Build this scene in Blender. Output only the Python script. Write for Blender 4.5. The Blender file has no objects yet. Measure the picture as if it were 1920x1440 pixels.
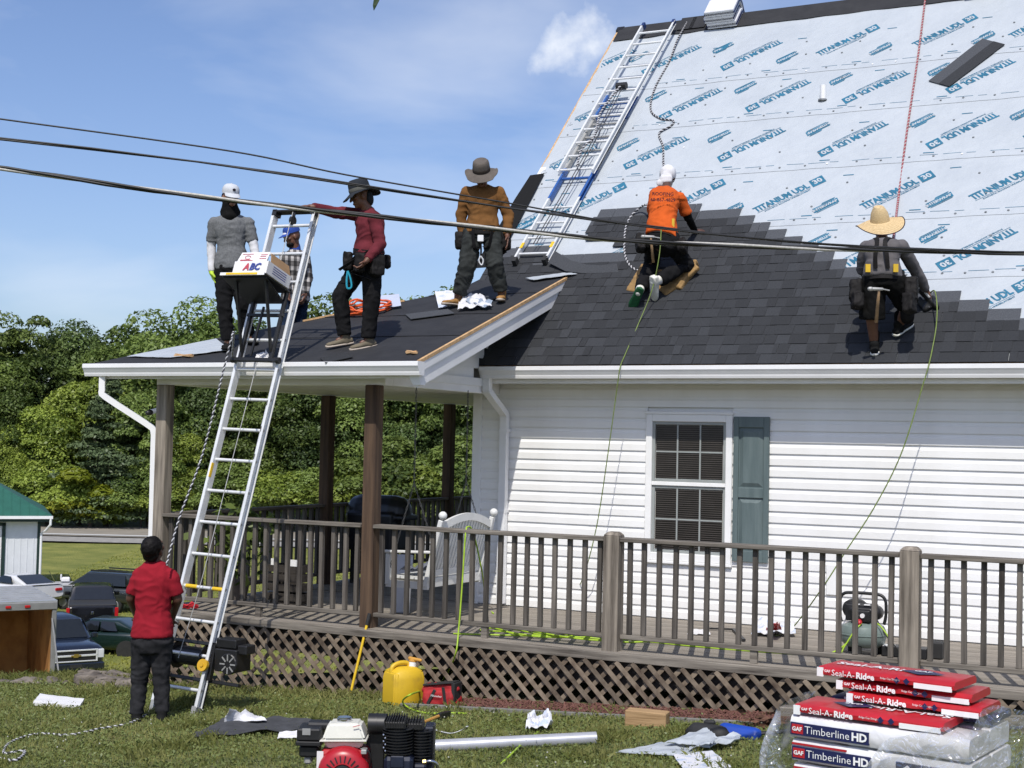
import bpy, bmesh, math, random
import numpy as np
from mathutils import Vector, Matrix, noise as mnoise
rnd = random.Random(7)
R_ = math.radians
sc = bpy.context.scene
COL = sc.collection

# ------------------------------------------------------------------ camera
CAM = Vector((7.309, -13.666, 1.795))
RIGHT = Vector((0.89384, 0.44788, 0.02128))
UPV = Vector((-0.00034, -0.04676, 0.99891))
FWD = Vector((-0.44839, 0.89287, 0.04165))
FPX = 2600.0
cd = bpy.data.cameras.new('camera')
cam = bpy.data.objects.new('camera', cd)
COL.objects.link(cam)
cam.matrix_world = Matrix(((RIGHT.x, UPV.x, -FWD.x, CAM.x), (RIGHT.y, UPV.y, -FWD.y, CAM.y),
                           (RIGHT.z, UPV.z, -FWD.z, CAM.z), (0, 0, 0, 1)))
cd.sensor_width = 36.0
cd.lens = FPX / 1920 * 36.0
cd.clip_start = 0.1
cd.clip_end = 6000
sc.camera = cam

# ------------------------------------------------------------------ world, sun, exposure
SUN_DIR = Vector((0.31, -1.0, 1.34)).normalized()
world = bpy.data.worlds.new('World')
sc.world = world
world.use_nodes = True
nt = world.node_tree
nt.nodes.clear()
out = nt.nodes.new('ShaderNodeOutputWorld')
bg = nt.nodes.new('ShaderNodeBackground')
bg.inputs['Strength'].default_value = 0.13
sky = nt.nodes.new('ShaderNodeTexSky')
sky.sky_type = 'NISHITA'
sky.sun_disc = False
sky.sun_elevation = math.asin(SUN_DIR.z)
sky.sun_rotation = math.atan2(SUN_DIR.x, SUN_DIR.y)
sky.air_density = 1.0
sky.dust_density = 1.3
sky.ozone_density = 3.0
tc = nt.nodes.new('ShaderNodeTexCoord')
# thin summer clouds, painted on the sky by direction
mp = nt.nodes.new('ShaderNodeMapping')
mp.inputs['Scale'].default_value = (1.0, 1.0, 2.6)
mp.inputs['Location'].default_value = (0.35, 0.1, 0.2)
n1 = nt.nodes.new('ShaderNodeTexNoise')
n1.inputs['Scale'].default_value = 4.5
n1.inputs['Detail'].default_value = 5
n1.inputs['Roughness'].default_value = 0.5
n1.inputs['Distortion'].default_value = 0.35
cr = nt.nodes.new('ShaderNodeValToRGB')
cr.color_ramp.elements[0].position = 0.47
cr.color_ramp.elements[0].color = (0, 0, 0, 1)
cr.color_ramp.elements[1].position = 0.9
cr.color_ramp.elements[1].color = (0.46, 0.46, 0.46, 1)
# one brighter cumulus over the roof's left end
vs = nt.nodes.new('ShaderNodeVectorMath')
vs.operation = 'DISTANCE'
vs.inputs[1].default_value = (-0.386, 0.880, 0.277)
dm = nt.nodes.new('ShaderNodeMapRange')
dm.inputs['From Min'].default_value = 0.07
dm.inputs['From Max'].default_value = 0.0
dm.inputs['To Min'].default_value = 0.0
dm.inputs['To Max'].default_value = 0.50
n2 = nt.nodes.new('ShaderNodeTexNoise')
n2.inputs['Scale'].default_value = 20.0
n2.inputs['Detail'].default_value = 7
n2.inputs['Roughness'].default_value = 0.55
ad = nt.nodes.new('ShaderNodeMath'); ad.operation = 'ADD'
mr2 = nt.nodes.new('ShaderNodeMapRange')
mr2.inputs['From Min'].default_value = 0.72
mr2.inputs['From Max'].default_value = 0.98
mr2.inputs['To Max'].default_value = 0.8
mx = nt.nodes.new('ShaderNodeMath'); mx.operation = 'MAXIMUM'
ti = nt.nodes.new('ShaderNodeMixRGB'); ti.blend_type = 'MULTIPLY'; ti.inputs[0].default_value = 1.0
ti.inputs[2].default_value = (1.0, 1.0, 1.14, 1)
mix = nt.nodes.new('ShaderNodeMixRGB')
mix.inputs[2].default_value = (7.6, 7.9, 8.4, 1)
L = nt.links.new
L(tc.outputs['Generated'], mp.inputs['Vector']); L(mp.outputs['Vector'], n1.inputs['Vector'])
L(n1.outputs['Fac'], cr.inputs['Fac'])
L(tc.outputs['Generated'], vs.inputs[0]); L(vs.outputs['Value'], dm.inputs['Value'])
L(tc.outputs['Generated'], n2.inputs['Vector'])
L(n2.outputs['Fac'], ad.inputs[0]); L(dm.outputs['Result'], ad.inputs[1]); L(ad.outputs[0], mr2.inputs['Value'])
L(cr.outputs['Color'], mx.inputs[0]); L(mr2.outputs['Result'], mx.inputs[1])
L(sky.outputs['Color'], ti.inputs[1]); L(ti.outputs['Color'], mix.inputs[1])
L(mx.outputs[0], mix.inputs[0])
L(mix.outputs['Color'], bg.inputs['Color']); L(bg.outputs['Background'], out.inputs['Surface'])

sl = bpy.data.lights.new('sun', 'SUN')
sl.energy = 4.1
sl.angle = R_(0.53)
sl.color = (1.0, 0.955, 0.88)
sun = bpy.data.objects.new('sun', sl)
COL.objects.link(sun)
sun.rotation_euler = (-SUN_DIR).to_track_quat('-Z', 'Y').to_euler()
sun.location = (0, -20, 30)
vw = sc.view_settings
vw.view_transform = 'Standard'
vw.look = 'None'
vw.exposure = 0.0
vw.gamma = 1.0
vw.use_curve_mapping = False

# ------------------------------------------------------------------ surveying helpers (real planes of the site)
EZ, E0 = 2.595, -0.45            # main roof: z = EZ + (y - E0), 12 in 12
PZ, P0, PS = 2.51, -2.71, 0.353  # porch roof: z = PZ + PS (y - P0)

def ray(px, py):
    return RIGHT * (px - 960) + UPV * (720 - py) + FWD * FPX
def on_axis(px, py, ax, v):
    r = ray(px, py); return CAM + r * ((v - CAM[ax]) / r[ax])
def onX(px, py, v): return on_axis(px, py, 0, v)
def onY(px, py, v): return on_axis(px, py, 1, v)
def onZ(px, py, v): return on_axis(px, py, 2, v)
def atD(px, py, d): return CAM + ray(px, py) * (d / FPX)
def on_main(px, py, h=0.0):
    r = ray(px, py); t = (EZ - E0 + h * 1.4142 - CAM.z + CAM.y) / (r.z - r.y); return CAM + r * t
def on_porch(px, py, h=0.0):
    r = ray(px, py); t = (PZ - PS * P0 + h * 1.06 - CAM.z + PS * CAM.y) / (r.z - PS * r.y); return CAM + r * t
def gz(x, y): return -0.632 + 0.0585 * x
def on_ground(px, py, h=0.0):
    r = ray(px, py)
    t = (-0.632 + 0.0585 * CAM.x + h - CAM.z) / (r.z - 0.0585 * r.x); return CAM + r * t
S2 = math.sqrt(0.5)
def RP(u, v, h=0.0):             # main-roof coordinates: along eave, up slope, out of the roof
    return Vector((u, E0 + v * S2 - h * S2, EZ + v * S2 + h * S2))
def uv_main(px, py):
    p = on_main(px, py); return p.x, (p.y - E0) / S2
PN = Vector((0, -PS, 1)).normalized()
def PP(x, y, h=0.0): return Vector((x, y, PZ + PS * (y - P0))) + PN * h

# ------------------------------------------------------------------ object helpers
def props(o, label=None, cat=None, group=None, kind=None):
    if label: o['label'] = label
    if cat: o['category'] = cat
    if group: o['group'] = group
    if kind: o['kind'] = kind
    return o
def thing(name, label, cat, loc=(0, 0, 0), group=None):
    o = bpy.data.objects.new(name, None); COL.objects.link(o)
    o.location = loc; o.empty_display_size = 0.1
    o['_loc'] = 0
    del o['_loc']
    return props(o, label, cat, group)
def adopt(o, parent):
    o.parent = parent
    if parent.type == 'EMPTY' and parent.parent is None:
        o.matrix_parent_inverse = Matrix.Translation(-Vector(parent.location))
def link_mesh(name, me, parent=None, label=None, kind=None):
    o = bpy.data.objects.new(name, me); COL.objects.link(o)
    if parent is not None: adopt(o, parent)
    return props(o, label, None, None, kind)

class MB:
    """collects simple solids and links them as one mesh object"""
    def __init__(s): s.v = []; s.f = []; s.m = []; s.mi = 0; s.col = None; s.cols = []
    def add(s, vs, fs):
        b = len(s.v); s.v += [tuple(p) for p in vs]
        for f in fs:
            s.f.append(tuple(b + i for i in f)); s.m.append(s.mi); s.cols.append(s.col)
        return s
    def box(s, c, d, rot=None):
        hx, hy, hz = d[0] / 2, d[1] / 2, d[2] / 2
        vs = [Vector((x, y, z)) for x in (-hx, hx) for y in (-hy, hy) for z in (-hz, hz)]
        if rot is not None: vs = [rot @ p for p in vs]
        c = Vector(c)
        return s.add([p + c for p in vs], [(0, 1, 3, 2), (4, 6, 7, 5), (0, 4, 5, 1), (2, 3, 7, 6), (0, 2, 6, 4), (1, 5, 7, 3)])
    def bx(s, x0, x1, y0, y1, z0, z1):
        return s.box(((x0 + x1) / 2, (y0 + y1) / 2, (z0 + z1) / 2), (x1 - x0, y1 - y0, z1 - z0))
    def bar(s, a, b, w, h, up=(0, 0, 1)):
        a = Vector(a); b = Vector(b); d = b - a; l = d.length; d.normalize()
        up = Vector(up)
        sx = d.cross(up)
        if sx.length < 1e-5: sx = d.cross(Vector((1, 0, 0)))
        sx.normalize(); u = sx.cross(d)
        vs = []
        for p in (a, b):
            for i, j in ((-1, -1), (1, -1), (1, 1), (-1, 1)): vs.append(p + sx * (i * w / 2) + u * (j * h / 2))
        return s.add(vs, [(3, 2, 1, 0), (4, 5, 6, 7), (0, 1, 5, 4), (1, 2, 6, 5), (2, 3, 7, 6), (3, 0, 4, 7)])
    def tube(s, pts, r, n=8, cap=True, flat=1.0):
        pts = [Vector(p) for p in pts]; k = len(pts)
        rs = r if isinstance(r, (list, tuple)) else [r] * k
        t0 = (pts[1] - pts[0]).normalized()
        ref = Vector((0, 0, 1)) if abs(t0.z) < 0.9 else Vector((1, 0, 0))
        nrm = t0.cross(ref).normalized(); vs = []
        for i, p in enumerate(pts):
            t = (pts[min(i + 1, k - 1)] - pts[max(i - 1, 0)])
            if t.length < 1e-9: t = t0.copy()
            t.normalize()
            nrm = (nrm - t * nrm.dot(t))
            if nrm.length < 1e-6: nrm = t.orthogonal()
            nrm.normalize(); bn = t.cross(nrm)
            for j in range(n):
                a = 2 * math.pi * j / n
                vs.append(p + (nrm * math.cos(a) + bn * (math.sin(a) * flat)) * rs[i])
        fs = []
        for i in range(k - 1):
            for j in range(n):
                j2 = (j + 1) % n
                fs.append((i * n + j, i * n + j2, (i + 1) * n + j2, (i + 1) * n + j))
        if cap:
            fs.append(tuple(range(n))[::-1]); fs.append(tuple((k - 1) * n + j for j in range(n)))
        return s.add(vs, fs)
    def lathe(s, prof, c=(0, 0, 0), n=24, M=None, sq=(1, 1)):
        """prof: list of (r, z); axis z through c"""
        vs = []; c = Vector(c)
        for r, z in prof:
            for j in range(n):
                a = 2 * math.pi * j / n
                p = Vector((r * math.cos(a) * sq[0], r * math.sin(a) * sq[1], z))
                vs.append((M @ p if M is not None else p) + c)
        fs = []
        for i in range(len(prof) - 1):
            for j in range(n):
                j2 = (j + 1) % n
                fs.append((i * n + j, i * n + j2, (i + 1) * n + j2, (i + 1) * n + j))
        if prof[0][0] > 1e-6: fs.append(tuple(range(n))[::-1])
        if prof[-1][0] > 1e-6: fs.append(tuple((len(prof) - 1) * n + j for j in range(n)))
        return s.add(vs, fs)
    def ell(s, c, r, n=12, m=8, M=None):
        prof = [(max(1e-7, math.sin(math.pi * i / m)), -math.cos(math.pi * i / m)) for i in range(m + 1)]
        rr = Vector(r) if not isinstance(r, (int, float)) else Vector((r, r, r))
        vs = []; c = Vector(c)
        vs.append(Vector((0, 0, -rr.z)))
        for i in range(1, m):
            for j in range(n):
                a = 2 * math.pi * j / n
                vs.append(Vector((prof[i][0] * math.cos(a) * rr.x, prof[i][0] * math.sin(a) * rr.y, prof[i][1] * rr.z)))
        vs.append(Vector((0, 0, rr.z)))
        if M is not None: vs = [M @ p for p in vs]
        fs = []
        for j in range(n): fs.append((0, 1 + (j + 1) % n, 1 + j))
        for i in range(m - 2):
            for j in range(n):
                a = 1 + i * n; j2 = (j + 1) % n
                fs.append((a + j, a + j2, a + n + j2, a + n + j))
        a = 1 + (m - 2) * n
        for j in range(n): fs.append((a + j, a + (j + 1) % n, len(vs) - 1))
        return s.add([p + c for p in vs], fs)
    def cone(s, a, b, ra, rb, n=12, caps=True):
        """round cone with hemispherical ends"""
        a = Vector(a); b = Vector(b); d = (b - a); l = d.length; d.normalize()
        pts = []; rs = []
        if caps:
            for t in (90, 60, 30): pts.append(a - d * (ra * math.sin(R_(t)))); rs.append(max(1e-4, ra * math.cos(R_(t))))
        pts += [a, b]; rs += [ra, rb]
        if caps:
            for t in (30, 60, 90): pts.append(b + d * (rb * math.sin(R_(t)))); rs.append(max(1e-4, rb * math.cos(R_(t))))
        return s.tube(pts, rs, n)
    def prism(s, poly, off):
        """closed polygon (3-D points) extruded by vector off"""
        n = len(poly); off = Vector(off)
        vs = [Vector(p) for p in poly] + [Vector(p) + off for p in poly]
        fs = [tuple(range(n))[::-1], tuple(range(n, 2 * n))]
        for i in range(n): fs.append((i, (i + 1) % n, n + (i + 1) % n, n + i))
        return s.add(vs, fs)
    def strip(s, A, B):
        """faces between two polylines of equal length"""
        n = len(A)
        return s.add(list(A) + list(B), [(i, i + 1, n + i + 1, n + i) for i in range(n - 1)])
    def mesh(s, name, mats, smooth=False, bevel=0.0, fix=True, seg=1):
        me = bpy.data.meshes.new(name)
        me.from_pydata(s.v, [], s.f)
        if not isinstance(mats, (list, tuple)): mats = [mats]
        for m in mats: me.materials.append(m)
        if any(s.m): me.polygons.foreach_set('material_index', s.m)
        if any(c is not None for c in s.cols):
            at = me.color_attributes.new('tone', 'FLOAT_COLOR', 'CORNER')
            buf = []
            for p in me.polygons:
                c = s.cols[p.index] or 1.0
                for _ in range(p.loop_total): buf += [c, c, c, 1.0]
            at.data.foreach_set('color', buf)
        if fix or bevel > 0:
            bm = bmesh.new(); bm.from_mesh(me)
            if fix: bmesh.ops.recalc_face_normals(bm, faces=bm.faces)
            if bevel > 0:
                es = [e for e in bm.edges if len(e.link_faces) == 2 and e.calc_face_angle(0) > 0.6]
                bmesh.ops.bevel(bm, geom=es, offset=bevel, segments=seg, affect='EDGES', clamp_overlap=True)
            bm.to_mesh(me); bm.free()
        if smooth:
            me.polygons.foreach_set('use_smooth', [True] * len(me.polygons))
            if smooth == 'auto':
                try: me.set_sharp_from_angle(angle=R_(40))
                except Exception: pass
        me.update()
        return me
    def build(s, name, mats, parent=None, smooth=False, bevel=0.0, label=None, kind=None, fix=True, seg=1):
        return link_mesh(name, s.mesh(name, mats, smooth, bevel, fix, seg), parent, label, kind)
def solo(mb, name, mats, label, cat, group=None, kind=None, **k):
    o = mb.build(name, mats, None, **k); return props(o, label, cat, group, kind)
def copy_tree(o, parent=None):
    c = o.copy(); COL.objects.link(c)
    if parent is not None:
        c.parent = parent; c.matrix_parent_inverse = o.matrix_parent_inverse.copy()
    for ch in list(o.children): copy_tree(ch, c)
    return c
def curve(pts, n=8):
    """Catmull-Rom through points"""
    P = [Vector(p) for p in pts]; out_ = []
    for i in range(len(P) - 1):
        p0 = P[max(i - 1, 0)]; p1 = P[i]; p2 = P[i + 1]; p3 = P[min(i + 2, len(P) - 1)]
        for k in range(n):
            t = k / n
            out_.append(0.5 * ((2 * p1) + (p2 - p0) * t + (2 * p0 - 5 * p1 + 4 * p2 - p3) * t * t + (3 * p1 - p0 - 3 * p2 + p3) * t ** 3))
    out_.append(P[-1]); return out_
def text_mesh(txt, size, bold=0.0, shear=0.0, extrude=0.0, align='CENTER', spacing=1.0):
    cu = bpy.data.curves.new('lettering', 'FONT')
    cu.body = txt; cu.size = size; cu.align_x = align; cu.align_y = 'CENTER'; cu.offset = bold
    cu.shear = shear; cu.extrude = extrude; cu.space_character = spacing; cu.resolution_u = 2
    o = bpy.data.objects.new('lettering', cu); COL.objects.link(o)
    dg = bpy.context.evaluated_depsgraph_get(); dg.update()
    me = bpy.data.meshes.new_from_object(o.evaluated_get(dg))
    vs = [v.co.copy() for v in me.vertices]; fs = [tuple(p.vertices) for p in me.polygons]
    bpy.data.objects.remove(o); bpy.data.curves.remove(cu); bpy.data.meshes.remove(me)
    return vs, fs

# ------------------------------------------------------------------ materials
def mat(name, col, rough=0.6, var=0.12, scale=6.0, metal=0.0, bump=0.0, bscale=60.0, stretch=(1, 1, 1), col2=None,
        rndv=0.0, tone=False, spec=None, detail=4.0, trans=0.0, lo=0.35, hi=0.65, coat=0.0, bdist=0.01):
    m = bpy.data.materials.new(name); m.use_nodes = True
    t = m.node_tree; N = t.nodes; K = t.links.new
    b = N['Principled BSDF']
    b.inputs['Roughness'].default_value = rough; b.inputs['Metallic'].default_value = metal
    if spec is not None: b.inputs['Specular IOR Level'].default_value = spec
    if trans: b.inputs['Transmission Weight'].default_value = trans
    if coat: b.inputs['Coat Weight'].default_value = coat; b.inputs['Coat Roughness'].default_value = 0.05
    c1 = tuple(col) + (1,) if len(col) == 3 else col
    tcn = N.new('ShaderNodeTexCoord'); mpn = N.new('ShaderNodeMapping'); mpn.inputs['Scale'].default_value = stretch
    K(tcn.outputs['Object'], mpn.inputs['Vector'])
    no = N.new('ShaderNodeTexNoise'); no.inputs['Scale'].default_value = scale; no.inputs['Detail'].default_value = detail
    no.inputs['Roughness'].default_value = 0.6
    K(mpn.outputs['Vector'], no.inputs['Vector'])
    rp = N.new('ShaderNodeValToRGB')
    if col2 is None:
        a = tuple(max(0, c * (1 - var)) for c in c1[:3]) + (1,); d = tuple(min(1, c * (1 + var)) for c in c1[:3]) + (1,)
    else: a = c1; d = tuple(col2) + (1,)
    rp.color_ramp.elements[0].color = a; rp.color_ramp.elements[1].color = d
    rp.color_ramp.elements[0].position = lo; rp.color_ramp.elements[1].position = hi
    K(no.outputs['Fac'], rp.inputs['Fac']); src = rp.outputs['Color']
    if rndv:
        oi = N.new('ShaderNodeObjectInfo'); mr = N.new('ShaderNodeMapRange')
        mr.inputs['To Min'].default_value = 1 - rndv; mr.inputs['To Max'].default_value = 1 + rndv
        mu = N.new('ShaderNodeMixRGB'); mu.blend_type = 'MULTIPLY'; mu.inputs[0].default_value = 1
        K(oi.outputs['Random'], mr.inputs['Value']); K(src, mu.inputs[1]); K(mr.outputs['Result'], mu.inputs[2]); src = mu.outputs['Color']
    if tone:
        va = N.new('ShaderNodeVertexColor'); va.layer_name = 'tone'
        mu = N.new('ShaderNodeMixRGB'); mu.blend_type = 'MULTIPLY'; mu.inputs[0].default_value = 1
        K(src, mu.inputs[1]); K(va.outputs['Color'], mu.inputs[2]); src = mu.outputs['Color']
    K(src, b.inputs['Base Color'])
    if bump:
        nb = N.new('ShaderNodeTexNoise'); nb.inputs['Scale'].default_value = bscale; nb.inputs['Detail'].default_value = 3
        K(mpn.outputs['Vector'], nb.inputs['Vector'])
        bp = N.new('ShaderNodeBump'); bp.inputs['Strength'].default_value = bump; bp.inputs['Distance'].default_value = bdist
        K(nb.outputs['Fac'], bp.inputs['Height']); K(bp.outputs['Normal'], b.inputs['Normal'])
    return m
def wood(name, dark, light, axis='x', rndv=0.18, sc_=9.0, rough=0.85):
    st = {'x': (0.06, 1, 1), 'y': (1, 0.06, 1), 'z': (1, 1, 0.06), 'd': (0.3, 1, 0.3)}[axis]
    return mat(name, dark, rough, scale=sc_ * 3, stretch=st, col2=light, rndv=rndv, bump=0.35, bscale=45, detail=6, lo=0.3, hi=0.7, bdist=0.006)

M = {}
M['vinyl'] = mat('white_vinyl_siding', (0.74, 0.735, 0.715), 0.45, scale=1.6, stretch=(1, 1, .25), col2=(0.81, 0.81, 0.80), rndv=.015, bump=.12, bscale=5, bdist=.02)
M['white'] = mat('white_aluminium', (0.78, 0.78, 0.78), 0.35, 0.04, 2.5)
M['white_trim'] = mat('white_trim', (0.78, 0.78, 0.77), 0.4, 0.03, 4)
M['soffit'] = mat('soffit_vinyl', (0.62, 0.61, 0.56), 0.6, 0.05, 3)
M['shutter'] = mat('green_grey_shutter', (0.085, 0.118, 0.120), 0.5, scale=16, stretch=(1, 1, 0.12), col2=(0.115, 0.152, 0.153), bump=0.15, bscale=60)
M['sash'] = mat('grey_sash', (0.28, 0.30, 0.29), 0.5, 0.05)
M['screen'] = mat('dark_window_glass', (0.012, 0.011, 0.010), 0.22, 0.1, spec=0.35)
M['blind'] = mat('brown_blind_slats', (0.05, 0.042, 0.036), 0.6, 0.15)
M['under'] = mat('grey_underlayment', (0.395, 0.43, 0.462), 0.45, scale=1.6, col2=(0.445, 0.48, 0.51), lo=.3, hi=.7, detail=3, bump=0.55, bscale=6, bdist=0.04)
M['print'] = mat('blue_print', (0.018, 0.135, 0.225), 0.5, 0.18, 9)
M['felt'] = mat('black_felt', (0.013, 0.0135, 0.016), 0.8, scale=5, col2=(0.021, 0.0215, 0.024), bump=0.3, bscale=18, bdist=0.01)
M['shingle'] = mat('charcoal_shingle', (0.0185, 0.0205, 0.024), 0.95, scale=95, col2=(0.031, 0.033, 0.037), tone=True, bump=0.5, bscale=190, bdist=0.004)
M['osb'] = mat('raw_sheathing', (0.50, 0.32, 0.16), 0.8, 0.25, 22)
M['nail'] = mat('cap_nail_grey', (0.16, 0.17, 0.18), 0.5, 0.3, 30)
M['nailw'] = mat('cap_nail_white', (0.8, 0.8, 0.8), 0.4, 0.05)
M['wz'] = wood('weathered_wood_upright', (0.026, 0.021, 0.017), (0.150, 0.132, 0.112), 'z', 0.3)
M['wzd'] = wood('stained_wood_post', (0.028, 0.015, 0.009), (0.115, 0.070, 0.040), 'z', 0.15, 6)
M['wzg'] = wood('grey_weathered_post', (0.060, 0.048, 0.037), (0.33, 0.285, 0.23), 'z', 0.1, 7)
M['wx'] = wood('weathered_wood_rail', (0.045, 0.037, 0.030), (0.245, 0.218, 0.182), 'x', 0.15)
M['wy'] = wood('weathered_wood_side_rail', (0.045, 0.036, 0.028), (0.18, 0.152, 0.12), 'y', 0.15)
M['board'] = wood('deck_board', (0.14, 0.122, 0.10), (0.31, 0.275, 0.23), 'x', 0.14)
M['lat'] = wood('lattice_wood', (0.070, 0.046, 0.030), (0.255, 0.205, 0.150), 'd', 0.25)
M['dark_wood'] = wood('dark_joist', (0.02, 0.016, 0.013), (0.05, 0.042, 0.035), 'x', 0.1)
M['alu'] = mat('aluminium', (0.72, 0.73, 0.73), 0.5, 0.07, 9, metal=0.3)
M['alug'] = mat('dull_aluminium', (0.36, 0.36, 0.35), 0.5, 0.12, 9, metal=0.35)
M['black'] = mat('black_steel', (0.012, 0.012, 0.013), 0.45, 0.2, 12)
M['rubber'] = mat('black_rubber', (0.018, 0.018, 0.018), 0.7, 0.2, 12)
M['yellow'] = mat('yellow_plastic', (0.72, 0.47, 0.02), 0.5, 0.08, 9)
M['redp'] = mat('red_paint', (0.45, 0.02, 0.03), 0.35, 0.08)
M['asphalt'] = mat('road_asphalt', (0.24, 0.215, 0.175), 0.9, 0.08, 0.6)
M['roadline'] = mat('road_paint', (0.45, 0.45, 0.43), 0.8, 0.05)
# ================================================================== HOUSE
house = thing('house', 'white siding house with its steep roof half covered in new charcoal shingles', 'house', (3, 2, 0))
WX1 = 9.5; RIDGE_V = 7.36; RX0 = -0.30; RX1 = 9.9
b = MB(); b.bx(0.02, WX1, 0.02, 9.3, -0.9, 2.44)
# gables
b.prism([(0.02, 0.05, 2.44), (0.02, 9.25, 2.44), (0.02, 4.70, 7.5)], (0.1, 0, 0))
b.prism([(WX1 - .1, 0.05, 2.44), (WX1 - .1, 9.25, 2.44), (WX1 - .1, 4.70, 7.5)], (0.1, 0, 0))
b.build('wall', M['vinyl'], house)
# siding courses, dutch-lap profile
CH = 0.1148; Z0 = 2.306 - 19 * CH
WL, WR, WB, WT = 2.045, 2.985, 0.60, 2.115      # window trim outer
def course(x0, x1, z, h, dy=0.0):
    b = MB()
    pr_ = [(0.016, 0), (-0.014, 0.0), (-0.0135, 0.066 * h / CH), (-0.001, 0.088 * h / CH), (0.002, h + 0.004), (0.016, h + 0.004)]
    A = [(x0, y - dy, z + q) for y, q in pr_]; n = len(A)
    b.prism(A, (x1 - x0, 0, 0))
    b.build('siding_plank', M['vinyl'], house)
for i in range(-1, 21):
    z = Z0 + i * CH; h = CH
    if i == 20: h = 0.035
    segs = [(0.085, WX1)]
    if z + h > WB + .02 and z < WT - .02: segs = [(0.085, WL + .004), (WR - .004, WX1)]
    for a, c in segs:
        x = a
        while x < c - .01:
            l_ = min(c, x + (3.66 if x > a else rnd.uniform(1.1, 3.5)));  l_ = c if c - l_ < .4 else l_
            course(x, l_, z, h, .0018 * (int(x * 7) % 2)); x = l_
MB().bx(-0.022, 0.088, -0.026, 0.02, -0.1, 2.44).build('corner_trim', M['white_trim'], house, bevel=.004)
# window
win = MB()
for x0, x1, z0, z1 in ((WL, WL + .07, WB, WT), (WR - .07, WR, WB, WT), (WL + .07, WR - .07, WT - .075, WT), (WL + .07, WR - .07, WB, WB + .08)):
    win.bx(x0, x1, -0.038, 0.02, z0, z1)
wf = win.build('window', M['white_trim'], house, bevel=.006)
MB().bx(WL - .012, WR + .012, -0.045, -0.016, WT + .001, WT + .03).build('head_trim', M['white_trim'], wf, bevel=.004)
MB().bx(WL - .012, WR + .012, -0.055, -0.016, WB - .03, WB - .001).build('sill', M['white_trim'], wf, bevel=.004)
GX0, GX1 = WL + .07, WR - .07; GZ0, GZ1 = WB + .08, WT - .075; GM = 1.396
def sash(z0, z1, yb):
    s = MB(); w = .030
    s.bx(GX0, GX0 + w, yb, yb + .02, z0, z1); s.bx(GX1 - w, GX1, yb, yb + .02, z0, z1)
    s.bx(GX0 + w, GX1 - w, yb, yb + .02, z1 - w, z1); s.bx(GX0 + w, GX1 - w, yb, yb + .02, z0, z0 + w)
    s.build('sash', M['sash'], wf, bevel=.003)
    gx0, gx1 = GX0 + w, GX1 - w; a0, a1 = z0 + w, z1 - w
    for i in range(3):
        for j in range(2):
            xa = gx0 + (gx1 - gx0) * i / 3; xb = gx0 + (gx1 - gx0) * (i + 1) / 3
            za = a0 + (a1 - a0) * j / 2; zb = a0 + (a1 - a0) * (j + 1) / 2
            MB().bx(xa + .007, xb - .007, yb + .012, yb + .016, za + .007, zb - .007).build('pane', M['screen'], wf)
            bl = MB(); q = za + .012
            while q < zb - .012:
                bl.bx(xa + .007, xb - .007, yb + .008, yb + .0115, q, q + .008); q += .022
            bl.build('blind', M['blind'], wf, kind='stuff')
    for i in (1, 2):
        x = gx0 + (gx1 - gx0) * i / 3; MB().bx(x - .008, x + .008, yb + .003, yb + .018, a0, a1).build('muntin', M['sash'], wf)
    zm = (a0 + a1) / 2
    for i in range(3):
        xa = gx0 + (gx1 - gx0) * i / 3; xb = gx0 + (gx1 - gx0) * (i + 1) / 3
        MB().bx(xa + .008, xb - .008, yb + .0035, yb + .018, zm - .008, zm + .008).build('muntin', M['sash'], wf)
sash(GM + .02, GZ1, -0.020); sash(GZ0, GM - .02, -0.008)
MB().bx(GX0, GX1, -0.026, 0.012, GM - .02, GM + .02).build('meeting_rail', M['white_trim'], wf, bevel=.003)
# shutter
sx0, sx1, sz0, sz1 = 3.000, 3.372, 0.635, 2.10; ys = -0.048
sh = MB(); q = .055; zm = 1.33
sh.bx(sx0, sx0 + q, ys, -0.012, sz0, sz1); sh.bx(sx1 - q, sx1, ys, -0.012, sz0, sz1)
for z0, z1 in ((sz0, sz0 + .11), (zm - .05, zm + .05), (sz1 - .11, sz1)): sh.bx(sx0 + q, sx1 - q, ys + .001, -0.012, z0, z1)
so = sh.build('shutter', M['shutter'], house, bevel=.004)
for z0, z1 in ((sz0 + .11, zm - .05), (zm + .05, sz1 - .11)):
    p = MB(); x0, x1 = sx0 + q, sx1 - q
    p.bx(x0, x1, -0.028, -0.012, z0, z1)
    o_, i_ = 0.012, 0.05
    A = [(x0 + o_, -0.0285, z0 + o_), (x1 - o_, -0.0285, z0 + o_), (x1 - o_, -0.0285, z1 - o_), (x0 + o_, -0.0285, z1 - o_)]
    B = [(x0 + i_, -0.046, z0 + i_), (x1 - i_, -0.046, z0 + i_), (x1 - i_, -0.046, z1 - i_), (x0 + i_, -0.046, z1 - i_)]
    p.add(A + B, [(0, 1, 5, 4), (1, 2, 6, 5), (2, 3, 7, 6), (3, 0, 4, 7), (4, 5, 6, 7)])
    p.build('raised_panel', M['shutter'], so)
# outlet cover on the wall and the small dryer-vent frame
MB().bx(3.96, 4.10, -0.03, -0.012, 0.36, 0.66).build('outlet_cover', M['white_trim'], house, bevel=.006)
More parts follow.
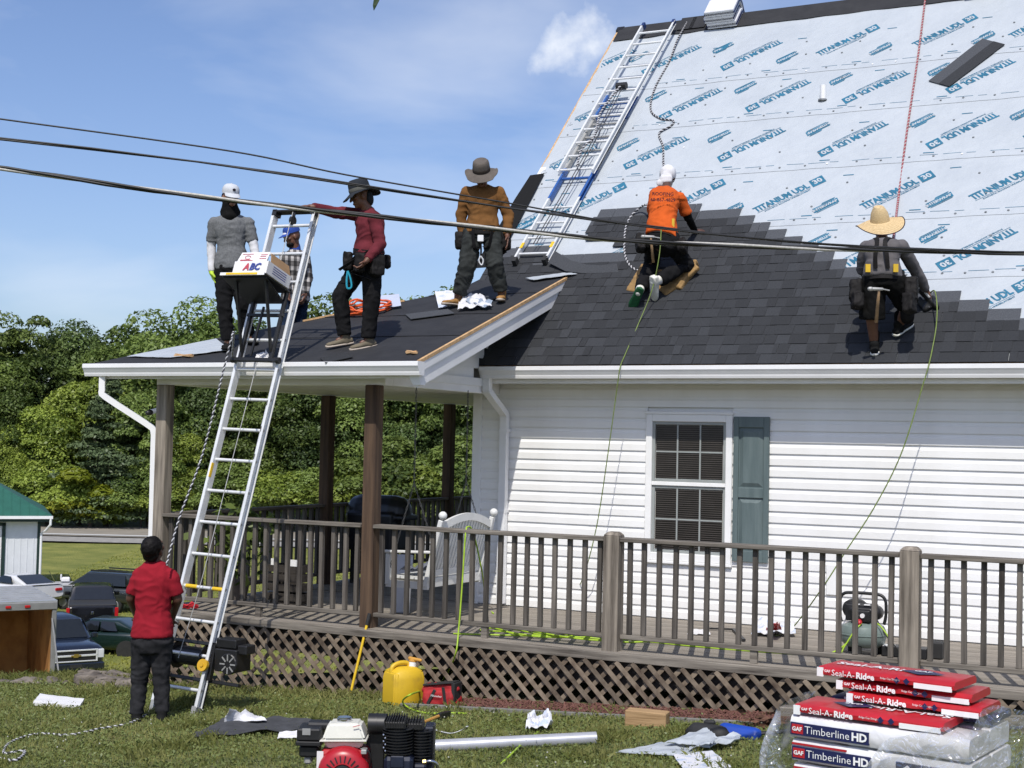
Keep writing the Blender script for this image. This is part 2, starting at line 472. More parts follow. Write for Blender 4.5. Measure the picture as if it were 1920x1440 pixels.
# soffit, fascia, gutter
MB().bx(-0.05, WX1 + .3, -0.36, -0.016, 2.432, 2.446).build('soffit', M['soffit'], house)
MB().bx(-0.05, WX1 + .3, -0.385, -0.362, 2.42, 2.60).build('fascia', M['white'], house)
def gutter(x0, x1, yf, ztop, parent, ends=True, m=None):
    """K-style gutter running along x; yf is the y of the front lip"""
    b = MB(); k = .128
    P = [(0.125, 0.0), (0.125, -k), (0.040, -k), (0.032, -.105), (0.030, -.092), (0.012, -.060), (0.0, -.042), (0.0, -.004), (0.010, 0.0), (0.012, -.008), (0.006, -.012), (0.006, -.040),
         (0.018, -.060), (0.036, -.094), (0.046, -.120), (0.119, -.120), (0.119, 0.0)]
    A = [Vector((x0, yf + y, ztop + z)) for y, z in P]
    b.prism(A, (x1 - x0, 0, 0))
    if ends:
        for x in (x0 - .003, x1):
            Q = [Vector((x, yf + y, ztop + z)) for y, z in P[:9]]
            b.prism(Q, (.003, 0, 0))
    return b.build('gutter', m or M['white'], parent)
gutter(0.30, WX1 + .3, -0.515, 2.597, house)
# downspout at the corner
def downspout(pts, parent, w=.085, d=.065, label=None):
    b = MB()
    pts = [Vector(p) for p in pts]
    fr = []
    for i, p in enumerate(pts):
        t = (pts[min(i + 1, len(pts) - 1)] - pts[max(0, i - 1)]).normalized()
        fr.append(t)
    vs = []
    side = Vector((1, 0, 0)) if abs(fr[0].x) < .9 else Vector((0, 1, 0))
    h = (pts[0] - pts[-1]); h.z = 0
    n_ = h.normalized() if h.length > .05 else Vector((0, 1, 0))
    sd = Vector((0, 0, 1)).cross(n_)
    for p, t in zip(pts, fr):
        u = sd; wv = u.cross(t).normalized()
        for a, c in ((-1, -1), (-.7, -1.0), (.7, -1.0), (1, -1), (1, 1), (-1, 1)):
            vs.append(p + u * (a * w / 2) + wv * (c * d / 2))
    n = 6; fs = []
    for i in range(len(pts) - 1):
        for j in range(n):
            fs.append((i * n + j, i * n + (j + 1) % n, (i + 1) * n + (j + 1) % n, (i + 1) * n + j))
    fs.append(tuple(range(n))); fs.append(tuple((len(pts) - 1) * n + j for j in range(n)))
    b.add(vs, fs)
    return b.build('downspout', M['white'], parent, label=label)
downspout(curve([(0.365, -0.43, 2.48), (0.365, -0.43, 2.36), (0.375, -0.40, 2.31), (0.40, -0.12, 2.12), (0.40, -0.075, 2.06), (0.40, -0.07, 1.9)], 3) + [(0.40, -0.07, 1.0), (0.40, -0.07, 0.03)], house, label='white downspout at the house corner')
for z in (1.02, 1.9): MB().bx(0.352, 0.448, -0.108, -0.014, z, z + .035).build('downspout_strap', M['white'], house)

# ---- main roof
rd = MB()
A = [RP(RX0, 0.02, -.004), RP(RX0, RIDGE_V, -.004), RP(RX0, RIDGE_V, -.03), RP(RX0, 0.02, -.03)]
rd.prism(A, (RX1 - RX0, 0, 0))
yb = RP(0, RIDGE_V).y; zb = RP(0, RIDGE_V).z
rd.prism([(RX0, yb, zb - .006), (RX0, yb + 4.9, zb - 4.9), (RX0, yb + 4.9, zb - 4.94), (RX0, yb, zb - .046)], (RX1 - RX0, 0, 0))
rd.build('roof_sheathing', M['osb'], house)
MB().prism([RP(RX0 - .02, -.02, -.034), RP(RX0 - .02, RIDGE_V, -.034), RP(RX0 - .02, RIDGE_V, -.19), RP(RX0 - .02, -.02, -.19)], (.02, 0, 0)).build('rake_board', M['white'], house, label='white rake board under the left roof edge')
MB().prism([RP(RX0 - .045, 3.6, 0.006), RP(RX0 - .045, RIDGE_V - .05, 0.006), RP(RX0 - .045, RIDGE_V - .05, -.03), RP(RX0 - .045, 3.6, -.03)], (.043, 0, 0)).build('raw_wood_edge', M['osb'], house, label='raw orange wood edge on the left rake')
# underlayment courses: (v0, v1)
seams = [0.05, 1.28, 2.31, 3.39, 4.55, 5.57, 7.02]
sheets = []
def wavy(u, v): return 0.007 * mnoise.noise(Vector((u * 1.3, v * 2.2, 3.0))) + 0.005 * (1 - 2 * abs(mnoise.noise(Vector((u * 2.2 + v * .7, v * 1.1 - u * .3, 1.0)))))
def sheet_h(u, v):
    k = on_sheet(v); v0 = seams[k] - .03; f = min(1, max(0, (v - v0) / (seams[k + 1] - seams[k] + .09)))
    return 0.004 + 0.0045 * (1 - f) + wavy(u, v) + .010
def on_sheet(v):
    for k in range(5, -1, -1):
        if v >= seams[k] - .03: return k
    return 0
for k in range(6):
    v0, v1 = seams[k] - .03, seams[k + 1] + .06
    if k == 5: v1 = seams[6]
    b = MB(); nu, nv = 110, 14; ju = [.012 * mnoise.noise(Vector((i * .35, k * 7.7, 0))) for i in range(nu + 1)]
    V = []
    for j in range(nv + 1):
        for i in range(nu + 1):
            u = RX0 - .01 + (RX1 - RX0 + .01) * i / nu
            if i == 0: u += .02 * mnoise.noise(Vector((j * .5, k * 3.1, 8)))
            v = v0 + (v1 - v0) * j / nv + (ju[i] if j in (0, nv) else 0)
            h = 0.004 + 0.0045 * (1 - j / nv) + wavy(u, v) + .010
            V.append(RP(u, v, h))
    b.add(V, [(j * (nu + 1) + i, j * (nu + 1) + i + 1, (j + 1) * (nu + 1) + i + 1, (j + 1) * (nu + 1) + i) for j in range(nv) for i in range(nu)])
    sheets.append(b.build('underlayment_sheet', M['under'], house, smooth=True, fix=False))
# black felt strip along the ridge
b = MB(); nu = 80
lo = [RP(RX0 + (RX1 - RX0) * i / nu, 6.98 + .02 * mnoise.noise(Vector((i * .4, 2, 5))), .030) for i in range(nu + 1)]
hi = [RP(RX0 + (RX1 - RX0) * i / nu, RIDGE_V + .002, .030) for i in range(nu + 1)]
bk = [p + Vector((0, .18, -.16)) for p in hi]
b.strip(lo, hi); b.strip(hi, bk)
b.build('ridge_felt', M['felt'], house, fix=False)
MB().prism([RP(RX0 - .05, RIDGE_V - .06, .03), RP(RX0 + .06, RIDGE_V - .06, .03), RP(RX0 + .06, RIDGE_V + .03, .03), RP(RX0 - .05, RIDGE_V + .03, .03)], (0, 0, -.08)).build('ridge_end_block', M['black'], house)
# vent-slit shingles laid over the ridge beside the ladder head
for i, (px, py) in enumerate(((1291, 48), (1312, 48))):
    u, v = uv_main(px, py)
    MB().prism([RP(u - .12, 7.05, .040), RP(u + .11, 7.05, .040), RP(u + .11, RIDGE_V + .02, .042), RP(u - .12, RIDGE_V + .02, .042)], (0, -.006, .006)).build('ridge_shingle', M['felt'], house)

# printing on the underlayment (flat print, one joined print per sheet)
def on_sheet(v):
    for k in range(5, -1, -1):
        if v >= seams[k] - .03: return k
    return 0
tv, tf = text_mesh('TITANIUM UDL', .150, bold=.0065, spacing=.97)
for v_ in tv: v_.y *= 1.35; v_.x *= .97
sv, sf = text_mesh('SYNTHETIC ROOFING UNDERLAYMENT', .046, bold=.001)
nv_, nf_ = text_mesh('30', .16, bold=.006)
iv, if_ = text_mesh('INTERWRAP', .085, bold=.003, spacing=.9)
pb = [MB() for _ in range(6)]
ANG = R_(40)
def put(mb, vs, fs, u, v, ang, dx=0, dy=0, h=.0185):
    c, s_ = math.cos(ang) * .70, math.sin(ang) * .70; k = []
    for p in vs:
        x, y = p.x + dx, p.y + dy
        uu, vv_ = u + c * x - s_ * y, v + s_ * x + c * y; k.append(RP(uu, vv_, sheet_h(uu, vv_) + .003 + (.0025 if h > .02 else 0)))
    if min(p.x for p in k) < RX0 + .01:            # the print ends at the roof's edge
        fs = [f for f in fs if min(k[i].x for i in f) > RX0 + .01]
    mb.add(k, fs)
def rect(mb, u, v, ang, x0, x1, y0, y1, h, sk=0.0):
    vs = [Vector((x0, y0, 0)), Vector((x1, y0, 0)), Vector((x1 + sk, y1, 0)), Vector((x0 + sk, y1, 0))]
    put(mb, vs, [(0, 1, 2, 3)], u, v, ang, h=h)
def brand(px, py, inv):
    u, v = uv_main(px, py); k = on_sheet(v); a = ANG + (math.pi if inv else 0)
    b = MB()
    put(b, tv, tf, u, v, a, -.12, .03)
    put(b, sv, sf, u, v, a, -.08, -.105)
    rect(b, u, v, a, -.60, .36, -.068, -.060, .0185)
    rect(b, u, v, a, .40, .64, -.075, .13, .0185, .03)
    b.mi = 1
    put(b, nv_, nf_, u, v, a, .535, .028, .021)
    if b.f: b.build('printed_lettering', [M['print'], M['under']], sheets[k], fix=False)
def logo(px, py, inv):
    u, v = uv_main(px, py); k = on_sheet(v); a = ANG + (math.pi if inv else 0)
    b = MB()
    rect(b, u, v, a, -.22, .22, -.07, .055, .0185, .03)
    rect(b, u, v, a, -.03, .20, .065, .095, .0185, .04)
    rect(b, u, v, a, -.20, .18, -.095, -.08, .0185, .02)
    b.mi = 1
    put(b, iv, if_, u, v, a, 0, -.012, .021)
    if b.f: b.build('printed_emblem', [M['print'], M['under']], sheets[k], fix=False)
for x, y, inv in ((1410, 104, 1), (1260, 112, 1), (1140, 118, 1), (1590, 80, 0), (1772, 62, 0), (1955, 44, 0),
                  (1296, 195, 1), (1460, 180, 1), (1643, 163, 1), (1839, 143, 1), (1112, 213, 1),
                  (1232, 286, 1), (1410, 271, 1), (1600, 260, 1), (1805, 245, 1), (1066, 302, 1), (1990, 230, 1),
                  (1112, 380, 0), (1295, 375, 0), (1480, 370, 0), (1683, 362, 0), (1890, 345, 0),
                  (1000, 412, 1), (1180, 470, 1), (1600, 490, 1), (1832, 466, 1), (1855, 572, 0)):
    brand(x, y, inv)
for x, y, inv in ((1358, 92, 1), (1478, 110, 1), (1200, 108, 1), (1650, 95, 0), (1842, 74, 0), (1232, 182, 1), (1400, 166, 1), (1579, 150, 1), (1764, 132, 1),
                  (1180, 273, 1), (1351, 258, 1), (1536, 244, 1), (1732, 228, 1), (1920, 214, 1), (1370, 398, 0), (1547, 389, 0), (1760, 379, 0),
                  (1535, 454, 1), (1752, 442, 1), (985, 425, 0), (960, 485, 0), (1150, 497, 0)):
    logo(x, y, inv)
nb = MB(); nwm = MB(); r2 = random.Random(3)
for k in range(6):
    vv = seams[k]
    for row, step in ((.035, .29), (.37, .62), (.72, .62)):
        u = RX0 + .1 + r2.random() * .3
        while u < 7.5:
            v = vv + row + r2.uniform(-.03, .03) * (3 if row > .1 else 1)
            if v < 7.0:
                mb = nwm if r2.random() < .06 else nb; s_ = .013
                mb.prism([RP(u + s_ * math.cos(t), v + s_ * math.sin(t), sheet_h(u, v) + .004) for t in [i * math.pi / 3 for i in range(6)]], Vector((0, -.003, .003)))
            u += step * r2.uniform(.75, 1.25)
    # short blue lap marks
    u = RX0 + .2
    while u < 7.6:
        rect(pb[k], u, vv + .13, 0, -.085, .085, -.011, .011, .018); rect(pb[k], u + .33, vv - .12 + 1.0, 0, -.085, .085, -.011, .011, .018); u += 1.16
    # lap line
    for i in range(40):
        ua = RX0 + i * .25; rect(pb[k], ua, vv + .085 + .004 * math.sin(i * 1.7), 0, 0, .28 if i % 3 else .14, -.004, .004, .0175)
for k in range(6):
    pb[k].build('lap_marks', M['print'], sheets[k], fix=False, kind='stuff')
nb.build('cap_nail', M['nail'], house, kind='stuff'); nwm.build('white_cap_nail', M['nailw'], house, kind='stuff')

# ---- shingles: each metre-long laminated shingle is a piece of its own
EXPO = .1455
lim = [(RX0, 2.72), (1.0, 2.79), (1.45, 2.83), (2.53, 2.62), (2.73, 2.46), (2.91, 2.33), (3.26, 2.09), (3.80, 1.70), (4.10, 1.42), (4.7, 1.08), (5.17, .96), (5.63, .72), (5.9, .60), (6.3, .42), (6.8, .3), (9.9, .3)]
def right_end(v):
    if v > 2.83: return None
    for (u0, a), (u1, c) in zip(lim[2:], lim[3:]):
        if c <= v <= a: return u0 + (u1 - u0) * (a - v) / max(1e-6, a - c)
    return RX1
def shingle(u0, u1, v, seed):
    r = random.Random(seed); b = MB(); hb, ht = .044, .032; H = .335
    def hh(t): return hb + (ht - hb) * t / H
    b.col = 1.0 * r.uniform(.92, 1.06)
    # back layer: exposed lower strip + plain upper headlap
    A = [RP(u0, v, hh(0)), RP(u1, v, hh(0)), RP(u1, v + EXPO, hh(EXPO)), RP(u0, v + EXPO, hh(EXPO))]
    b.add(A + [RP(u0, v, hh(0) - .005), RP(u1, v, hh(0) - .005)], [(0, 1, 2, 3), (4, 5, 1, 0)])
    b.col = 2.5
    b.add([RP(u0, v + EXPO, hh(EXPO)), RP(u1, v + EXPO, hh(EXPO)), RP(u1, v + H, hh(H)), RP(u0, v + H, hh(H)), RP(u1, v + H, hh(H) - .004), RP(u1, v, hh(0) - .004), RP(u0, v + H, hh(H) - .004), RP(u0, v, hh(0) - .004)],
          [(0, 1, 2, 3)])
    u = u0 - r.uniform(0, .1); k = 0
    while u < u1:
        w = r.uniform(.10, .21); a = max(u, u0 + .001); c = min(u + w, u1 - .001)
        if c - a > .02:
            tone = r.choice((.80, .88, .95, 1.0, 1.1, 1.26)); b.col = tone
            k += 1
            top = EXPO + .008; t_ = .0045 if k % 2 else .0015; e = .006 if k % 2 else 0
            P = [RP(a + e, v - .002, hh(0) + t_), RP(c - e, v - .002, hh(0) + t_), RP(c, v + top, hh(top) + t_), RP(a, v + top, hh(top) + t_)]
            Q = [RP(a + e, v - .002, hh(0) - .004), RP(c - e, v - .002, hh(0) - .004), RP(c, v + top, hh(top)), RP(a, v + top, hh(top))]
            b.add(P + Q, [(0, 1, 2, 3), (4, 5, 1, 0), (5, 6, 2, 1), (7, 4, 0, 3)])
        u += w
    b.build('shingle', M['shingle'], house, fix=False)
sd = 0
for k in range(21):
    v = .0 + k * EXPO - .02
    ue = right_end(v + .25)
    if ue is None: continue
    us = RX0
    if v > 1.72: us = .62 + .10 * ((k * 7) % 3)
    if 1.60 < v <= 2.1: us = 1.12 + .17 * (2.1 - v) / .145
    if v > 2.1: us = .78 + .05 * (k % 2)
    u = us; first = True
    off = [(.0), (.165), (.33), (.5), (.66), (.83)][k % 6]
    while u < ue - .04:
        L_ = 1.0 if not first else max(.2, 1.0 - off); first = False
        u1 = min(u + L_, ue)
        if u > 7.6: u1 = ue
        shingle(u + .0015, u1 - .0015, v, sd); sd += 1; u = u1
# shingles left of the ladder foot
for k, (ua, ub, v) in enumerate(((-.28, .30, 1.62), (-.05, .5, 1.78), (-.28, .12, 1.76))): shingle(ua, ub, v, 900 + k)
# the long dark starter strip hanging over the left rake
b = MB()
pts = [(1013, 300), (990, 345), (958, 420), (948, 470)]
us = [(-.30, 3.62), (-.30, 3.1), (-.30, 2.3), (-.30, 1.7)]
A = [RP(-.40 - .02 * i, v, .05 + .01 * (i % 2)) for i, (u, v) in enumerate(us)]
B = [RP(-.21 + .01 * i, v + .03, .046) for i, (u, v) in enumerate(us)]
b.strip(A, B); b.strip([p + Vector((0, -.004, -.006)) for p in A], [p + Vector((0, -.004, -.006)) for p in B])
b.col = 1.3
b.build('starter_strip', M['shingle'], house, label='dark starter strip overhanging the left rake')
MB().prism([RP(-.33, 3.60, .02), RP(-.25, 3.60, .02), RP(-.25, 3.82, .02), RP(-.33, 3.82, .02)], (0, -.003, .003)).build('white_drip_edge', M['white'], house, label='white scrap of drip edge on the left rake')

# ---- porch roof (hip at the left, open rake at the right)
px0, px1 = -3.10, 0.83; pyb = 1.15
def hip(t): return PP(px0 + t, P0 + t)
th = RX0 - px0 + .02
HT = hip(th)
def slab(h0, h1, name, m, inset=0.0):
    b = MB()
    yr = 0.62                                      # where the rake meets the main roof
    poly = [(px0 + inset, P0), (px1 - inset, P0), (px1 - inset, yr), (HT.x, HT.y)]
    b.prism([PP(x, y, h0) for x, y in poly], PN * (h1 - h0))
    return b.build(name, m, house)
slab(-.03, -.002, 'porch_roof_sheathing', M['osb'])
# left hip slope and back slope (turned away from the street)
b = MB()
yB = 4.2
b.prism([PP(px0, P0, -.03), HT + PN * -.03, Vector((RX0, 3.2, HT.z - .03)), Vector((px0, yB + 1.2, PZ - .03))], Vector((0, 0, .026)))
b.build('porch_roof_side', M['felt'], house)
# felt courses on the front slope
yy = [P0 - .02, P0 + .86, P0 + 1.70, P0 + 2.55, .70]
for k in range(4):
    b = MB(); ya, yb2 = yy[k], yy[k + 1] + (.08 if k < 3 else 0); nu, nvv = 30, 4; V = []
    for j in range(nvv + 1):
        y = ya + (yb2 - ya) * j / nvv
        xl = px0 + max(0, y - P0) - .02; xr = px1 - .02 + .012 * mnoise.noise(Vector((j, k * 3, 1)))
        if y > HT.y: xl = RX0 - .02
        for i in range(nu + 1):
            x = xl + (xr - xl) * i / nu
            V.append(PP(x, y, .004 + .006 * (1 - j / nvv) + .004 * mnoise.noise(Vector((x * 2.5, y * 3, 4)))))
    b.add(V, [(j * (nu + 1) + i, j * (nu + 1) + i + 1, (j + 1) * (nu + 1) + i + 1, (j + 1) * (nu + 1) + i) for j in range(nvv) for i in range(nu)])
    b.build('felt_sheet', M['felt'], house, fix=False, label='black felt sheet on the porch roof')
# raw wood strip along hip and rake, along the eave
b = MB(); b.bar(PP(px0 + 1.55, P0 + 1.55, .012), PP(px0 + 2.35, P0 + 2.35, .012), .045, .02); b.build('wood_strip', M['osb'], house, label='raw wood strip along the hip')
b = MB(); b.bar(PP(px1 + .002, P0 + .02, -.006), PP(px1 + .002, .60, -.006), .03, .03); b.build('wood_strip', M['osb'], house, label='raw wood strip along the porch rake')
b = MB(); b.bar(PP(-.55, P0 - .03, .0), PP(px1 - .03, P0 - .03, .0), .035, .022); b.build('wood_strip', M['osb'], house, label='raw wood strip along the porch eave')
# porch gutter, fascia, soffit and ceiling, beam
gutter(-3.15, 0.885, -2.80, 2.512, house)
MB().bx(-3.02, .80, -2.672, -2.65, 2.36, 2.50).build('fascia', M['white'], house)
MB().bx(-3.0, .78, -2.649, -2.40, 2.372, 2.386).build('soffit', M['soffit'], house)
MB().bx(-2.50, .30, -2.40, -2.25, 2.31, 2.46).build('porch_beam', M['white'], house, bevel=.004)
MB().bx(-2.50, -2.35, -2.25, 6.5, 2.315, 2.46).build('porch_beam', M['white'], house, bevel=.004)
cb = MB(); x = -2.34
while x < -.02:
    cb = MB().bx(x, x + .118, -2.248, 6.5, 2.325 - .002 * (int(x * 10) % 2), 2.345); cb.build('ceiling_plank', M['soffit'], house); x += .12
x = -.02
while x < .17:
    MB().bx(x, x + .118, -2.248, -.02, 2.325, 2.345).build('ceiling_plank', M['soffit'], house); x += .12
MB().bx(0.18, 0.30, -2.249, -.016, 2.312, 2.46).build('porch_beam', M['white'], house, bevel=.004)
# gable end siding under the porch rake
for k in range(12):
    z = 2.462 + k * CH
    y0 = P0 + (z - PZ + .12) / PS
    y0 = max(y0, -2.66); y1 = E0 - .03 + (z - EZ)
    if y1 - y0 < .1: continue
    zt = z + CH
    MB().prism([(0.27, y0, z), (0.27, y1, z), (0.27, y1, zt + .002), (0.27, y0 + .02, zt + .002)], (.022, 0, 0)).build('siding_plank', M['vinyl'], house)
MB().bx(0.255, 0.318, -2.66, -.40, 2.385, 2.47).build('gable_band', M['white_trim'], house)
# rake soffit + two-step rake fascia + end return
b = MB()
b.prism([PP(.30, P0 + .02, -.10), PP(.80, P0 + .02, -.10), PP(.80, .44, -.10), PP(.30, .44, -.10)], Vector((0, 0, -.012)))
b.build('rake_soffit', M['soffit'], house)
for x0, a, c in ((px1 - .028, -.145, -.10), (px1 - .014, -.10, -.025)):
    MB().prism([PP(x0, P0 - .04, a - .09 if a < -.12 else a), PP(x0, .56, a - .09 if a < -.12 else a), PP(x0, .63, c), PP(x0, P0 - .04, c)], (.026, 0, 0)).build('rake_fascia', M['white'], house)
MB().prism([PP(.70, P0 - .05, -.02), PP(.86, P0 - .05, -.02), PP(.86, P0 - .05, -.21), PP(.78, P0 - .05, -.21)], (0, .09, 0)).build('eave_return', M['white'], house, bevel=.004)
# porch downspout on the left corner
downspout(curve([(-2.96, -2.70, 2.40), (-2.96, -2.70, 2.24), (-2.93, -2.68, 2.17), (-2.58, -2.44, 1.90), (-2.52, -2.40, 1.83), (-2.515, -2.395, 1.7)], 3) + [(-2.51, -2.39, .9), (-2.51, -2.39, -.6)], house, w=.085, d=.06, label='white downspout on the left porch post')
# security floodlight on the corner post
fl = MB(); fl.cone((-2.52, -2.46, 2.02), (-2.46, -2.37, 2.06), .03, .022)
fo = fl.build('porch_camera', M['white'], house, smooth=True)
MB().cone((-2.515, -2.50, 2.015), (-2.51, -2.47, 2.02), .028, .03).build('lens', M['black'], fo, smooth=True)

# ================================================================== DECK
deck = thing('wooden_deck', 'weathered grey wooden deck with baluster railing and lattice skirt', 'deck', (2, -1.2, 0))
DX0, DX1, DY0 = -2.50, 7.6, -2.47
y = DY0
while y < -.03:
    yw = min(.138, -.02 - y)
    for xa, xb in ((DX0, 1.9), (1.904, 7.6)):
        MB().bx(xa, xb, y + .003, y + yw - .003, -.036, 0.0 + .002 * rnd.random()).build('deck_board', M['board'], deck)
    y += .142
while y < 6.6:
    MB().bx(DX0, -.03, y + .003, y + .135, -.036, .002 * rnd.random()).build('deck_board', M['board'], deck); y += .142
MB().bx(DX0, DX1, DY0 - .034, DY0 - .002, -.075, -.004).build('rim_board', M['wx'], deck, bevel=.004)
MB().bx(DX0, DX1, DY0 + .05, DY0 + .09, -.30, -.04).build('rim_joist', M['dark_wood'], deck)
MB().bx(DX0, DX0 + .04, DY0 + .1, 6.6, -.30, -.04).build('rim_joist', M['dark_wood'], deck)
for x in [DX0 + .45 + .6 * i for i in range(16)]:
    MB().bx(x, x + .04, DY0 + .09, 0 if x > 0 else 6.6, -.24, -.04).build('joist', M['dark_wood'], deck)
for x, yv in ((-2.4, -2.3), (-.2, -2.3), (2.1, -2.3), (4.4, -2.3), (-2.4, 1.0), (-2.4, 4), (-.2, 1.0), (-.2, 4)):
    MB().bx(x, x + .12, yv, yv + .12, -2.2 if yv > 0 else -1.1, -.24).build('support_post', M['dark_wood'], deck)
def post(x, y, z0, z1, w, m, name='post', label=None, cap=False):
    b = MB(); b.bx(x - w / 2, x + w / 2, y - w / 2, y + w / 2, z0, z1 - (.03 if cap else 0))
    if cap:
        c = w / 2; e = .028
        b2 = [(x - c, y - c, z1 - .03), (x + c, y - c, z1 - .03), (x + c, y + c, z1 - .03), (x - c, y + c, z1 - .03), (x - c + e, y - c + e, z1), (x + c - e, y - c + e, z1), (x + c - e, y + c - e, z1), (x - c + e, y + c - e, z1)]
        b.add(b2, [(0, 1, 5, 4), (1, 2, 6, 5), (2, 3, 7, 6), (3, 0, 4, 7), (4, 5, 6, 7)])
    return b.build(name, m, deck, bevel=.008, label=label)
RY = -2.36
post(-2.41, RY, -.02, 2.31, .135, M['wzg'], 'roof_post', 'grey weathered corner post of the porch')
post(.155, RY, -.09, 2.31, .135, M['wzd'], 'roof_post', 'brown stained porch post in the middle')
post(-2.41, .64, 0, 2.315, .135, M['wzd'], 'roof_post', 'shaded porch post on the far side')
post(-2.43, 3.75, 0, 2.315, .135, M['wzd'], 'roof_post', 'shaded porch post farthest back')
post(-2.43, 6.5, 0, 2.315, .135, M['wzd'], 'roof_post', 'shaded porch post at the far corner')
post(2.675, RY - .03, -.075, 1.03, .145, M['wzg'], 'railing_post', 'pale grey capped railing post', True)
post(5.21, RY - .03, -.16, 1.035, .15, M['wzg'], 'railing_post', 'cracked grey railing post with a knot', True)
post(7.5, RY - .03, -.075, 1.035, .15, M['wzg'], 'railing_post', None, True)
spans = [(-2.34, .085), (.225, 2.60), (2.75, 5.13), (5.29, 7.42)]
for a, c in spans:
    MB().bx(a, c, RY - .085, RY + .055, .945, .982).build('top_rail', M['wx'], deck, bevel=.006)
    MB().bx(a, c, RY - .02, RY + .02, .845, .944).build('sub_rail', M['wx'], deck, bevel=.004) if False else None
    MB().bx(a, c, RY - .045, RY + .02, .105, .145).build('bottom_rail', M['wx'], deck, bevel=.005)
    MB().bx((a + c) / 2 - .03, (a + c) / 2 + .03, RY - .03, RY + .015, .004, .104).build('rail_block', M['wx'], deck)
    n = int(round((c - a) / .137)); st = (c - a) / n
    for i in range(n):
        x = a + st * (i + .5) + rnd.uniform(-.006, .006); t = rnd.uniform(-.006, .006)
        MB().bar((x, RY - .012, .146), (x + t, RY - .012, .944), .041, .041, (0, 1, 0)).build('baluster', M['wz'], deck, bevel=.003)
SX = -2.43
for a, c in ((-2.29, .57), (.71, 3.68), (3.82, 6.43)):
    MB().bx(SX - .06, SX + .06, a, c, .945, .982).build('top_rail', M['wy'], deck, bevel=.006)
    MB().bx(SX - .03, SX + .03, a, c, .105, .145).build('bottom_rail', M['wy'], deck)
    n = int(round((c - a) / .137)); st = (c - a) / n
    for i in range(n):
        yv = a + st * (i + .5)
        MB().bar((SX, yv, .146), (SX, yv, .944), .041, .041, (0, 1, 0)).build('baluster', M['wz'], deck)
MB().bx(SX, -.05, 6.44, 6.56, .945, .982).build('top_rail', M['wx'], deck)
MB().bx(SX, -.05, 6.47, 6.53, .105, .145).build('bottom_rail', M['wx'], deck)
x = SX + .15
while x < -.1:
    MB().bar((x, 6.5, .146), (x, 6.5, .944), .041, .041, (0, 1, 0)).build('baluster', M['wz'], deck); x += .14
# lattice strips: front layer leans "\", back layer "/"
def lattice():
    P = .149; T = -.078
    for layer, yv in ((0, DY0 - .028), (1, DY0 + .004)):
        x = DX0 - 1.0
        while x < DX1 + 1:
            if layer == 0:
                if rnd.random() < .015: x += P; continue
                xt = x; zt = T; zb = gz(x + .6, 0) - .015; xb = xt + (zt - zb)
            else:
                xt = x; zt = T; zb = gz(x - .6, 0) - .015; xb = xt - (zt - zb)
            def cut(xa, za, xc, zc, X):
                return za + (zc - za) * (X - xa) / (xc - xa)
            a, c = (xt, zt), (xb, zb)
            ok = True
            if min(a[0], c[0]) < DX0 or max(a[0], c[0]) > DX1:
                lo_, hi_ = (a, c) if a[0] < c[0] else (c, a)
                if hi_[0] < DX0 + .05 or lo_[0] > DX1: ok = False
                elif lo_[0] < DX0:
                    lo_ = (DX0, cut(lo_[0], lo_[1], hi_[0], hi_[1], DX0))
                    a, c = lo_, hi_
            if ok:
                MB().bar((a[0], yv, a[1]), (c[0], yv, c[1]), .012, .038, (0, 0, 1)).build('lattice_strip', M['lat'], deck)
            x += P
lattice()

# ================================================================== TERRAIN
FH = Vector((-0.448, 0.894, 0)).normalized(); RH = Vector((FH.y, -FH.x, 0))
def LD(l, d, z=0.0):
    p = Vector((CAM.x, CAM.y, 0)) + RH * l + FH * d; p.z = z; return p
def sstep(a, c, t):
    t = min(1, max(0, (t - a) / (c - a))); return t * t * (3 - 2 * t)
def terrain(l, d):
    p = LD(l, d); near = gz(max(-6, min(12, p.x)), p.y)
    prof = [(14.9, 0), (16, -.22), (20, -1.25), (30, -3.6), (40, -5.1), (48, -6.0), (60, -5.8), (100, -5.5), (110, -5.3), (122, -5.2), (150, -3.0), (300, 12), (900, 30), (3000, 20)]
    q = 0
    if d > prof[0][0]:
        for (a, za), (c, zc) in zip(prof, prof[1:]):
            if d <= c: q = za + (zc - za) * (d - a) / (c - a); break
        else: q = prof[-1][1]
        side = 1.0
        z = near * (1 - sstep(15, 30, d)) + (-.75) * sstep(15, 30, d) + q
    else: z = near
    z += .012 * mnoise.noise(Vector((p.x * 1.7, p.y * 1.7, 0))) if d < 20 else .1 * mnoise.noise(Vector((p.x * .1, p.y * .1, 0)))
    return z
M['soil'] = mat('lawn_soil', (0.075, 0.090, 0.028), 0.95, scale=3.5, col2=(0.15, 0.155, 0.06), bump=.6, bscale=60, bdist=.03)
M['field'] = mat('field_grass', (0.130, 0.155, 0.026), 0.95, scale=.5, col2=(0.245, 0.245, 0.055), detail=9, bump=.8, bscale=9, bdist=.2)
gl = [-400, -250, -150, -100, -70, -50, -40, -32, -26, -22, -18, -15, -12, -10] + [-9 + .5 * i for i in range(27)] + [5, 7, 10, 14, 20, 30, 50, 100, 200, 400]
gd = [-30, -10, -3, 0, 2, 3, 4, 5] + [5.5 + .5 * i for i in range(30)] + [21, 22, 24, 27, 30, 33, 36, 40, 44, 48, 52, 56, 60, 66, 72, 80, 90, 100, 105, 110, 116, 122, 130, 140, 150, 180, 220, 300, 450, 700, 1200, 3000]
b = MB(); V = [LD(l * (1 if d < 150 else d / 150), d, terrain(l, d)) for d in gd for l in gl]; n = len(gl)
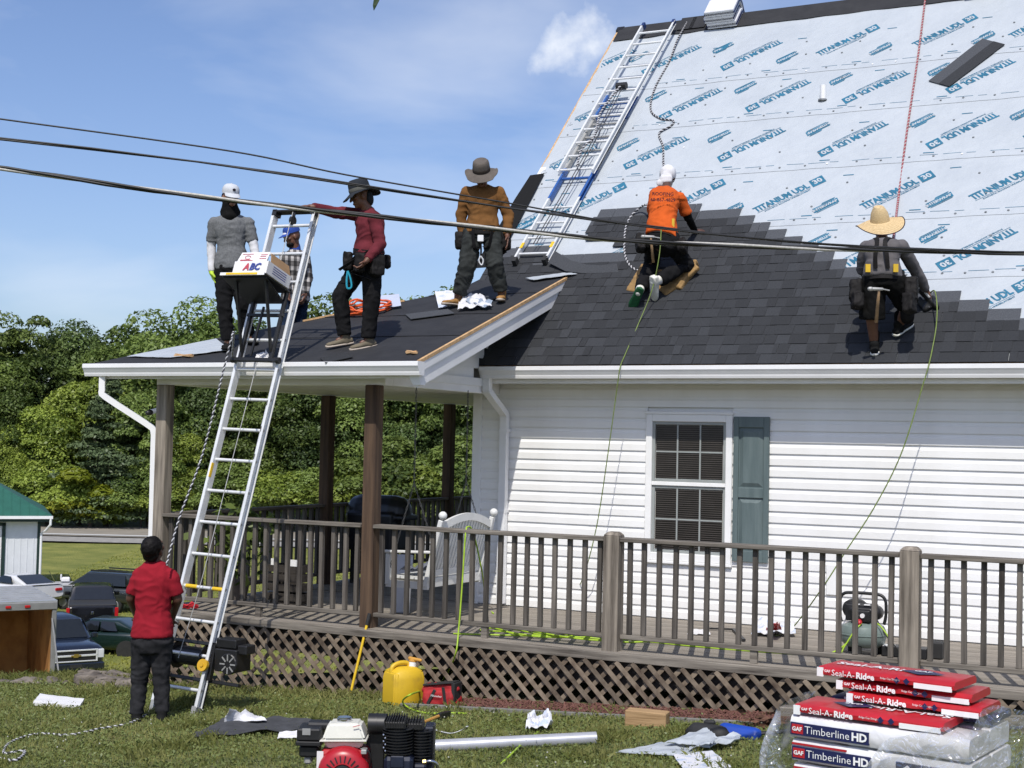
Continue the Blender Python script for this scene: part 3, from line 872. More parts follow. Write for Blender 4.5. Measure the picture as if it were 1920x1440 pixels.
for j in range(len(gd) - 1):
    b.mi = 0 if gd[j] < 18 else 1
    b.f += [(j * n + i, j * n + i + 1, (j + 1) * n + i + 1, (j + 1) * n + i) for i in range(n - 1)]; b.m += [b.mi] * (n - 1); b.cols += [None] * (n - 1)
b.v = [tuple(p) for p in V]
g = b.build('ground', [M['soil'], M['field']], None, smooth=True, kind='structure', fix=False)
# road along the foot of the wood
def ribbon(name, d0, d1, m, dz, kind='structure'):
    b = MB(); ls = [-220 + 10 * i for i in range(45)]
    b.strip([LD(l, d0, terrain(l, d0) + dz) for l in ls], [LD(l, d1, terrain(l, d1) + dz) for l in ls])
    return b.build(name, m, None, kind=kind, fix=False)
ribbon('road', 104.5, 113.5, M['asphalt'], .18)
ribbon('road_edge_line', 105.0, 105.9, M['roadline'], .21)
ribbon('gravel_shoulder', 100.8, 104.4, mat('gravel', (0.27, 0.26, 0.24), 0.95, 0.15, 2), .12)
# ================================================================== TREES
def leafmat(name, dark, light, tr=0.32):
    m = bpy.data.materials.new(name); m.use_nodes = True
    t = m.node_tree; N = t.nodes; K = t.links.new; N.clear()
    o = N.new('ShaderNodeOutputMaterial'); d = N.new('ShaderNodeBsdfDiffuse'); tl = N.new('ShaderNodeBsdfTranslucent'); mx_ = N.new('ShaderNodeMixShader')
    gls = N.new('ShaderNodeBsdfGlossy'); gls.inputs['Roughness'].default_value = .45; m2 = N.new('ShaderNodeMixShader'); m2.inputs[0].default_value = .02
    mx_.inputs[0].default_value = tr
    va = N.new('ShaderNodeVertexColor'); va.layer_name = 'tone'
    rp = N.new('ShaderNodeValToRGB'); rp.color_ramp.elements[0].color = tuple(dark) + (1,); rp.color_ramp.elements[1].color = tuple(light) + (1,)
    oi = N.new('ShaderNodeObjectInfo'); mr = N.new('ShaderNodeMapRange'); mr.inputs['To Min'].default_value = .72; mr.inputs['To Max'].default_value = 1.3
    mu = N.new('ShaderNodeMixRGB'); mu.blend_type = 'MULTIPLY'; mu.inputs[0].default_value = 1
    K(va.outputs['Color'], rp.inputs['Fac']); K(oi.outputs['Random'], mr.inputs['Value'])
    K(rp.outputs['Color'], mu.inputs[1]); K(mr.outputs['Result'], mu.inputs[2])
    K(mu.outputs['Color'], d.inputs['Color']); K(mu.outputs['Color'], tl.inputs['Color'])
    K(d.outputs[0], mx_.inputs[1]); K(tl.outputs[0], mx_.inputs[2]); K(mx_.outputs[0], m2.inputs[1]); K(gls.outputs[0], m2.inputs[2]); K(m2.outputs[0], o.inputs['Surface'])
    return m
M['bark'] = mat('bark', (0.09, 0.075, 0.06), 0.9, 0.3, 3, stretch=(1, 1, .2))
LEAF = {'green': leafmat('leaves_green', (0.045, 0.078, 0.018), (0.235, 0.310, 0.078)),
        'dark': leafmat('leaves_dark', (0.036, 0.066, 0.022), (0.175, 0.245, 0.075)),
        'bright': leafmat('leaves_bright', (0.080, 0.125, 0.018), (0.330, 0.400, 0.075)),
        'lime': leafmat('leaves_lime', (0.17, 0.22, 0.016), (0.40, 0.42, 0.045)),
        'pine': leafmat('pine_needles', (0.036, 0.058, 0.026), (0.150, 0.200, 0.090), .12)}
def leaf_mesh(name, cen, nrm, size, tone, m, seed):
    """many small bent leaf sprays as one crown mesh (numpy, fast)"""
    g = np.random.default_rng(seed); n = len(cen)
    nrm = nrm + g.normal(0, .55, (n, 3)); nrm /= np.linalg.norm(nrm, axis=1)[:, None]
    t = g.normal(0, 1, (n, 3)); t -= nrm * (t * nrm).sum(1)[:, None]; t /= np.linalg.norm(t, axis=1)[:, None]
    bt = np.cross(nrm, t)
    s = size[:, None]; a = t * s; c = bt * s * .55
    fold = nrm * s * .18
    V = np.empty((n, 4, 3)); V[:, 0] = cen - a; V[:, 1] = cen - c * 1.0 + fold; V[:, 2] = cen + a; V[:, 3] = cen + c + fold
    me = bpy.data.meshes.new(name)
    me.vertices.add(n * 4); me.loops.add(n * 4); me.polygons.add(n)
    me.vertices.foreach_set('co', V.reshape(-1)); me.loops.foreach_set('vertex_index', np.arange(n * 4, dtype=np.int32))
    me.polygons.foreach_set('loop_start', np.arange(0, n * 4, 4, dtype=np.int32)); me.polygons.foreach_set('loop_total', np.full(n, 4, dtype=np.int32))
    at = me.color_attributes.new('tone', 'FLOAT_COLOR', 'CORNER')
    col = np.ones((n, 4, 4)); col[:, :, :3] = np.repeat(tone, 4).reshape(n, 4, 1)
    at.data.foreach_set('color', col.reshape(-1))
    me.materials.append(m); me.update(); me.validate()
    return me
def crown(kind, seed, W, H, nb, per, size, m, squash=.8):
    """leaf-spray crown built of clumps, base at z=0, total height H, radius W"""
    g = np.random.default_rng(seed); C_, N_, S_, T_ = [], [], [], []
    for k in range(nb):
        if kind == 'pine':
            f = (k + .5) / nb; z = H * (.06 + .92 * f); rr = W * (1 - f) ** .8 * (.55 + .5 * g.random()); a = g.random() * 6.283
            c = np.array([math.cos(a) * rr * .7, math.sin(a) * rr * .7, z]); ax = np.array([max(.5, rr * .75), max(.5, rr * .75), .28 + .3 * g.random()])
        else:
            d = g.normal(0, 1, 3); d /= np.linalg.norm(d); f = g.random() ** .4 * (1.0 + .22 * (g.random() < .25))
            zc = H * .56; c = np.array([d[0] * W * .78 * f, d[1] * W * .78 * f, zc + d[2] * H * .40 * f])
            taper = 1 - .35 * max(0, (c[2] - zc) / (H * .4)); c[:2] *= taper
            r0 = W * ((.10 + .13 * g.random()) if kind == 'sparse' else (.20 + .20 * g.random())); ax = np.array([r0, r0, r0 * squash])
        n = int(per * (.6 + .8 * g.random()))
        q = g.normal(0, 1, (n, 3)); q[:, 2] = np.where(q[:, 2] < -.2, -q[:, 2] * .6, q[:, 2]); q /= np.linalg.norm(q, axis=1)[:, None]
        rad = .72 + .36 * g.random((n, 1)) ** .7
        p = c + q * ax * rad
        C_.append(p); nn = q / ax * ax.mean(); nn[:, 2] += .5; nn /= np.linalg.norm(nn, axis=1)[:, None]; N_.append(nn)
        S_.append(size * (.6 + .8 * g.random(n))); base = g.random() ** 1.3 * .62
        T_.append(np.clip(base + .45 * g.random(n), 0, 1))
    return leaf_mesh(kind + '_crown', np.concatenate(C_), np.concatenate(N_), np.concatenate(S_), np.concatenate(T_), m, seed + 1)
def trunk_mesh(H, r, seed, limbs=6):
    q = random.Random(seed); b = MB()
    pts = [(0, 0, -.6), (q.uniform(-.1, .1), 0, H * .25), (q.uniform(-.25, .25), q.uniform(-.2, .2), H * .55), (q.uniform(-.3, .3), q.uniform(-.3, .3), H * .88)]
    b.tube(pts, [r * 1.25, r, r * .65, r * .2], 7)
    for i in range(limbs):
        t = .28 + .5 * i / limbs; a = q.random() * 6.283; l = H * .30 * (1.1 - t)
        s = Vector((0, 0, H * t)); e = s + Vector((math.cos(a) * l, math.sin(a) * l, l * .7))
        b.tube([s, (s + e) / 2 + Vector((0, 0, -l * .08)), e], [r * .45, r * .3, r * .08], 5)
    return b.mesh('trunk', M['bark'])
PROTO = {}
def proto(key, *a, trunk=(10, .22)):
    PROTO[key] = (crown(*a), trunk_mesh(trunk[0], trunk[1], a[1]), a[3])
proto('oak_a', 'oak', 11, 5.0, 13.0, 58, 620, .135, LEAF['green'], trunk=(11, .24))
proto('oak_b', 'oak', 12, 4.2, 12.0, 52, 600, .13, LEAF['green'], trunk=(10, .22))
proto('sparse', 'sparse', 21, 4.6, 13.0, 95, 230, .13, LEAF['green'], trunk=(11.5, .20))
proto('sparse_d', 'sparse', 22, 4.4, 12.0, 85, 230, .13, LEAF['dark'], trunk=(10.5, .20))
proto('maple', 'maple', 13, 5.2, 13.5, 62, 600, .135, LEAF['dark'], trunk=(11, .24))
proto('locust', 'locust', 14, 4.4, 11.0, 54, 580, .125, LEAF['bright'], trunk=(9, .18))
proto('pine', 'pine', 15, 4.6, 14.0, 80, 480, .17, LEAF['pine'], trunk=(13, .22))
proto('shrub', 'shrub', 16, 3.2, 4.6, 34, 520, .12, LEAF['bright'], trunk=(3, .08))
proto('shrub_g', 'shrub', 17, 3.0, 5.2, 34, 520, .12, LEAF['green'], trunk=(3, .08))
proto('lime', 'shrub', 18, 1.5, 2.2, 14, 320, .11, LEAF['lime'], trunk=(1.5, .06))
def tree(key, l, d, h, name, label, cat='tree', group='trees along the far side of the road', wide=1.0, lift=0.0):
    cm, tm, H = PROTO[key]; s = h / H
    t = thing(name, label, cat, LD(l, d, terrain(l, d) - .1 + lift), group)
    t.rotation_euler = (0, 0, rnd.random() * 6.28)
    for nm, me in (('crown', cm), ('trunk', tm)):
        o = bpy.data.objects.new(nm, me); COL.objects.link(o); o.parent = t
        o.scale = (s * wide, s * wide, s)
    return t
def tree_px(key, px, ytop, d, *a, **k):
    """stand a tree at bearing px, distance d, tall enough to show its top at row ytop"""
    l = (px - 960) / FPX * d
    z = terrain(l, d); r = ray(px, ytop) * (d / FPX); h = CAM.z + r.z - z
    return tree(key, l, d, h, *a, **k)
row = [  # kind, bearing, row of the top, distance, name, label
    ('oak_a', -60, 600, 121, 'oak_tree', 'tall green tree at the left edge of the wood'),
    ('sparse', 40, 578, 123, 'oak_tree', 'tree with a ragged open top at the far left of the skyline'),
    ('maple', 128, 618, 126, 'maple_tree', 'dark rounded tree on the skyline left of the porch roof'),
    ('sparse_d', 185, 628, 129, 'oak_tree', 'mid green tree on the skyline beside the tall domed tree'),
    ('oak_a', 250, 580, 126, 'oak_tree', 'tall domed tree rising above the porch gutter corner'),
    ('sparse', 318, 622, 128, 'oak_tree', 'tree just right of the tall domed tree'),
    ('oak_a', 392, 556, 122, 'oak_tree', 'tall tree behind the man in the grey shirt'),
    ('sparse_d', 455, 590, 126, 'maple_tree', 'dark tree behind the hoist platform'),
    ('sparse', 520, 600, 125, 'oak_tree', 'tree behind the man in the plaid shirt'),
    ('oak_a', 592, 552, 124, 'oak_tree', 'tree between the plaid shirt and the maroon shirt'),
    ('sparse', 665, 582, 128, 'oak_tree', 'tree behind the legs of the man in maroon'),
    ('sparse', 752, 538, 124, 'oak_tree', 'light tree over the orange hose on the skyline'),
    ('sparse', 815, 530, 128, 'oak_tree', 'tree left of the man in the brown shirt'),
    ('maple', 890, 560, 130, 'maple_tree', 'tree behind the left rake of the house'),
    ('oak_a', 980, 580, 130, 'oak_tree', 'tree hidden for the most part by the house'),
    ('locust', 95, 745, 117, 'locust_tree', 'bright yellow green tree above the barn'),
    ('locust', 155, 690, 118, 'locust_tree', 'bright yellow green tree beside the dark pine'),
    ('pine', 205, 690, 115, 'pine_tree', 'dark layered pine left of the porch corner'),
    ('oak_a', 10, 700, 119, 'oak_tree', 'grey green tree behind the barn at the left edge'),
    ('locust', 10, 820, 114.5, 'locust_tree', 'light green tree right above the green barn roof'),
    ('maple', 60, 855, 115.5, 'maple_tree', 'dull dark tree low behind the light shrubs'),
    ('oak_b', 285, 715, 116, 'oak_tree', 'leafy tree behind the porch downspout'),
    ('locust', 345, 790, 116, 'locust_tree', 'green tree behind the porch corner post'),
    ('maple', 420, 700, 119, 'maple_tree', 'dark tree seen between the ladder rails'),
    ('oak_a', 500, 690, 117, 'oak_tree', 'tree right of the hoist ladder under the porch roof'),
    ('maple', 585, 690, 119, 'maple_tree', 'dark tree behind the far porch post'),
    ('oak_b', 655, 700, 118, 'oak_tree', 'tree between the far post and the brown post'),
    ('maple', 740, 690, 119, 'maple_tree', 'dark tree right of the brown porch post'),
    ('oak_b', 810, 700, 118, 'oak_tree', 'tree behind the farthest porch post'),
    ('maple', 875, 700, 119, 'maple_tree', 'dark tree beside the house corner'),
    ('shrub', 120, 880, 114, 'roadside_bush', 'broad light green bush across the road left of the man in red'),
    ('shrub', 215, 905, 114, 'roadside_bush', 'low green bush beside the road near the porch post'),
    ('lime', 176, 884, 112.6, 'roadside_bush', 'small lime yellow bush in the light green hedge'),
    ('shrub_g', 270, 880, 114, 'roadside_bush', 'green bush just left of the porch downspout'),
    ('shrub', 345, 900, 114, 'roadside_bush', 'bush behind the porch rail left of the ladder'),
    ('shrub_g', 430, 880, 114, 'roadside_bush', 'bush between the ladder rails'),
    ('shrub', 505, 875, 114, 'roadside_bush', 'bush right of the ladder below the dead branch'),
    ('shrub_g', 575, 890, 114, 'roadside_bush', 'bush left of the far porch post'),
    ('shrub', 650, 870, 114, 'roadside_bush', 'bush right of the far porch post'),
    ('shrub_g', 730, 840, 114, 'roadside_bush', 'tall bush right of the brown post'),
    ('shrub', 790, 865, 114, 'roadside_bush', 'bright bush behind the porch swing'),
    ('shrub_g', 860, 840, 114, 'roadside_bush', 'pale leafy bush beside the house corner'),
    ('shrub_g', 30, 900, 114, 'roadside_bush', 'green bush peeping over the barn eave'),
]
for key, px, yt, d, nm, lab in row:
    bush = nm.endswith('bush')
    tree_px(key, px, yt, d, nm, lab, 'bush' if bush else 'tree', 'bushes beside the road' if bush else 'trees along the far side of the road', wide=1.25 if bush else 1.0)
# the wood goes on to both sides, beyond what the photograph shows
for i in range(26):
    l = (-52 - 5.2 * i) if i < 11 else (4 + 5.4 * (i - 11)); d = 118 + 9 * rnd.random(); key = ('oak_a', 'maple', 'oak_b', 'locust', 'sparse')[i % 5]; H = PROTO[key][2]; s = (14 + 4 * rnd.random()) / H
    o = bpy.data.objects.new('far_woodland', PROTO[key][0]); COL.objects.link(o); o.location = LD(l, d, terrain(l, d) - .2); o.scale = (s * 1.1, s * 1.1, s); o.rotation_euler = (0, 0, rnd.random() * 6); o['kind'] = 'stuff'
# bare dead branch in the wood
b = MB(); q = random.Random(5)
p0_ = LD((545 - 960) / FPX * 111, 111); p0_.z = terrain(0, 111)
def twig(p, d_, l, r, lev):
    e = p + d_ * l; b.tube([p, (p + e) / 2 + Vector((q.uniform(-.1, .1), q.uniform(-.1, .1), .05)), e], [r, r * .75, r * .4], 4)
    if lev:
        for _ in range(3):
            dd = (d_ + Vector((q.uniform(-.8, .8), q.uniform(-.8, .8), q.uniform(-.1, .6)))).normalized(); twig(p + d_ * l * q.uniform(.5, .95), dd, l * .6, r * .5, lev - 1)
twig(p0_, Vector((0, 0, 1)), 2.2, .08, 4)
solo(b, 'dead_sapling', M['bark'], 'bare grey dead sapling in front of the wood, seen right of the ladder', 'tree')

# ================================================================== LAWN
def grass(name, pts, h, w, m, seed, label, lean=.5):
    g = np.random.default_rng(seed); n = len(pts)
    a = g.random(n) * 6.283; hh = h * (.45 + .9 * g.random(n)); ww = w * (.7 + .6 * g.random(n))
    dx = np.stack([np.cos(a), np.sin(a), np.zeros(n)], 1); ln = g.random(n)[:, None] * lean
    la = g.random(n) * 6.283; lv = np.stack([np.cos(la), np.sin(la), np.zeros(n)], 1) * ln * hh[:, None]
    V = np.empty((n, 4, 3)); up = np.array([0, 0, 1.])
    V[:, 0] = pts - dx * ww[:, None]; V[:, 1] = pts + dx * ww[:, None]
    V[:, 2] = pts + lv * .45 + up * hh[:, None] * .6 + dx * ww[:, None] * .7; V[:, 3] = pts + lv + up * (hh * (1 - .25 * ln[:, 0]))[:, None]
    me = bpy.data.meshes.new(name); me.vertices.add(n * 4); me.loops.add(n * 6); me.polygons.add(n * 2)
    me.vertices.foreach_set('co', V.reshape(-1))
    idx = (np.arange(n)[:, None] * 4 + np.array([0, 1, 2, 0, 2, 3])[None]).astype(np.int32)
    me.loops.foreach_set('vertex_index', idx.reshape(-1))
    me.polygons.foreach_set('loop_start', np.arange(0, n * 6, 3, dtype=np.int32)); me.polygons.foreach_set('loop_total', np.full(n * 2, 3, dtype=np.int32))
    at = me.color_attributes.new('tone', 'FLOAT_COLOR', 'CORNER')
    patch = np.array([mnoise.noise(Vector((p[0] * 1.6, p[1] * 1.6, 0))) for p in pts[::1]]) if n < 200000 else np.zeros(n)
    tn = np.clip(.42 + .55 * patch + .5 * (g.random(n) - .5), 0, 1)
    col = np.ones((n, 6, 4)); col[:, :, :3] = np.repeat(tn, 6).reshape(n, 6, 1)
    at.data.foreach_set('color', col.reshape(-1))
    me.materials.append(m); me.update(); me.validate()
    return link_mesh(name, me, None, None, 'stuff')
LEAF['grass'] = leafmat('lawn_grass_blades', (0.140, 0.165, 0.036), (0.37, 0.36, 0.135), .3)
LEAF['clover'] = leafmat('clover_leaves', (0.125, 0.175, 0.04), (0.28, 0.325, 0.12), .3)
g = np.random.default_rng(4)
def lawn_pts(n):
    px = g.uniform(-60, 1980, n); py = 1262 + 190 * g.random(n) ** .9
    out_ = []
    rx = RIGHT; zc = -0.632 + 0.0585 * CAM.x - CAM.z
    R3 = np.array([RIGHT, UPV, FWD])
    rr = np.stack([px - 960, 720 - py, np.full(n, FPX)], 1) @ R3
    t = zc / (rr[:, 2] - .0585 * rr[:, 0]); P = np.array(CAM) + rr * t[:, None]
    dep = t * FPX
    ok = (dep < 15.2) & ~((P[:, 1] > -2.52) & (P[:, 0] > -2.5))
    P = P[ok]; P[:, 2] = -0.632 + .0585 * P[:, 0] - .005
    return P
# the lawn is strewn evenly over its own area
n = 900000
lx = g.uniform(-6.5, 8.0, n); ly = g.uniform(-8.6, .3, n)
ld_ = (lx - CAM.x) * FH.x + (ly - CAM.y) * FH.y; ll = (lx - CAM.x) * RH.x + (ly - CAM.y) * RH.y
keep = (ld_ < 15.3) & (ld_ > 6.8) & (np.abs(ll) < ld_ * .40 + .3) & ~((ly > -2.52) & (lx > -2.52)) & ~((ly > -2.95) & (lx > 1.0) & (g.random(n) > .15))
lx, ly = lx[keep], ly[keep]
lawn = np.stack([lx, ly, -.632 + .0585 * lx - .008], 1)
print('lawn blades', len(lawn))
grass('lawn_grass', lawn[:165000], .042, .0032, LEAF['grass'], 8, '')
tall = np.array([p for p in lawn[240000:330000] if (mnoise.noise(Vector((p[0] * 2.3, p[1] * 2.3, 11))) > .30) or (p[1] > -2.8 and p[0] < 1.0)][:16000])
grass('tall_lawn_grass', tall, .085, .0036, LEAF['grass'], 18, '', .9)
dry = np.array([p for p in lawn[330000:400000] if mnoise.noise(Vector((p[0] * 1.1, p[1] * 1.4, 31))) > .12][:22000])
LEAF['straw'] = leafmat('dry_grass', (0.20, 0.165, 0.075), (0.40, 0.33, 0.17), .2)
grass('dry_grass', dry, .03, .003, LEAF['straw'], 28, '', 1.6)
fp = []; qf = np.random.default_rng(77); nf = 52000
fl = qf.uniform(-26, 3, nf); fd = 40 + 60 * qf.random(nf) ** 1.2
for l_, d_ in zip(fl, fd):
    p = LD(l_, d_); fp.append((p.x, p.y, terrain(l_, d_) - .03))
LEAF['fieldg'] = leafmat('field_grass_blades', (0.14, 0.165, 0.026), (0.32, 0.31, 0.075), .3)
grass('field_grass', np.array(fp), .13, .035, LEAF['fieldg'], 38, '', 1.2)
cl = lawn[190000:236000]
gcl = np.random.default_rng(9); nn = gcl.normal(0, .35, (len(cl), 3)); nn[:, 2] = 1
cl = cl + np.array([0, 0, 1.]) * (.02 + .025 * gcl.random(len(cl)))[:, None]
me = leaf_mesh('clover', cl, nn, .011 + .008 * gcl.random(len(cl)), np.clip(.35 + .5 * gcl.random(len(cl)), 0, 1), LEAF['clover'], 10)
link_mesh('clover', me, None, None, 'stuff')
M['clover_flower'] = mat('white_clover_flower', (0.42, 0.42, 0.36), .8, .1)
b = MB(); q = random.Random(2)
for i in range(300):
    p = lawn[-1 - i * 37 % len(lawn)]
    if mnoise.noise(Vector((p[0] * .7, p[1] * .7, 5))) < -.05: continue
    b.ell((p[0], p[1], p[2] + .045), .0065, 5, 3)
link_mesh('clover_flower', b.mesh('clover_flower', M['clover_flower']), None, None, 'stuff')
# mulch bed along the lattice with its timber edging
M['mulch'] = mat('red_mulch', (0.10, 0.038, 0.028), .9, scale=30, col2=(0.22, 0.10, 0.075), bump=.5, bscale=50, rndv=.3)
b = MB(); q = random.Random(12)
for i in range(2600):
    x = q.uniform(1.2, 4.35); y = q.uniform(-2.93, -2.50); z = gz(x, 0) + .012 + q.random() * .02; a = q.random() * 3.14
    l_ = q.uniform(.02, .06); w_ = .012
    b.box((x, y, z), (l_, w_, .006), Matrix.Rotation(a, 3, 'Z') @ Matrix.Rotation(q.uniform(-.4, .4), 3, 'Y'))
link_mesh('mulch_bed', b.mesh('mulch_bed', M['mulch'], fix=False), None, None, 'stuff')
b = MB(); b.strip([Vector((x, -2.95, gz(x, 0) + .008)) for x in (1.1, 4.4)], [Vector((x, -2.48, gz(x, 0) + .012)) for x in (1.1, 4.4)])
link_mesh('mulch_ground', b.mesh('mulch_ground', M['mulch'], fix=False), None, None, 'structure')
M['edging'] = mat('grey_edging', (0.17, 0.165, 0.15), .85, .2, 9)
for xa, xb in ((.9, 2.6), (2.62, 4.4)):
    o = MB().bar((xa, -2.97, gz(xa, 0) + .01), (xb, -2.975, gz(xb, 0) + .01), .035, .05).build('landscape_edging', M['edging'], None, bevel=.005)
    props(o, 'grey edging strip along the mulch bed, ' + ('left length near the tool bag' if xa < 1 else 'right length toward the shingle pallet'), 'edging', 'edging strips along the mulch bed')
o = MB().bar((4.25, -2.62, gz(4.3, 0) + .035), (7.4, -2.62, gz(7.4, 0) + .035), .14, .14).build('landscape_timber', M['wx'], None, bevel=.01)
props(o, 'grey timber lying along the lattice behind the shingle pallet', 'timber')
# ================================================================== PEOPLE
def remesh(mb, voxel, smooth=3, disp=None, fac=.5):
    me = bpy.data.meshes.new('tmp'); me.from_pydata(mb.v, [], mb.f); me.update()
    bm = bmesh.new(); bm.from_mesh(me); bmesh.ops.recalc_face_normals(bm, faces=bm.faces); bm.to_mesh(me); bm.free()
    o = bpy.data.objects.new('tmp', me); COL.objects.link(o)
    r = o.modifiers.new('r', 'REMESH'); r.mode = 'VOXEL'; r.voxel_size = voxel
    if smooth:
        s = o.modifiers.new('s', 'SMOOTH'); s.factor = fac; s.iterations = smooth
    dg = bpy.context.evaluated_depsgraph_get(); dg.update()
    m2 = bpy.data.meshes.new_from_object(o.evaluated_get(dg))
    bpy.data.objects.remove(o); bpy.data.meshes.remove(me)
    if disp:
        n = len(m2.vertices); co = np.empty(n * 3, dtype=np.float32); m2.vertices.foreach_get('co', co); co = co.reshape(-1, 3)
        nr = np.empty(n * 3, dtype=np.float32); m2.vertex_normals.foreach_get('vector', nr); nr = nr.reshape(-1, 3)
        d = np.array([disp(Vector(p)) for p in co], dtype=np.float32)
        m2.vertices.foreach_set('co', (co + nr * d[:, None]).reshape(-1)); m2.update()
    m2.polygons.foreach_set('use_smooth', [True] * len(m2.polygons))
    return m2
def piece(name, me, m, parent, label=None):
    me.materials.clear()
    for q in (m if isinstance(m, (list, tuple)) else [m]): me.materials.append(q)
    me.name = name
    return link_mesh(name, me, parent, label)
def folds(seed, amp=.006, f=(8, 8, 13)):
    o = Vector((seed * 3.1, seed * 1.7, seed * .9))
    def fn(p):
        q = Vector((p.x * f[0], p.y * f[1], p.z * f[2])) + o
        w = Vector((mnoise.noise(q * .5), mnoise.noise(q * .5 + Vector((9, 0, 0))), 0)) * 1.6
        return amp * .8 * (1 - 2.2 * abs(mnoise.noise(q + w))) + amp * .6 * mnoise.noise(q * .45 + w)
    return fn
def chain(b, pts, rs, n=12):
    for i in range(len(pts) - 1): b.cone(pts[i], pts[i + 1], rs[i], rs[i + 1], n)
def sleeve(b, pts, rs, n=14):
    """tube of cloth with an open-looking flat cuff"""
    b.tube(pts, rs, n)
    for p, r in zip(pts[:-1], rs[:-1]): b.ell(p, r * .99, 12, 8)
def loft(b, secs, n=20):
    vs = []; fs = []
    for c, X_, Y_, rx, ry in secs:
        for j in range(n):
            a = 2 * math.pi * j / n; ca, sa = math.cos(a), math.sin(a)
            ex = math.copysign(abs(ca) ** .85, ca); ey = math.copysign(abs(sa) ** .85, sa)
            vs.append(c + X_ * (rx * ex) + Y_ * (ry * ey))
    for i in range(len(secs) - 1):
        for j in range(n): fs.append((i * n + j, i * n + (j + 1) % n, (i + 1) * n + (j + 1) % n, (i + 1) * n + j))
    fs.append(tuple(range(n))[::-1]); fs.append(tuple((len(secs) - 1) * n + j for j in range(n)))
    b.add(vs, fs)
def frame_of(f, u):
    f = Vector(f).normalized(); u = Vector(u); s = f.cross(u).normalized(); u = s.cross(f).normalized()
    return Matrix((s, f, u)).transposed()       # columns: right, forward, up
def hand(b, w, d, pn, curl=.5, k=1.0, inflate=0.0, side=1):
    """palm, four unequal bent fingers and a thumb leaving the side of the palm. d: direction of the hand, pn: palm normal"""
    d = Vector(d).normalized(); pn = Vector(pn); pn = (pn - d * pn.dot(d)).normalized(); s = d.cross(pn) * side
    pc = w + d * .048 * k
    Mx = Matrix((s, d, pn)).transposed()
    b.ell(pc, (.041 * k + inflate, .052 * k + inflate, .016 * k + inflate), 12, 8, Mx)
    b.cone(w - d * .02, w + d * .02, .026 * k + inflate, .027 * k + inflate, 10)
    for i, (o, l) in enumerate(((-.031, .068), (-.0105, .078), (.0105, .073), (.030, .058))):
        p0 = w + d * .088 * k + s * o * k
        sp = s * (o * 2.2)
        a1 = curl * .7; a2 = curl * 1.7
        d1 = (d * math.cos(a1) + pn * math.sin(a1) + sp * .6).normalized(); p1 = p0 + d1 * (l * .55 * k)
        d2 = (d * math.cos(a2) + pn * math.sin(a2) + sp * .4).normalized(); p2 = p1 + d2 * (l * .5 * k)
        b.cone(p0 - d * .02 * k, p1, .0092 * k + inflate, .0085 * k + inflate, 8); b.cone(p1, p2, .0085 * k + inflate, .0072 * k + inflate, 8)
    t0 = w + d * .025 * k - s * .032 * k; t1 = t0 + (d * .6 - s * .75 + pn * .35).normalized() * .038 * k; t2 = t1 + (d * .9 - s * .15 + pn * .35).normalized() * .03 * k
    b.cone(t0, t1, .0125 * k + inflate, .0105 * k + inflate, 8); b.cone(t1, t2, .0105 * k + inflate, .0085 * k + inflate, 8)

SKIN = {'tan': mat('skin_tan', (0.25, 0.115, 0.065), .5, .08, 20), 'brown': mat('skin_brown', (0.14, 0.062, 0.036), .5, .1, 20), 'dark': mat('skin_deep_brown', (0.075, 0.034, 0.022), .5, .1, 20)}
def cloth(name, c, var=.12, sc_=14, c2=None, bump=.25, rough=.95): return mat(name, c, rough, var, sc_, col2=c2, bump=bump, bscale=160, bdist=.004, spec=.15)
M['eye'] = mat('eye', (0.02, 0.015, 0.012), .3)
M['hair'] = mat('black_hair', (0.006, 0.005, 0.005), .6, .3, 60, bump=.5, bscale=120, bdist=.006, spec=.15)

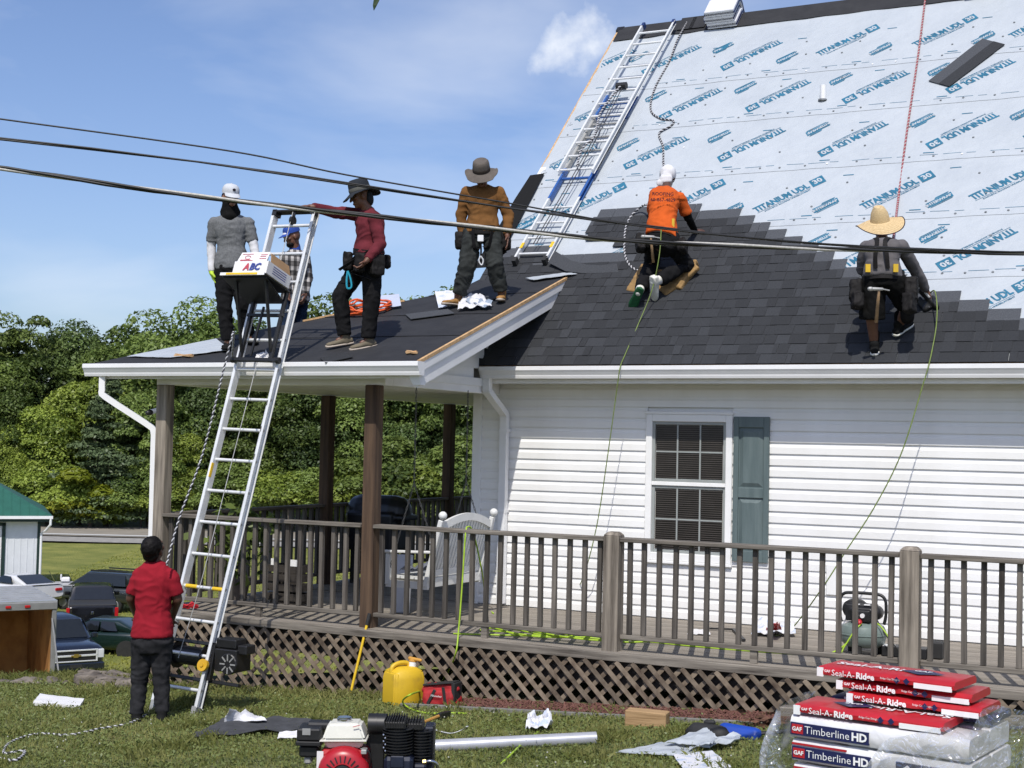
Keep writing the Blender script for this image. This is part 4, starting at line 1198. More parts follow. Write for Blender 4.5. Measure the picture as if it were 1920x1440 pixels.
class Person:
    def __init__(s, label, J, face, up=(0, 0, 1), skin='brown', group=None):
        s.J = {k: Vector(v) for k, v in J.items()}; J = s.J
        base = (J['aL'] + J['aR']) / 2; base.z = min(J['aL'].z, J['aR'].z) - .08
        s.t = thing('person', label, 'person', base, group)
        s.skin = SKIN[skin]; s.face = Vector(face).normalized(); s.up = Vector(up).normalized()
        s.Fh = frame_of(s.face, s.up)
        hipx = (J['hR'] - J['hL']).normalized(); shx = (J['sR'] - J['sL']).normalized()
        P = (J['hL'] + J['hR']) / 2; Nk = J['neck']; sp = (Nk - P); s.sp = sp.normalized(); L_ = sp.length
        s.P, s.Nk, s.L_ = P, Nk, L_
        mid = (J['sL'] + J['sR']) / 2
        bow = J.get('bow', Vector((0, 0, 0)))
        secs = []
        spec = [(-.16, .120, .090), (-.05, .152, .112), (.06, .154, .112), (.22, .138, .100), (.38, .128, .094), (.55, .139, .104), (.72, .153, .112), (.84, .152, .100), (.93, .112, .078), (1.0, .062, .058)]
        for t, rx, ry in spec:
            X_ = hipx.lerp(shx, min(1, max(0, t / .8))).normalized(); Y_ = X_.cross(s.sp).normalized()
            c = P + sp * t + bow * (4 * t * (1 - t) if 0 < t < 1 else 0)
            secs.append((c, X_, Y_, rx, ry))
        s.secs = secs; s.shx, s.hipx = shx, hipx
        s.fwd = hipx.cross(s.sp).normalized() * -1      # out of the belly
    def body(s, hands=('L', 'R'), hd=None, head_k=1.0, legs_bare=False):
        J = s.J; b = MB(); loft(b, s.secs)
        chain(b, [s.Nk - s.sp * .04, J['head'] - s.Fh @ Vector((0, .01, .06))], [.057, .054])
        for a in 'LR':
            chain(b, [J['s' + a], J['e' + a], J['w' + a]], [.054, .043, .029])
            b.cone(J['s' + a], s.Nk - s.sp * .07, .056, .062)
            chain(b, [J['h' + a], J['k' + a], J['a' + a]], [.088, .058, .040])
            d = (J['t' + a] - J['a' + a]); b.cone(J['a' + a], J['a' + a].lerp(J['t' + a], .45), .030, .020)
        k = head_k; F = s.Fh; H = J['head']
        b.ell(H + F @ Vector((0, -.012, .022)) * k, (.076 * k, .094 * k, .098 * k), 16, 12, F)
        b.ell(H + F @ Vector((0, .024, -.045)) * k, (.058 * k, .064 * k, .070 * k), 14, 10, F)
        b.ell(H + F @ Vector((0, .062, -.088)) * k, (.028 * k, .024 * k, .022 * k), 10, 8, F)
        b.cone(H + F @ Vector((0, .086, .018)) * k, H + F @ Vector((0, .110, -.026)) * k, .011, .015, 8)
        b.cone(H + F @ Vector((-.034, .080, .034)) * k, H + F @ Vector((.034, .080, .034)) * k, .013, .013, 8)
        b.cone(H + F @ Vector((-.022, .086, -.060)) * k, H + F @ Vector((.022, .086, -.060)) * k, .009, .009, 8)
        for q in (-1, 1):
            b.ell(H + F @ Vector((q * .078, -.006, -.012)) * k, (.010, .020, .032), 8, 6, F)
            b.ell(H + F @ Vector((q * .046, .060, -.012)) * k, (.022, .024, .022), 8, 6, F)
        for a in hands:
            d, pn, cu = (hd or {}).get(a, ((J['w' + a] - J['e' + a]), s.fwd, .5))
            hand(b, J['w' + a], d, pn, cu, 1.0, 0, 1 if a == 'L' else -1)
        s.b = piece('body', remesh(b, .0072, 3), s.skin, s.t)
        e = []
        for q in (-1, 1):
            o = MB().ell(H + F @ Vector((q * .031, .082, .014)) * k, (.013, .007, .008), 10, 6, F).build('eye', M['eye'], s.t, smooth=True)
        return s
    def shirt(s, m, sleeve_to='w', hem=-.02, grow=.016, seed=1, name='shirt', amp=.007, skew=0):
        J = s.J; b = MB(); secs = []
        for i, (c, X_, Y_, rx, ry) in enumerate(s.secs):
            t = (c - s.P).dot(s.sp) / s.L_
            if t < hem - .12: continue
            g_ = grow + (.012 if t < .3 else 0)
            secs.append((c, X_, Y_, rx + g_, ry + g_ if t < .97 else ry + .006))
        secs[0] = (s.P + (s.Nk - s.P) * hem,) + secs[0][1:]
        loft(b, secs)
        for a in 'LR':
            b.cone(J['s' + a] - s.sp * .004, s.Nk - s.sp * .085, .055 + grow * .4, .066); b.cone(J['s' + a], s.Nk - s.sp * .02, .040, .058)
            if sleeve_to == 'w': pts = [J['s' + a], J['e' + a], J['w' + a].lerp(J['e' + a], .06)]; rs = [.056 + grow * .4, .047 + grow * .5, .034 + grow * .3]
            elif sleeve_to == 'e': pts = [J['s' + a], J['e' + a].lerp(J['s' + a], .20)]; rs = [.055 + grow * .4, .049 + grow * .8]
            sleeve(b, pts, rs)
        s.sh = piece(name, remesh(b, .0105, 2, folds(seed, amp)), m, s.t); return s
    def pants(s, m, to=1.0, grow=.016, seed=2, name='trousers', amp=.008, top=.14):
        J = s.J; b = MB()
        secs = [(c, X_, Y_, rx + .013, ry + .013) for c, X_, Y_, rx, ry in s.secs if (c - s.P).dot(s.sp) / s.L_ < top]
        loft(b, secs)
        for a in 'LR':
            h, k, an = J['h' + a], J['k' + a], J['a' + a]
            if to <= 1.0 and to > .5:
                e = k.lerp(an, (to - .5) * 2); pts = [h, k, k.lerp(e, .6), e]; rs = [.096 + grow * .4, .066 + grow, .056 + grow, .050 + grow]
            else:
                e = h.lerp(k, to * 2); pts = [h, e]; rs = [.098 + grow * .5, .074 + grow * 1.4]
            sleeve(b, pts, rs)
        s.pa = piece(name, remesh(b, .0105, 2, folds(seed, amp, (10, 10, 14))), m, s.t); return s
    def shoe(s, a, m, sole, high=.05, k=1.0, n=None):
        J = s.J; an, to = J['a' + a], J['t' + a]
        d = (to - an); up = Vector(n) if n is not None else Vector((0, 0, 1)); d = (d - up * d.dot(up)).normalized(); sd_ = d.cross(up)
        c0 = an - up * .070; b = MB(); secs = []
        for t, w, h in ((-.085, .022, .030), (-.075, .036, .05), (-.03, .042, .062), (.04, .043, .056), (.10, .048, .040), (.15, .048, .034), (.19, .036, .028), (.205, .016, .016)):
            c = c0 + d * t * k + up * (h * .5 + .006); secs.append((c, sd_, up, w * k, h * .62 * k))
        loft(b, secs, 14)
        b.cone(an - up * .045 - d * .01, an + up * high * .6 - d * .012, .046, .047)
        o = piece('shoe', remesh(b, .009, 2), m, s.t)
        b = MB(); secs = []
        for t, w in ((-.09, .020), (-.075, .039), (-.03, .045), (.04, .044), (.10, .051), (.15, .051), (.19, .040), (.212, .018)):
            c = c0 + d * t * k + up * .002; secs.append((c, sd_, up, w * k, .014))
        loft(b, secs, 14); b.build('sole', sole, o, smooth=True)
        return s
    def belt(s, m, pouches=(), t=.10, w=.035, name='tool_belt'):
        i = min(range(len(s.secs)), key=lambda q: abs((s.secs[q][0] - s.P).dot(s.sp) / s.L_ - t))
        c, X_, Y_, rx, ry = s.secs[i]; c = s.P + (s.Nk - s.P) * t
        b = MB(); n = 28; vs = []
        for r_, z in ((.030, -w), (.040, -w), (.040, w), (.030, w)):
            for j in range(n):
                a = 2 * math.pi * j / n; vs.append(c + X_ * ((rx + r_) * math.cos(a)) + Y_ * ((ry + r_) * math.sin(a)) + s.sp * z)
        fs = [(i_ * n + j, i_ * n + (j + 1) % n, ((i_ + 1) % 4) * n + (j + 1) % n, ((i_ + 1) % 4) * n + j) for i_ in range(4) for j in range(n)]
        b.add(vs, fs); bo = b.build(name, m, s.t, smooth='auto'); s.bl = bo
        for a, dz, sx, sy, sz in pouches:            # a: degrees round the body from his right hand side
            an = R_(a); q = c + X_ * ((rx + .05 + sy * .4) * math.cos(an)) + Y_ * ((ry + .05 + sy * .4) * math.sin(an)) + s.sp * dz
            o_ = (X_ * math.cos(an) + Y_ * math.sin(an)).normalized(); tg = s.sp.cross(o_)
            Mx = Matrix((tg, o_, s.sp)).transposed(); pb_ = MB()
            sx, sy, sz = sx * .85, sy * .9, sz * .88; pb_.box(q, (sx, sy, sz), Mx); pb_.ell(q - s.sp * sz * .42, (sx * .5, sy * .6, sz * .16), 10, 6, Mx)
            piece('pouch', remesh(pb_, .011, 9, folds(a * .1, .010, (14, 14, 14))), m, bo)
        return s
    def strap(s, pts, m, w=.022, name='harness_strap', th=.006):
        b = MB(); pts = curve(pts, 5)
        for p, q in zip(pts[:-1], pts[1:]): b.bar(p, q, w * 2, th, (p + q) / 2 - (s.P + (s.Nk - s.P) * .5))
        b.build(name, m, s.t); return s
    def hat(s, kind, m, brim=.0, band=None, crown=(.086, .104, .115), drop=.02, tilt=0.0, m2=None):
        F = s.Fh @ Matrix.Rotation(R_(tilt), 3, 'X'); H = s.J['head'] + s.Fh @ Vector((0, -.010, .045)); b = MB()
        if kind == 'cap':
            vs = []; n = 24
            prof = [(1.0, 0), (1.0, .25), (.96, .5), (.82, .76), (.55, .94), (.2, 1.0), (0.001, 1.01)]
            q = MB(); q.lathe([(r, z * 1.0) for r, z in prof], (0, 0, 0), n)
            b.add([H + F @ Vector((p[0] * crown[0], p[1] * crown[1], p[2] * crown[2])) for p in q.v], q.f)
            o = b.build('cap', m, s.t, smooth='auto')
            vb = MB(); A, B_ = [], []
            for i in range(13):
                a = R_(-62 + 124 * i / 12); x, y = math.sin(a), math.cos(a)
                A.append(H + F @ Vector((x * crown[0], y * crown[1], .006 - .0 * x))); e = brim * (math.cos(a * 1.25) ** .5 if math.cos(a * 1.25) > 0 else 0)
                B_.append(H + F @ Vector((x * crown[0] * 1.03, y * crown[1] + e, .004 - drop * (e / max(brim, .01)) - .016 * x * x)))
            vb.strip(A, B_); up_ = F @ Vector((0, 0, .005)); vb.strip([p + up_ for p in A], [p + up_ for p in B_]); vb.strip(B_, [p + up_ for p in B_])
            vb.build('visor', m2 or m, o, smooth='auto', fix=False)
            MB().ell(H + F @ Vector((0, 0, crown[2] * 1.02)), (.008, .008, .005), 8, 5, F).build('button', m2 or m, o)
            s.ho = o; return s
        prof, n = None, 36
        if kind == 'boonie': prof = [(1.0, 0), (1.0, .3), (.97, .62), (.90, .86), (.74, .98), (.4, 1.0), (.001, .99)]
        if kind == 'straw': prof = [(1.0, 0), (.96, .3), (.86, .7), (.72, 1.05), (.56, 1.22), (.34, 1.20), (.15, 1.08), (.001, 1.02)]
        q = MB(); q.lathe(prof, (0, 0, 0), n)
        def shp(p):
            x, y, z = p
            if kind == 'straw' and z > .8: x *= .8 + .2 * abs(y)
            return H + F @ Vector((x * crown[0], y * crown[1], z * crown[2]))
        b.add([shp(p) for p in q.v], q.f); o = b.build('hat', m, s.t, smooth='auto')
        bb = MB(); rings = 9; V = []
        for i in range(rings):
            f = i / (rings - 1)
            for j in range(n):
                a = 2 * math.pi * j / n; x, y = math.cos(a), math.sin(a)
                wv = .010 * math.sin(2 * a + 1.0) + .007 * math.sin(3 * a + 2)
                if kind == 'straw': z = -.02 * f - drop * f * f * (math.cos(2 * a) * .5 + .5 if False else 1) * (.4 + .6 * abs(y)) + .035 * f * f * abs(x) ** 3
                else: z = -drop * f ** .8 - (.018 * f * abs(y)) + wv * f + .02 * f * f * (abs(x) > .8)
                V.append(H + F @ Vector((x * (crown[0] + brim * f), y * (crown[1] + brim * f), .004 + z)))
        th = F @ Vector((0, 0, -.005)); W = [p + th for p in V]
        for VV in (V, W): bb.add(VV, [(i * n + j, i * n + (j + 1) % n, (i + 1) * n + (j + 1) % n, (i + 1) * n + j) for i in range(rings - 1) for j in range(n)])
        bb.strip(V[-n:] + [V[-n]], W[-n:] + [W[-n]])
        bb.build('brim', m, o, smooth=True, fix=False)
        if kind == 'straw':
            V2 = V[-n:] + [V[-n]]
            MB().tube(V2, .005, 6, cap=False).build('brim_binding', m2, o)
            for i in range(2, rings - 1, 1): MB().tube(V[i * n:(i + 1) * n] + [V[i * n]], .0022, 4, cap=False).build('straw_ring', m, o)
        if band:
            vb = MB(); vb.lathe([(1.015, .05), (1.03, .12), (1.03, .28), (1.01, .32)], (0, 0, 0), n)
            MB().add([H + F @ Vector((p[0] * crown[0], p[1] * crown[1], p[2] * crown[2])) for p in vb.v], vb.f[:-2]).build('hat_band', band, o, smooth=True)
        s.ho = o; return s

def Q(px, py, d): return atD(px, py, d)
C_ = {}
C_['heather'] = cloth('heather_grey_knit', (0.115, 0.12, 0.125), sc_=60, c2=(0.165, 0.17, 0.175)); C_['white'] = cloth('white_cloth', (0.62, 0.62, 0.64), .06)
C_['blackc'] = cloth('black_denim', (0.009, 0.009, 0.010), .3, 10); C_['blackk'] = cloth('black_knit', (0.006, 0.006, 0.006), .3)
C_['maroon'] = cloth('maroon_shirt', (0.125, 0.022, 0.030), .15, 8); C_['brown'] = cloth('rust_brown_shirt', (0.165, 0.078, 0.026), .15, 8)
C_['greyp'] = cloth('dark_grey_work_trousers', (0.030, 0.033, 0.032), .3, 9); C_['orange'] = cloth('orange_tshirt', (0.52, 0.092, 0.016), .08, 8)
C_['greysh'] = cloth('grey_work_shirt', (0.115, 0.108, 0.112), .12, 8); C_['red'] = cloth('red_tshirt', (0.25, 0.012, 0.022), .10, 7)
C_['charc'] = cloth('charcoal_jeans', (0.014, 0.014, 0.016), .35, 7, c2=(0.034, 0.034, 0.037)); C_['jeans'] = cloth('dark_blue_jeans', (0.012, 0.022, 0.045), .3, 10)
C_['leather'] = mat('black_tool_leather', (0.009, 0.008, 0.008), .7, .3, 20, spec=.2); C_['hatg'] = cloth('grey_hat', (0.115, 0.100, 0.088)); C_['hatd'] = cloth('dark_slate_hat', (0.025, 0.029, 0.036)); C_['bandg'] = cloth('hat_band_grey', (0.10, 0.10, 0.09)); C_['bandd'] = cloth('hat_band_brown', (0.045, 0.036, 0.03))
C_['glove'] = cloth('lime_glove', (0.42, 0.58, 0.06)); C_['boot'] = cloth('tan_boot_leather', (0.30, 0.16, 0.055), .2, 20); C_['sole'] = mat('pale_sole', (0.42, 0.36, 0.30), .7, .1)
C_['olive'] = cloth('olive_canvas_shoe', (0.15, 0.128, 0.092)); C_['blkshoe'] = cloth('black_shoe', (0.012, 0.012, 0.012)); C_['whshoe'] = mat('white_shoe', (0.70, 0.69, 0.62), .5, .05); C_['grsole'] = mat('green_sole', (0.012, 0.10, 0.035), .6, .3, 40)
C_['straw'] = mat('straw', (0.50, 0.36, 0.18), .75, scale=60, col2=(0.66, 0.50, 0.28), stretch=(1, 1, 4), bump=.5, bscale=140, bdist=.004)
C_['navy'] = cloth('navy_binding', (0.02, 0.015, 0.03)); C_['royal'] = cloth('royal_blue_cap', (0.03, 0.07, 0.30)); C_['capw'] = cloth('pale_grey_cap', (0.50, 0.52, 0.55), .05)
def plaid():
    m = bpy.data.materials.new('black_white_plaid'); m.use_nodes = True; t = m.node_tree; N = t.nodes; K = t.links.new; b = N['Principled BSDF']; b.inputs['Roughness'].default_value = .9
    tcn = N.new('ShaderNodeTexCoord'); sx = N.new('ShaderNodeSeparateXYZ'); K(tcn.outputs['Object'], sx.inputs[0])
    def band(o, f):
        a = N.new('ShaderNodeMath'); a.operation = 'MULTIPLY'; a.inputs[1].default_value = f; K(o, a.inputs[0])
        w = N.new('ShaderNodeMath'); w.operation = 'SINE'; K(a.outputs[0], w.inputs[0])
        g_ = N.new('ShaderNodeMath'); g_.operation = 'GREATER_THAN'; g_.inputs[1].default_value = 0.1; K(w.outputs[0], g_.inputs[0]); return g_.outputs[0]
    ad_ = N.new('ShaderNodeMath'); ad_.operation = 'ADD'; K(sx.outputs['X'], ad_.inputs[0]); K(sx.outputs['Y'], ad_.inputs[1])
    A = band(ad_.outputs[0], 62); B_ = band(sx.outputs['Z'], 55)
    s_ = N.new('ShaderNodeMath'); s_.operation = 'ADD'; K(A, s_.inputs[0]); K(B_, s_.inputs[1]); h = N.new('ShaderNodeMath'); h.operation = 'MULTIPLY'; h.inputs[1].default_value = .5; K(s_.outputs[0], h.inputs[0])
    rp = N.new('ShaderNodeValToRGB'); rp.color_ramp.interpolation = 'CONSTANT'
    rp.color_ramp.elements[0].color = (0.015, 0.014, 0.014, 1); rp.color_ramp.elements[1].position = .7; rp.color_ramp.elements[1].color = (0.42, 0.40, 0.38, 1)
    e = rp.color_ramp.elements.new(.3); e.color = (0.10, 0.094, 0.09, 1)
    K(h.outputs[0], rp.inputs['Fac']); K(rp.outputs['Color'], b.inputs['Base Color']); return m
C_['plaid'] = plaid()
VIEW = -Vector((FWD.x, FWD.y, 0)).normalized()       # horizontally towards the camera
SIDE = Vector((RIGHT.x, RIGHT.y, 0)).normalized()
def pose(dflt, **k): return {n: Q(v[0], v[1], dflt + (v[2] if len(v) > 2 else 0)) for n, v in k.items()}
GP = 'roofing crew at work on the house'

# --- grey shirt, white cap, by the hoist
d = (on_porch(427, 655) - CAM).dot(FWD)
J = pose(d, head=(432, 371, -.03), neck=(432, 402), sL=(466, 418, .02), sR=(401, 418, -.02), eL=(476, 462, .0), wL=(484, 503, -.08), eR=(396, 462, .02), wR=(397, 509, -.02),
         hL=(450, 500), hR=(419, 500), kL=(456, 572, -.02), kR=(421, 576, -.04), aL=(466, 632, .12), aR=(428, 643, -.01), tL=(478, 646, -.03), tR=(424, 655, -.14))
A = Person('man in heather grey shirt, white cap and black face mask beside the hoist ladder', J, VIEW * .8 + SIDE * .45 + Vector((0, 0, -.25)), skin='tan', group=GP)
A.body(hd={'R': (Q(403, 530, d - .03) - J['wR'], SIDE, .5), 'L': (J['wL'] - J['eL'], VIEW, .6)})
A.shirt(C_['heather'], 'e', -.05, .012, 3); A.pants(C_['blackc'], .96, .012, 4, amp=.010)
for a in 'LR': A.shoe(a, C_['blkshoe'], C_['blkshoe'], .08)
for a in 'LR':
    b = MB(); sleeve(b, [J['e' + a].lerp(J['s' + a], .26), J['e' + a], J['w' + a]], [.051, .047, .034])
    piece('arm_sleeve', remesh(b, .010, 2, folds(5, .005)), C_['white'], A.t)
b = MB(); hand(b, J['wR'], Q(403, 530, d - .03) - J['wR'], SIDE, .5, 1.05, .004, -1); piece('glove', remesh(b, .007, 2), C_['glove'], A.t, 'lime green work glove')
b = MB(); F = A.Fh; H = J['head']
b.ell(H + F @ Vector((0, -.005, -.05)), (.072, .092, .06), 14, 10, F); b.cone(A.Nk + A.sp * .02, H + F @ Vector((0, .01, -.08)), .105, .078, 14); b.cone(A.Nk - A.sp * .03 + A.fwd * -.0 + VIEW * .04, A.Nk + A.sp * .02, .085, .10)
b.ell(H + F @ Vector((0, -.04, .0)), (.082, .072, .07), 12, 8, F)
piece('face_mask', remesh(b, .010, 3, folds(6, .005, (9, 9, 18))), C_['blackk'], A.t, 'black neck gaiter over mouth and neck')
A.hat('cap', C_['capw'], .075, crown=(.088, .106, .100), drop=.03)
MB().ell(H + F @ Vector((.0, .098, .095)), (.018, .006, .014), 8, 6, F).build('cap_badge', C_['navy'], A.ho)

# --- plaid shirt, behind the ladder
d = 16.6
J = pose(d, head=(548, 444, -.02), neck=(553, 470, .02), sL=(572, 484, .12), sR=(534, 482, -.12), eL=(577, 522, .10), wL=(572, 552, -.04), eR=(536, 520, -.16), wR=(540, 548, -.25),
         hL=(562, 560, .08), hR=(546, 560, -.08), kL=(560, 622, .06), kR=(536, 615, -.16), aL=(562, 688, .10), aR=(540, 680, .05), tL=(545, 700, .0), tR=(524, 692, -.1))
B = Person('bearded man in black and white plaid shirt and blue cap seen through the ladder', J, VIEW * .45 - SIDE * .8 + Vector((0, 0, -.35)), skin='brown', group=GP)
B.body(hd={'L': (J['wL'] - J['eL'], -SIDE, .6)}).shirt(C_['plaid'], 'w', -.10, .022, 7, amp=.009).pants(C_['jeans'], 1.0, .016, 8)
for a in 'LR': B.shoe(a, C_['boot'], C_['sole'])
B.hat('cap', C_['royal'], .075, crown=(.088, .106, .102), drop=.02, m2=C_['royal'])
F = B.Fh; H = J['head']
b = MB(); b.ell(H + F @ Vector((0, .08, .035)), (.060, .030, .045), 10, 8, F); b.build('cap_front', C_['white'], B.ho, smooth=True)
b = MB(); b.ell(H + F @ Vector((0, .050, -.080)), (.054, .052, .042), 12, 8, F); piece('beard', remesh(b, .009, 2, folds(3, .003, (40, 40, 40))), M['hair'], B.t)
b = MB(); b.cone(B.Nk + B.sp * .0, B.Nk + B.sp * .05, .072, .066); b.build('collar', C_['royal'], B.t, smooth=True)

# --- maroon shirt, hand on the ladder head
d = (on_porch(657, 652) - CAM).dot(FWD)
J = pose(d, head=(676, 368, -.03), neck=(694, 394), sL=(703, 412, -.17), sR=(680, 404, .17), eL=(713, 458, -.20), wL=(688, 488, -.30), eR=(628, 398, .06), wR=(584, 388, -.12),
         hL=(696, 484, -.09), hR=(686, 482, .09), kL=(697, 562, -.10), kR=(638, 556, .03), aL=(690, 637, -.08), aR=(646, 632, .05), tL=(662, 650, -.14), tR=(616, 645, .0))
Cp = Person('man in maroon long sleeve shirt and dark brimmed hat leaning on the ladder top', J, -SIDE * .9 + VIEW * .28 + Vector((0, 0, -.30)), skin='brown', group=GP)
Cp.body(hd={'R': (-SIDE * 1 + Vector((0, 0, .05)), Vector((0, 0, -1)), .45), 'L': (Vector((0, 0, -.75)) - SIDE * .6, -SIDE + Vector((0, 0, .2)), .9)})
Cp.shirt(C_['maroon'], 'w', .10, .022, 9, amp=.009).pants(C_['blackc'], .975, .017, 10, amp=.010)
for a in 'LR': Cp.shoe(a, C_['olive'], C_['sole'], .09, .95, (PN + Vector((0, 0, .3))).normalized())
Cp.belt(C_['leather'], [(-75, -.10, .13, .09, .20), (175, -.10, .16, .10, .22), (-140, -.09, .12, .08, .20), (100, -.07, .10, .06, .14)], t=.10)
Cp.hat('boonie', C_['hatd'], .085, band=C_['bandg'], crown=(.092, .108, .125), drop=.035)
F = Cp.Fh; H = J['head']
b = MB(); b.ell(H + F @ Vector((0, -.075, -.03)), (.085, .045, .085), 12, 8, F); b.build('neck_flap', C_['hatd'], Cp.ho, smooth=True)
Cp.strap([J['hR'] + Vector((0, 0, -.05)) - SIDE * .10, Q(668, 506, d - .12), J['kR'].lerp(J['hR'], .55) + VIEW * .11, J['hL'] + VIEW * .12 + Vector((0, 0, -.22))], C_['leather'])
Cp.strap([J['hL'] + VIEW * .13 + Vector((0, 0, .06)), Q(645, 500, d - .15), Q(636, 506, d - .12)], C_['leather'], .014, 'lanyard')
M['cyan'] = mat('cyan_carabiner', (0.03, 0.36, 0.50), .3, .05, metal=.3)
b = MB(); b.tube(curve([Q(652, 508, d - .2), Q(657, 522, d - .2), Q(659, 538, d - .2), Q(651, 540, d - .2), Q(650, 524, d - .2), Q(652, 508, d - .2)], 4), .010, 6); b.build('carabiner', M['cyan'], Cp.t)

# --- brown shirt, facing the camera
d = (on_porch(897, 572) - CAM).dot(FWD)
J = pose(d, head=(903, 329, -.10), neck=(905, 350), sL=(935, 361, -.02), sR=(875, 361, .0), eL=(953, 404, .0), wL=(951, 441, -.08), eR=(865, 402, .05), wR=(866, 440, .03),
         hL=(924, 440), hR=(886, 440), kL=(927, 496, -.10), kR=(876, 500, -.06), aL=(941, 553, .02), aR=(858, 560, .02), tL=(938, 570, -.13), tR=(840, 576, -.07))
D = Person('man in rust brown shirt and grey brimmed hat standing wide-legged looking down', J, VIEW * .9 - SIDE * .12 + Vector((0, 0, -.62)), skin='brown', group=GP)
D.body(hd={'L': (Vector((0, 0, -1)) + VIEW * .2 + SIDE * .1, -SIDE, .35), 'R': (Vector((0, 0, -1)) + VIEW * .1, SIDE, .7)})
D.shirt(C_['brown'], 'w', .04, .024, 11, amp=.010).pants(C_['greyp'], .92, .026, 12, amp=.013)
for a in 'LR': D.shoe(a, C_['boot'], C_['sole'], .12)
D.belt(C_['leather'], [(8, -.10, .15, .10, .20), (180, -.09, .15, .11, .24), (150, -.16, .12, .08, .16), (35, -.14, .12, .08, .16)], t=.08, w=.045)
D.hat('boonie', C_['hatg'], .085, band=C_['bandd'], crown=(.092, .108, .125), drop=.03)
for q, a in ((-1, 'R'), (1, 'L')):
    D.strap([J['h' + a] + VIEW * .13 + Vector((0, 0, .07)), J['h' + a].lerp(J['k' + a], .45) + VIEW * .115 - SIDE * q * .05, J['h' + a].lerp(J['k' + a], .42) - SIDE * q * .10 + VIEW * .03], C_['leather'])
b = MB(); w_ = Q(901, 447, d - .24)
b.box(w_, (.065, .02, .07), frame_of(VIEW, (0, 0, 1))); b.build('buckle', M['alu'], D.t, bevel=.006)
D.strap([Q(901, 452, d - .24), Q(902, 470, d - .2), Q(901, 488, d - .18), Q(903, 496, d - .17)], C_['leather'], .010, 'lanyard')
b = MB(); b.tube(curve([Q(901, 480, d - .2), Q(906, 488, d - .2), Q(903, 497, d - .2), Q(898, 489, d - .2), Q(901, 480, d - .2)], 4), .008, 6); b.build('carabiner', M['alu'], D.t)

# --- orange T-shirt, kneeling with his back to the camera
def hm(px, py, h): return on_main(px, py, h)
J = dict(head=hm(1252, 333, .62), neck=hm(1250, 356, .64), sL=hm(1229, 370, .62), sR=hm(1275, 372, .60), eL=hm(1222, 405, .35), wL=hm(1232, 425, .12), eR=hm(1290, 408, .36), wR=hm(1303, 433, .08),
         hL=hm(1226, 454, .46), hR=hm(1258, 456, .46), kL=hm(1222, 494, .14), kR=hm(1287, 497, .17), aL=hm(1199, 545, .19), aR=hm(1233, 527, .24), tL=hm(1186, 574, .10), tR=hm(1225, 552, .12), bow=Vector((0, -.06, .04)))
E_ = Person('man in orange T-shirt and white head cloth kneeling on the shingles', J, -VIEW * .95 + SIDE * .30 + Vector((0, 0, -.25)), up=(0, .2, 1), skin='dark', group=GP)
E_.body(hd={'R': (SIDE * 1 + Vector((0, .3, .15)), Vector((0, .5, -.7)), .25)})
E_.shirt(C_['orange'], 'e', .06, .022, 13, amp=.010).pants(C_['blackc'], .96, .018, 14, amp=.011)
for a in 'LR':
    b = MB(); sleeve(b, [J['e' + a].lerp(J['s' + a], .3), J['e' + a], J['w' + a]], [.052, .046, .033])
    piece('arm_sleeve', remesh(b, .010, 2, folds(5, .005)), C_['blackk'], E_.t, 'black arm sleeve')
for a in 'LR':
    n_ = (J['k' + a] - J['a' + a]).normalized()
    E_.shoe(a, C_['whshoe'], C_['grsole'] if a == 'L' else C_['whshoe'], .03, 1.05, n_)
    b = MB(); b.cone(J['a' + a] - n_ * .02, J['a' + a] + n_ * .09, .046, .050); b.build('sock', C_['white'], E_.t, smooth=True)
F = E_.Fh; H = J['head']; b = MB()
b.ell(H + F @ Vector((0, -.014, .036)), (.090, .108, .106), 16, 12, F); b.ell(H + F @ Vector((0, -.085, -.055)), (.075, .045, .07), 12, 8, F); b.ell(H + F @ Vector((-.05, -.085, -.10)), (.05, .03, .045), 10, 8, F)
piece('head_cloth', remesh(b, .009, 2, folds(15, .007, (16, 16, 16))), C_['white'], E_.t, 'white cloth tied round the head')
E_.belt(C_['leather'], [(170, -.12, .16, .11, .20), (150, -.22, .13, .10, .14), (0, -.10, .14, .10, .18), (-50, -.06, .13, .09, .16)], t=.10, w=.05)
M['yel_strap'] = mat('yellow_strap', (0.62, 0.40, 0.02), .6); M['lime'] = mat('lime_hose', (0.33, 0.50, 0.03), .5, .12, 14); M['limed'] = mat('olive_green_cord', (0.16, 0.22, 0.05), .6, .2, 14)
bk = -E_.fwd
for px, py in ((1241, 420), (1262, 418)):
    MB().box(hm(px, py, .63), (.028, .02, .09), frame_of(VIEW, (0, 0, 1))).build('belt_tab', M['yel_strap'], E_.bl)
# printed words on his back
def back_text(px, py, h, words, size, m):
    for i, wd in enumerate(words):
        vs, fs = text_mesh(wd, size, bold=.001)
        n_ = VIEW + Vector((0, 0, .05)); Fm = frame_of(-n_, (0, 0, 1)); c = hm(px, py + i * 11, h)
        MB().add([c + Fm @ Vector((p.x, 0, p.y)) for p in vs], fs).build('shirt_print', m, E_.sh, fix=False)
back_text(1243, 364, .80, ['ROOFING', '60-867-4829'], .052, C_['navy'])

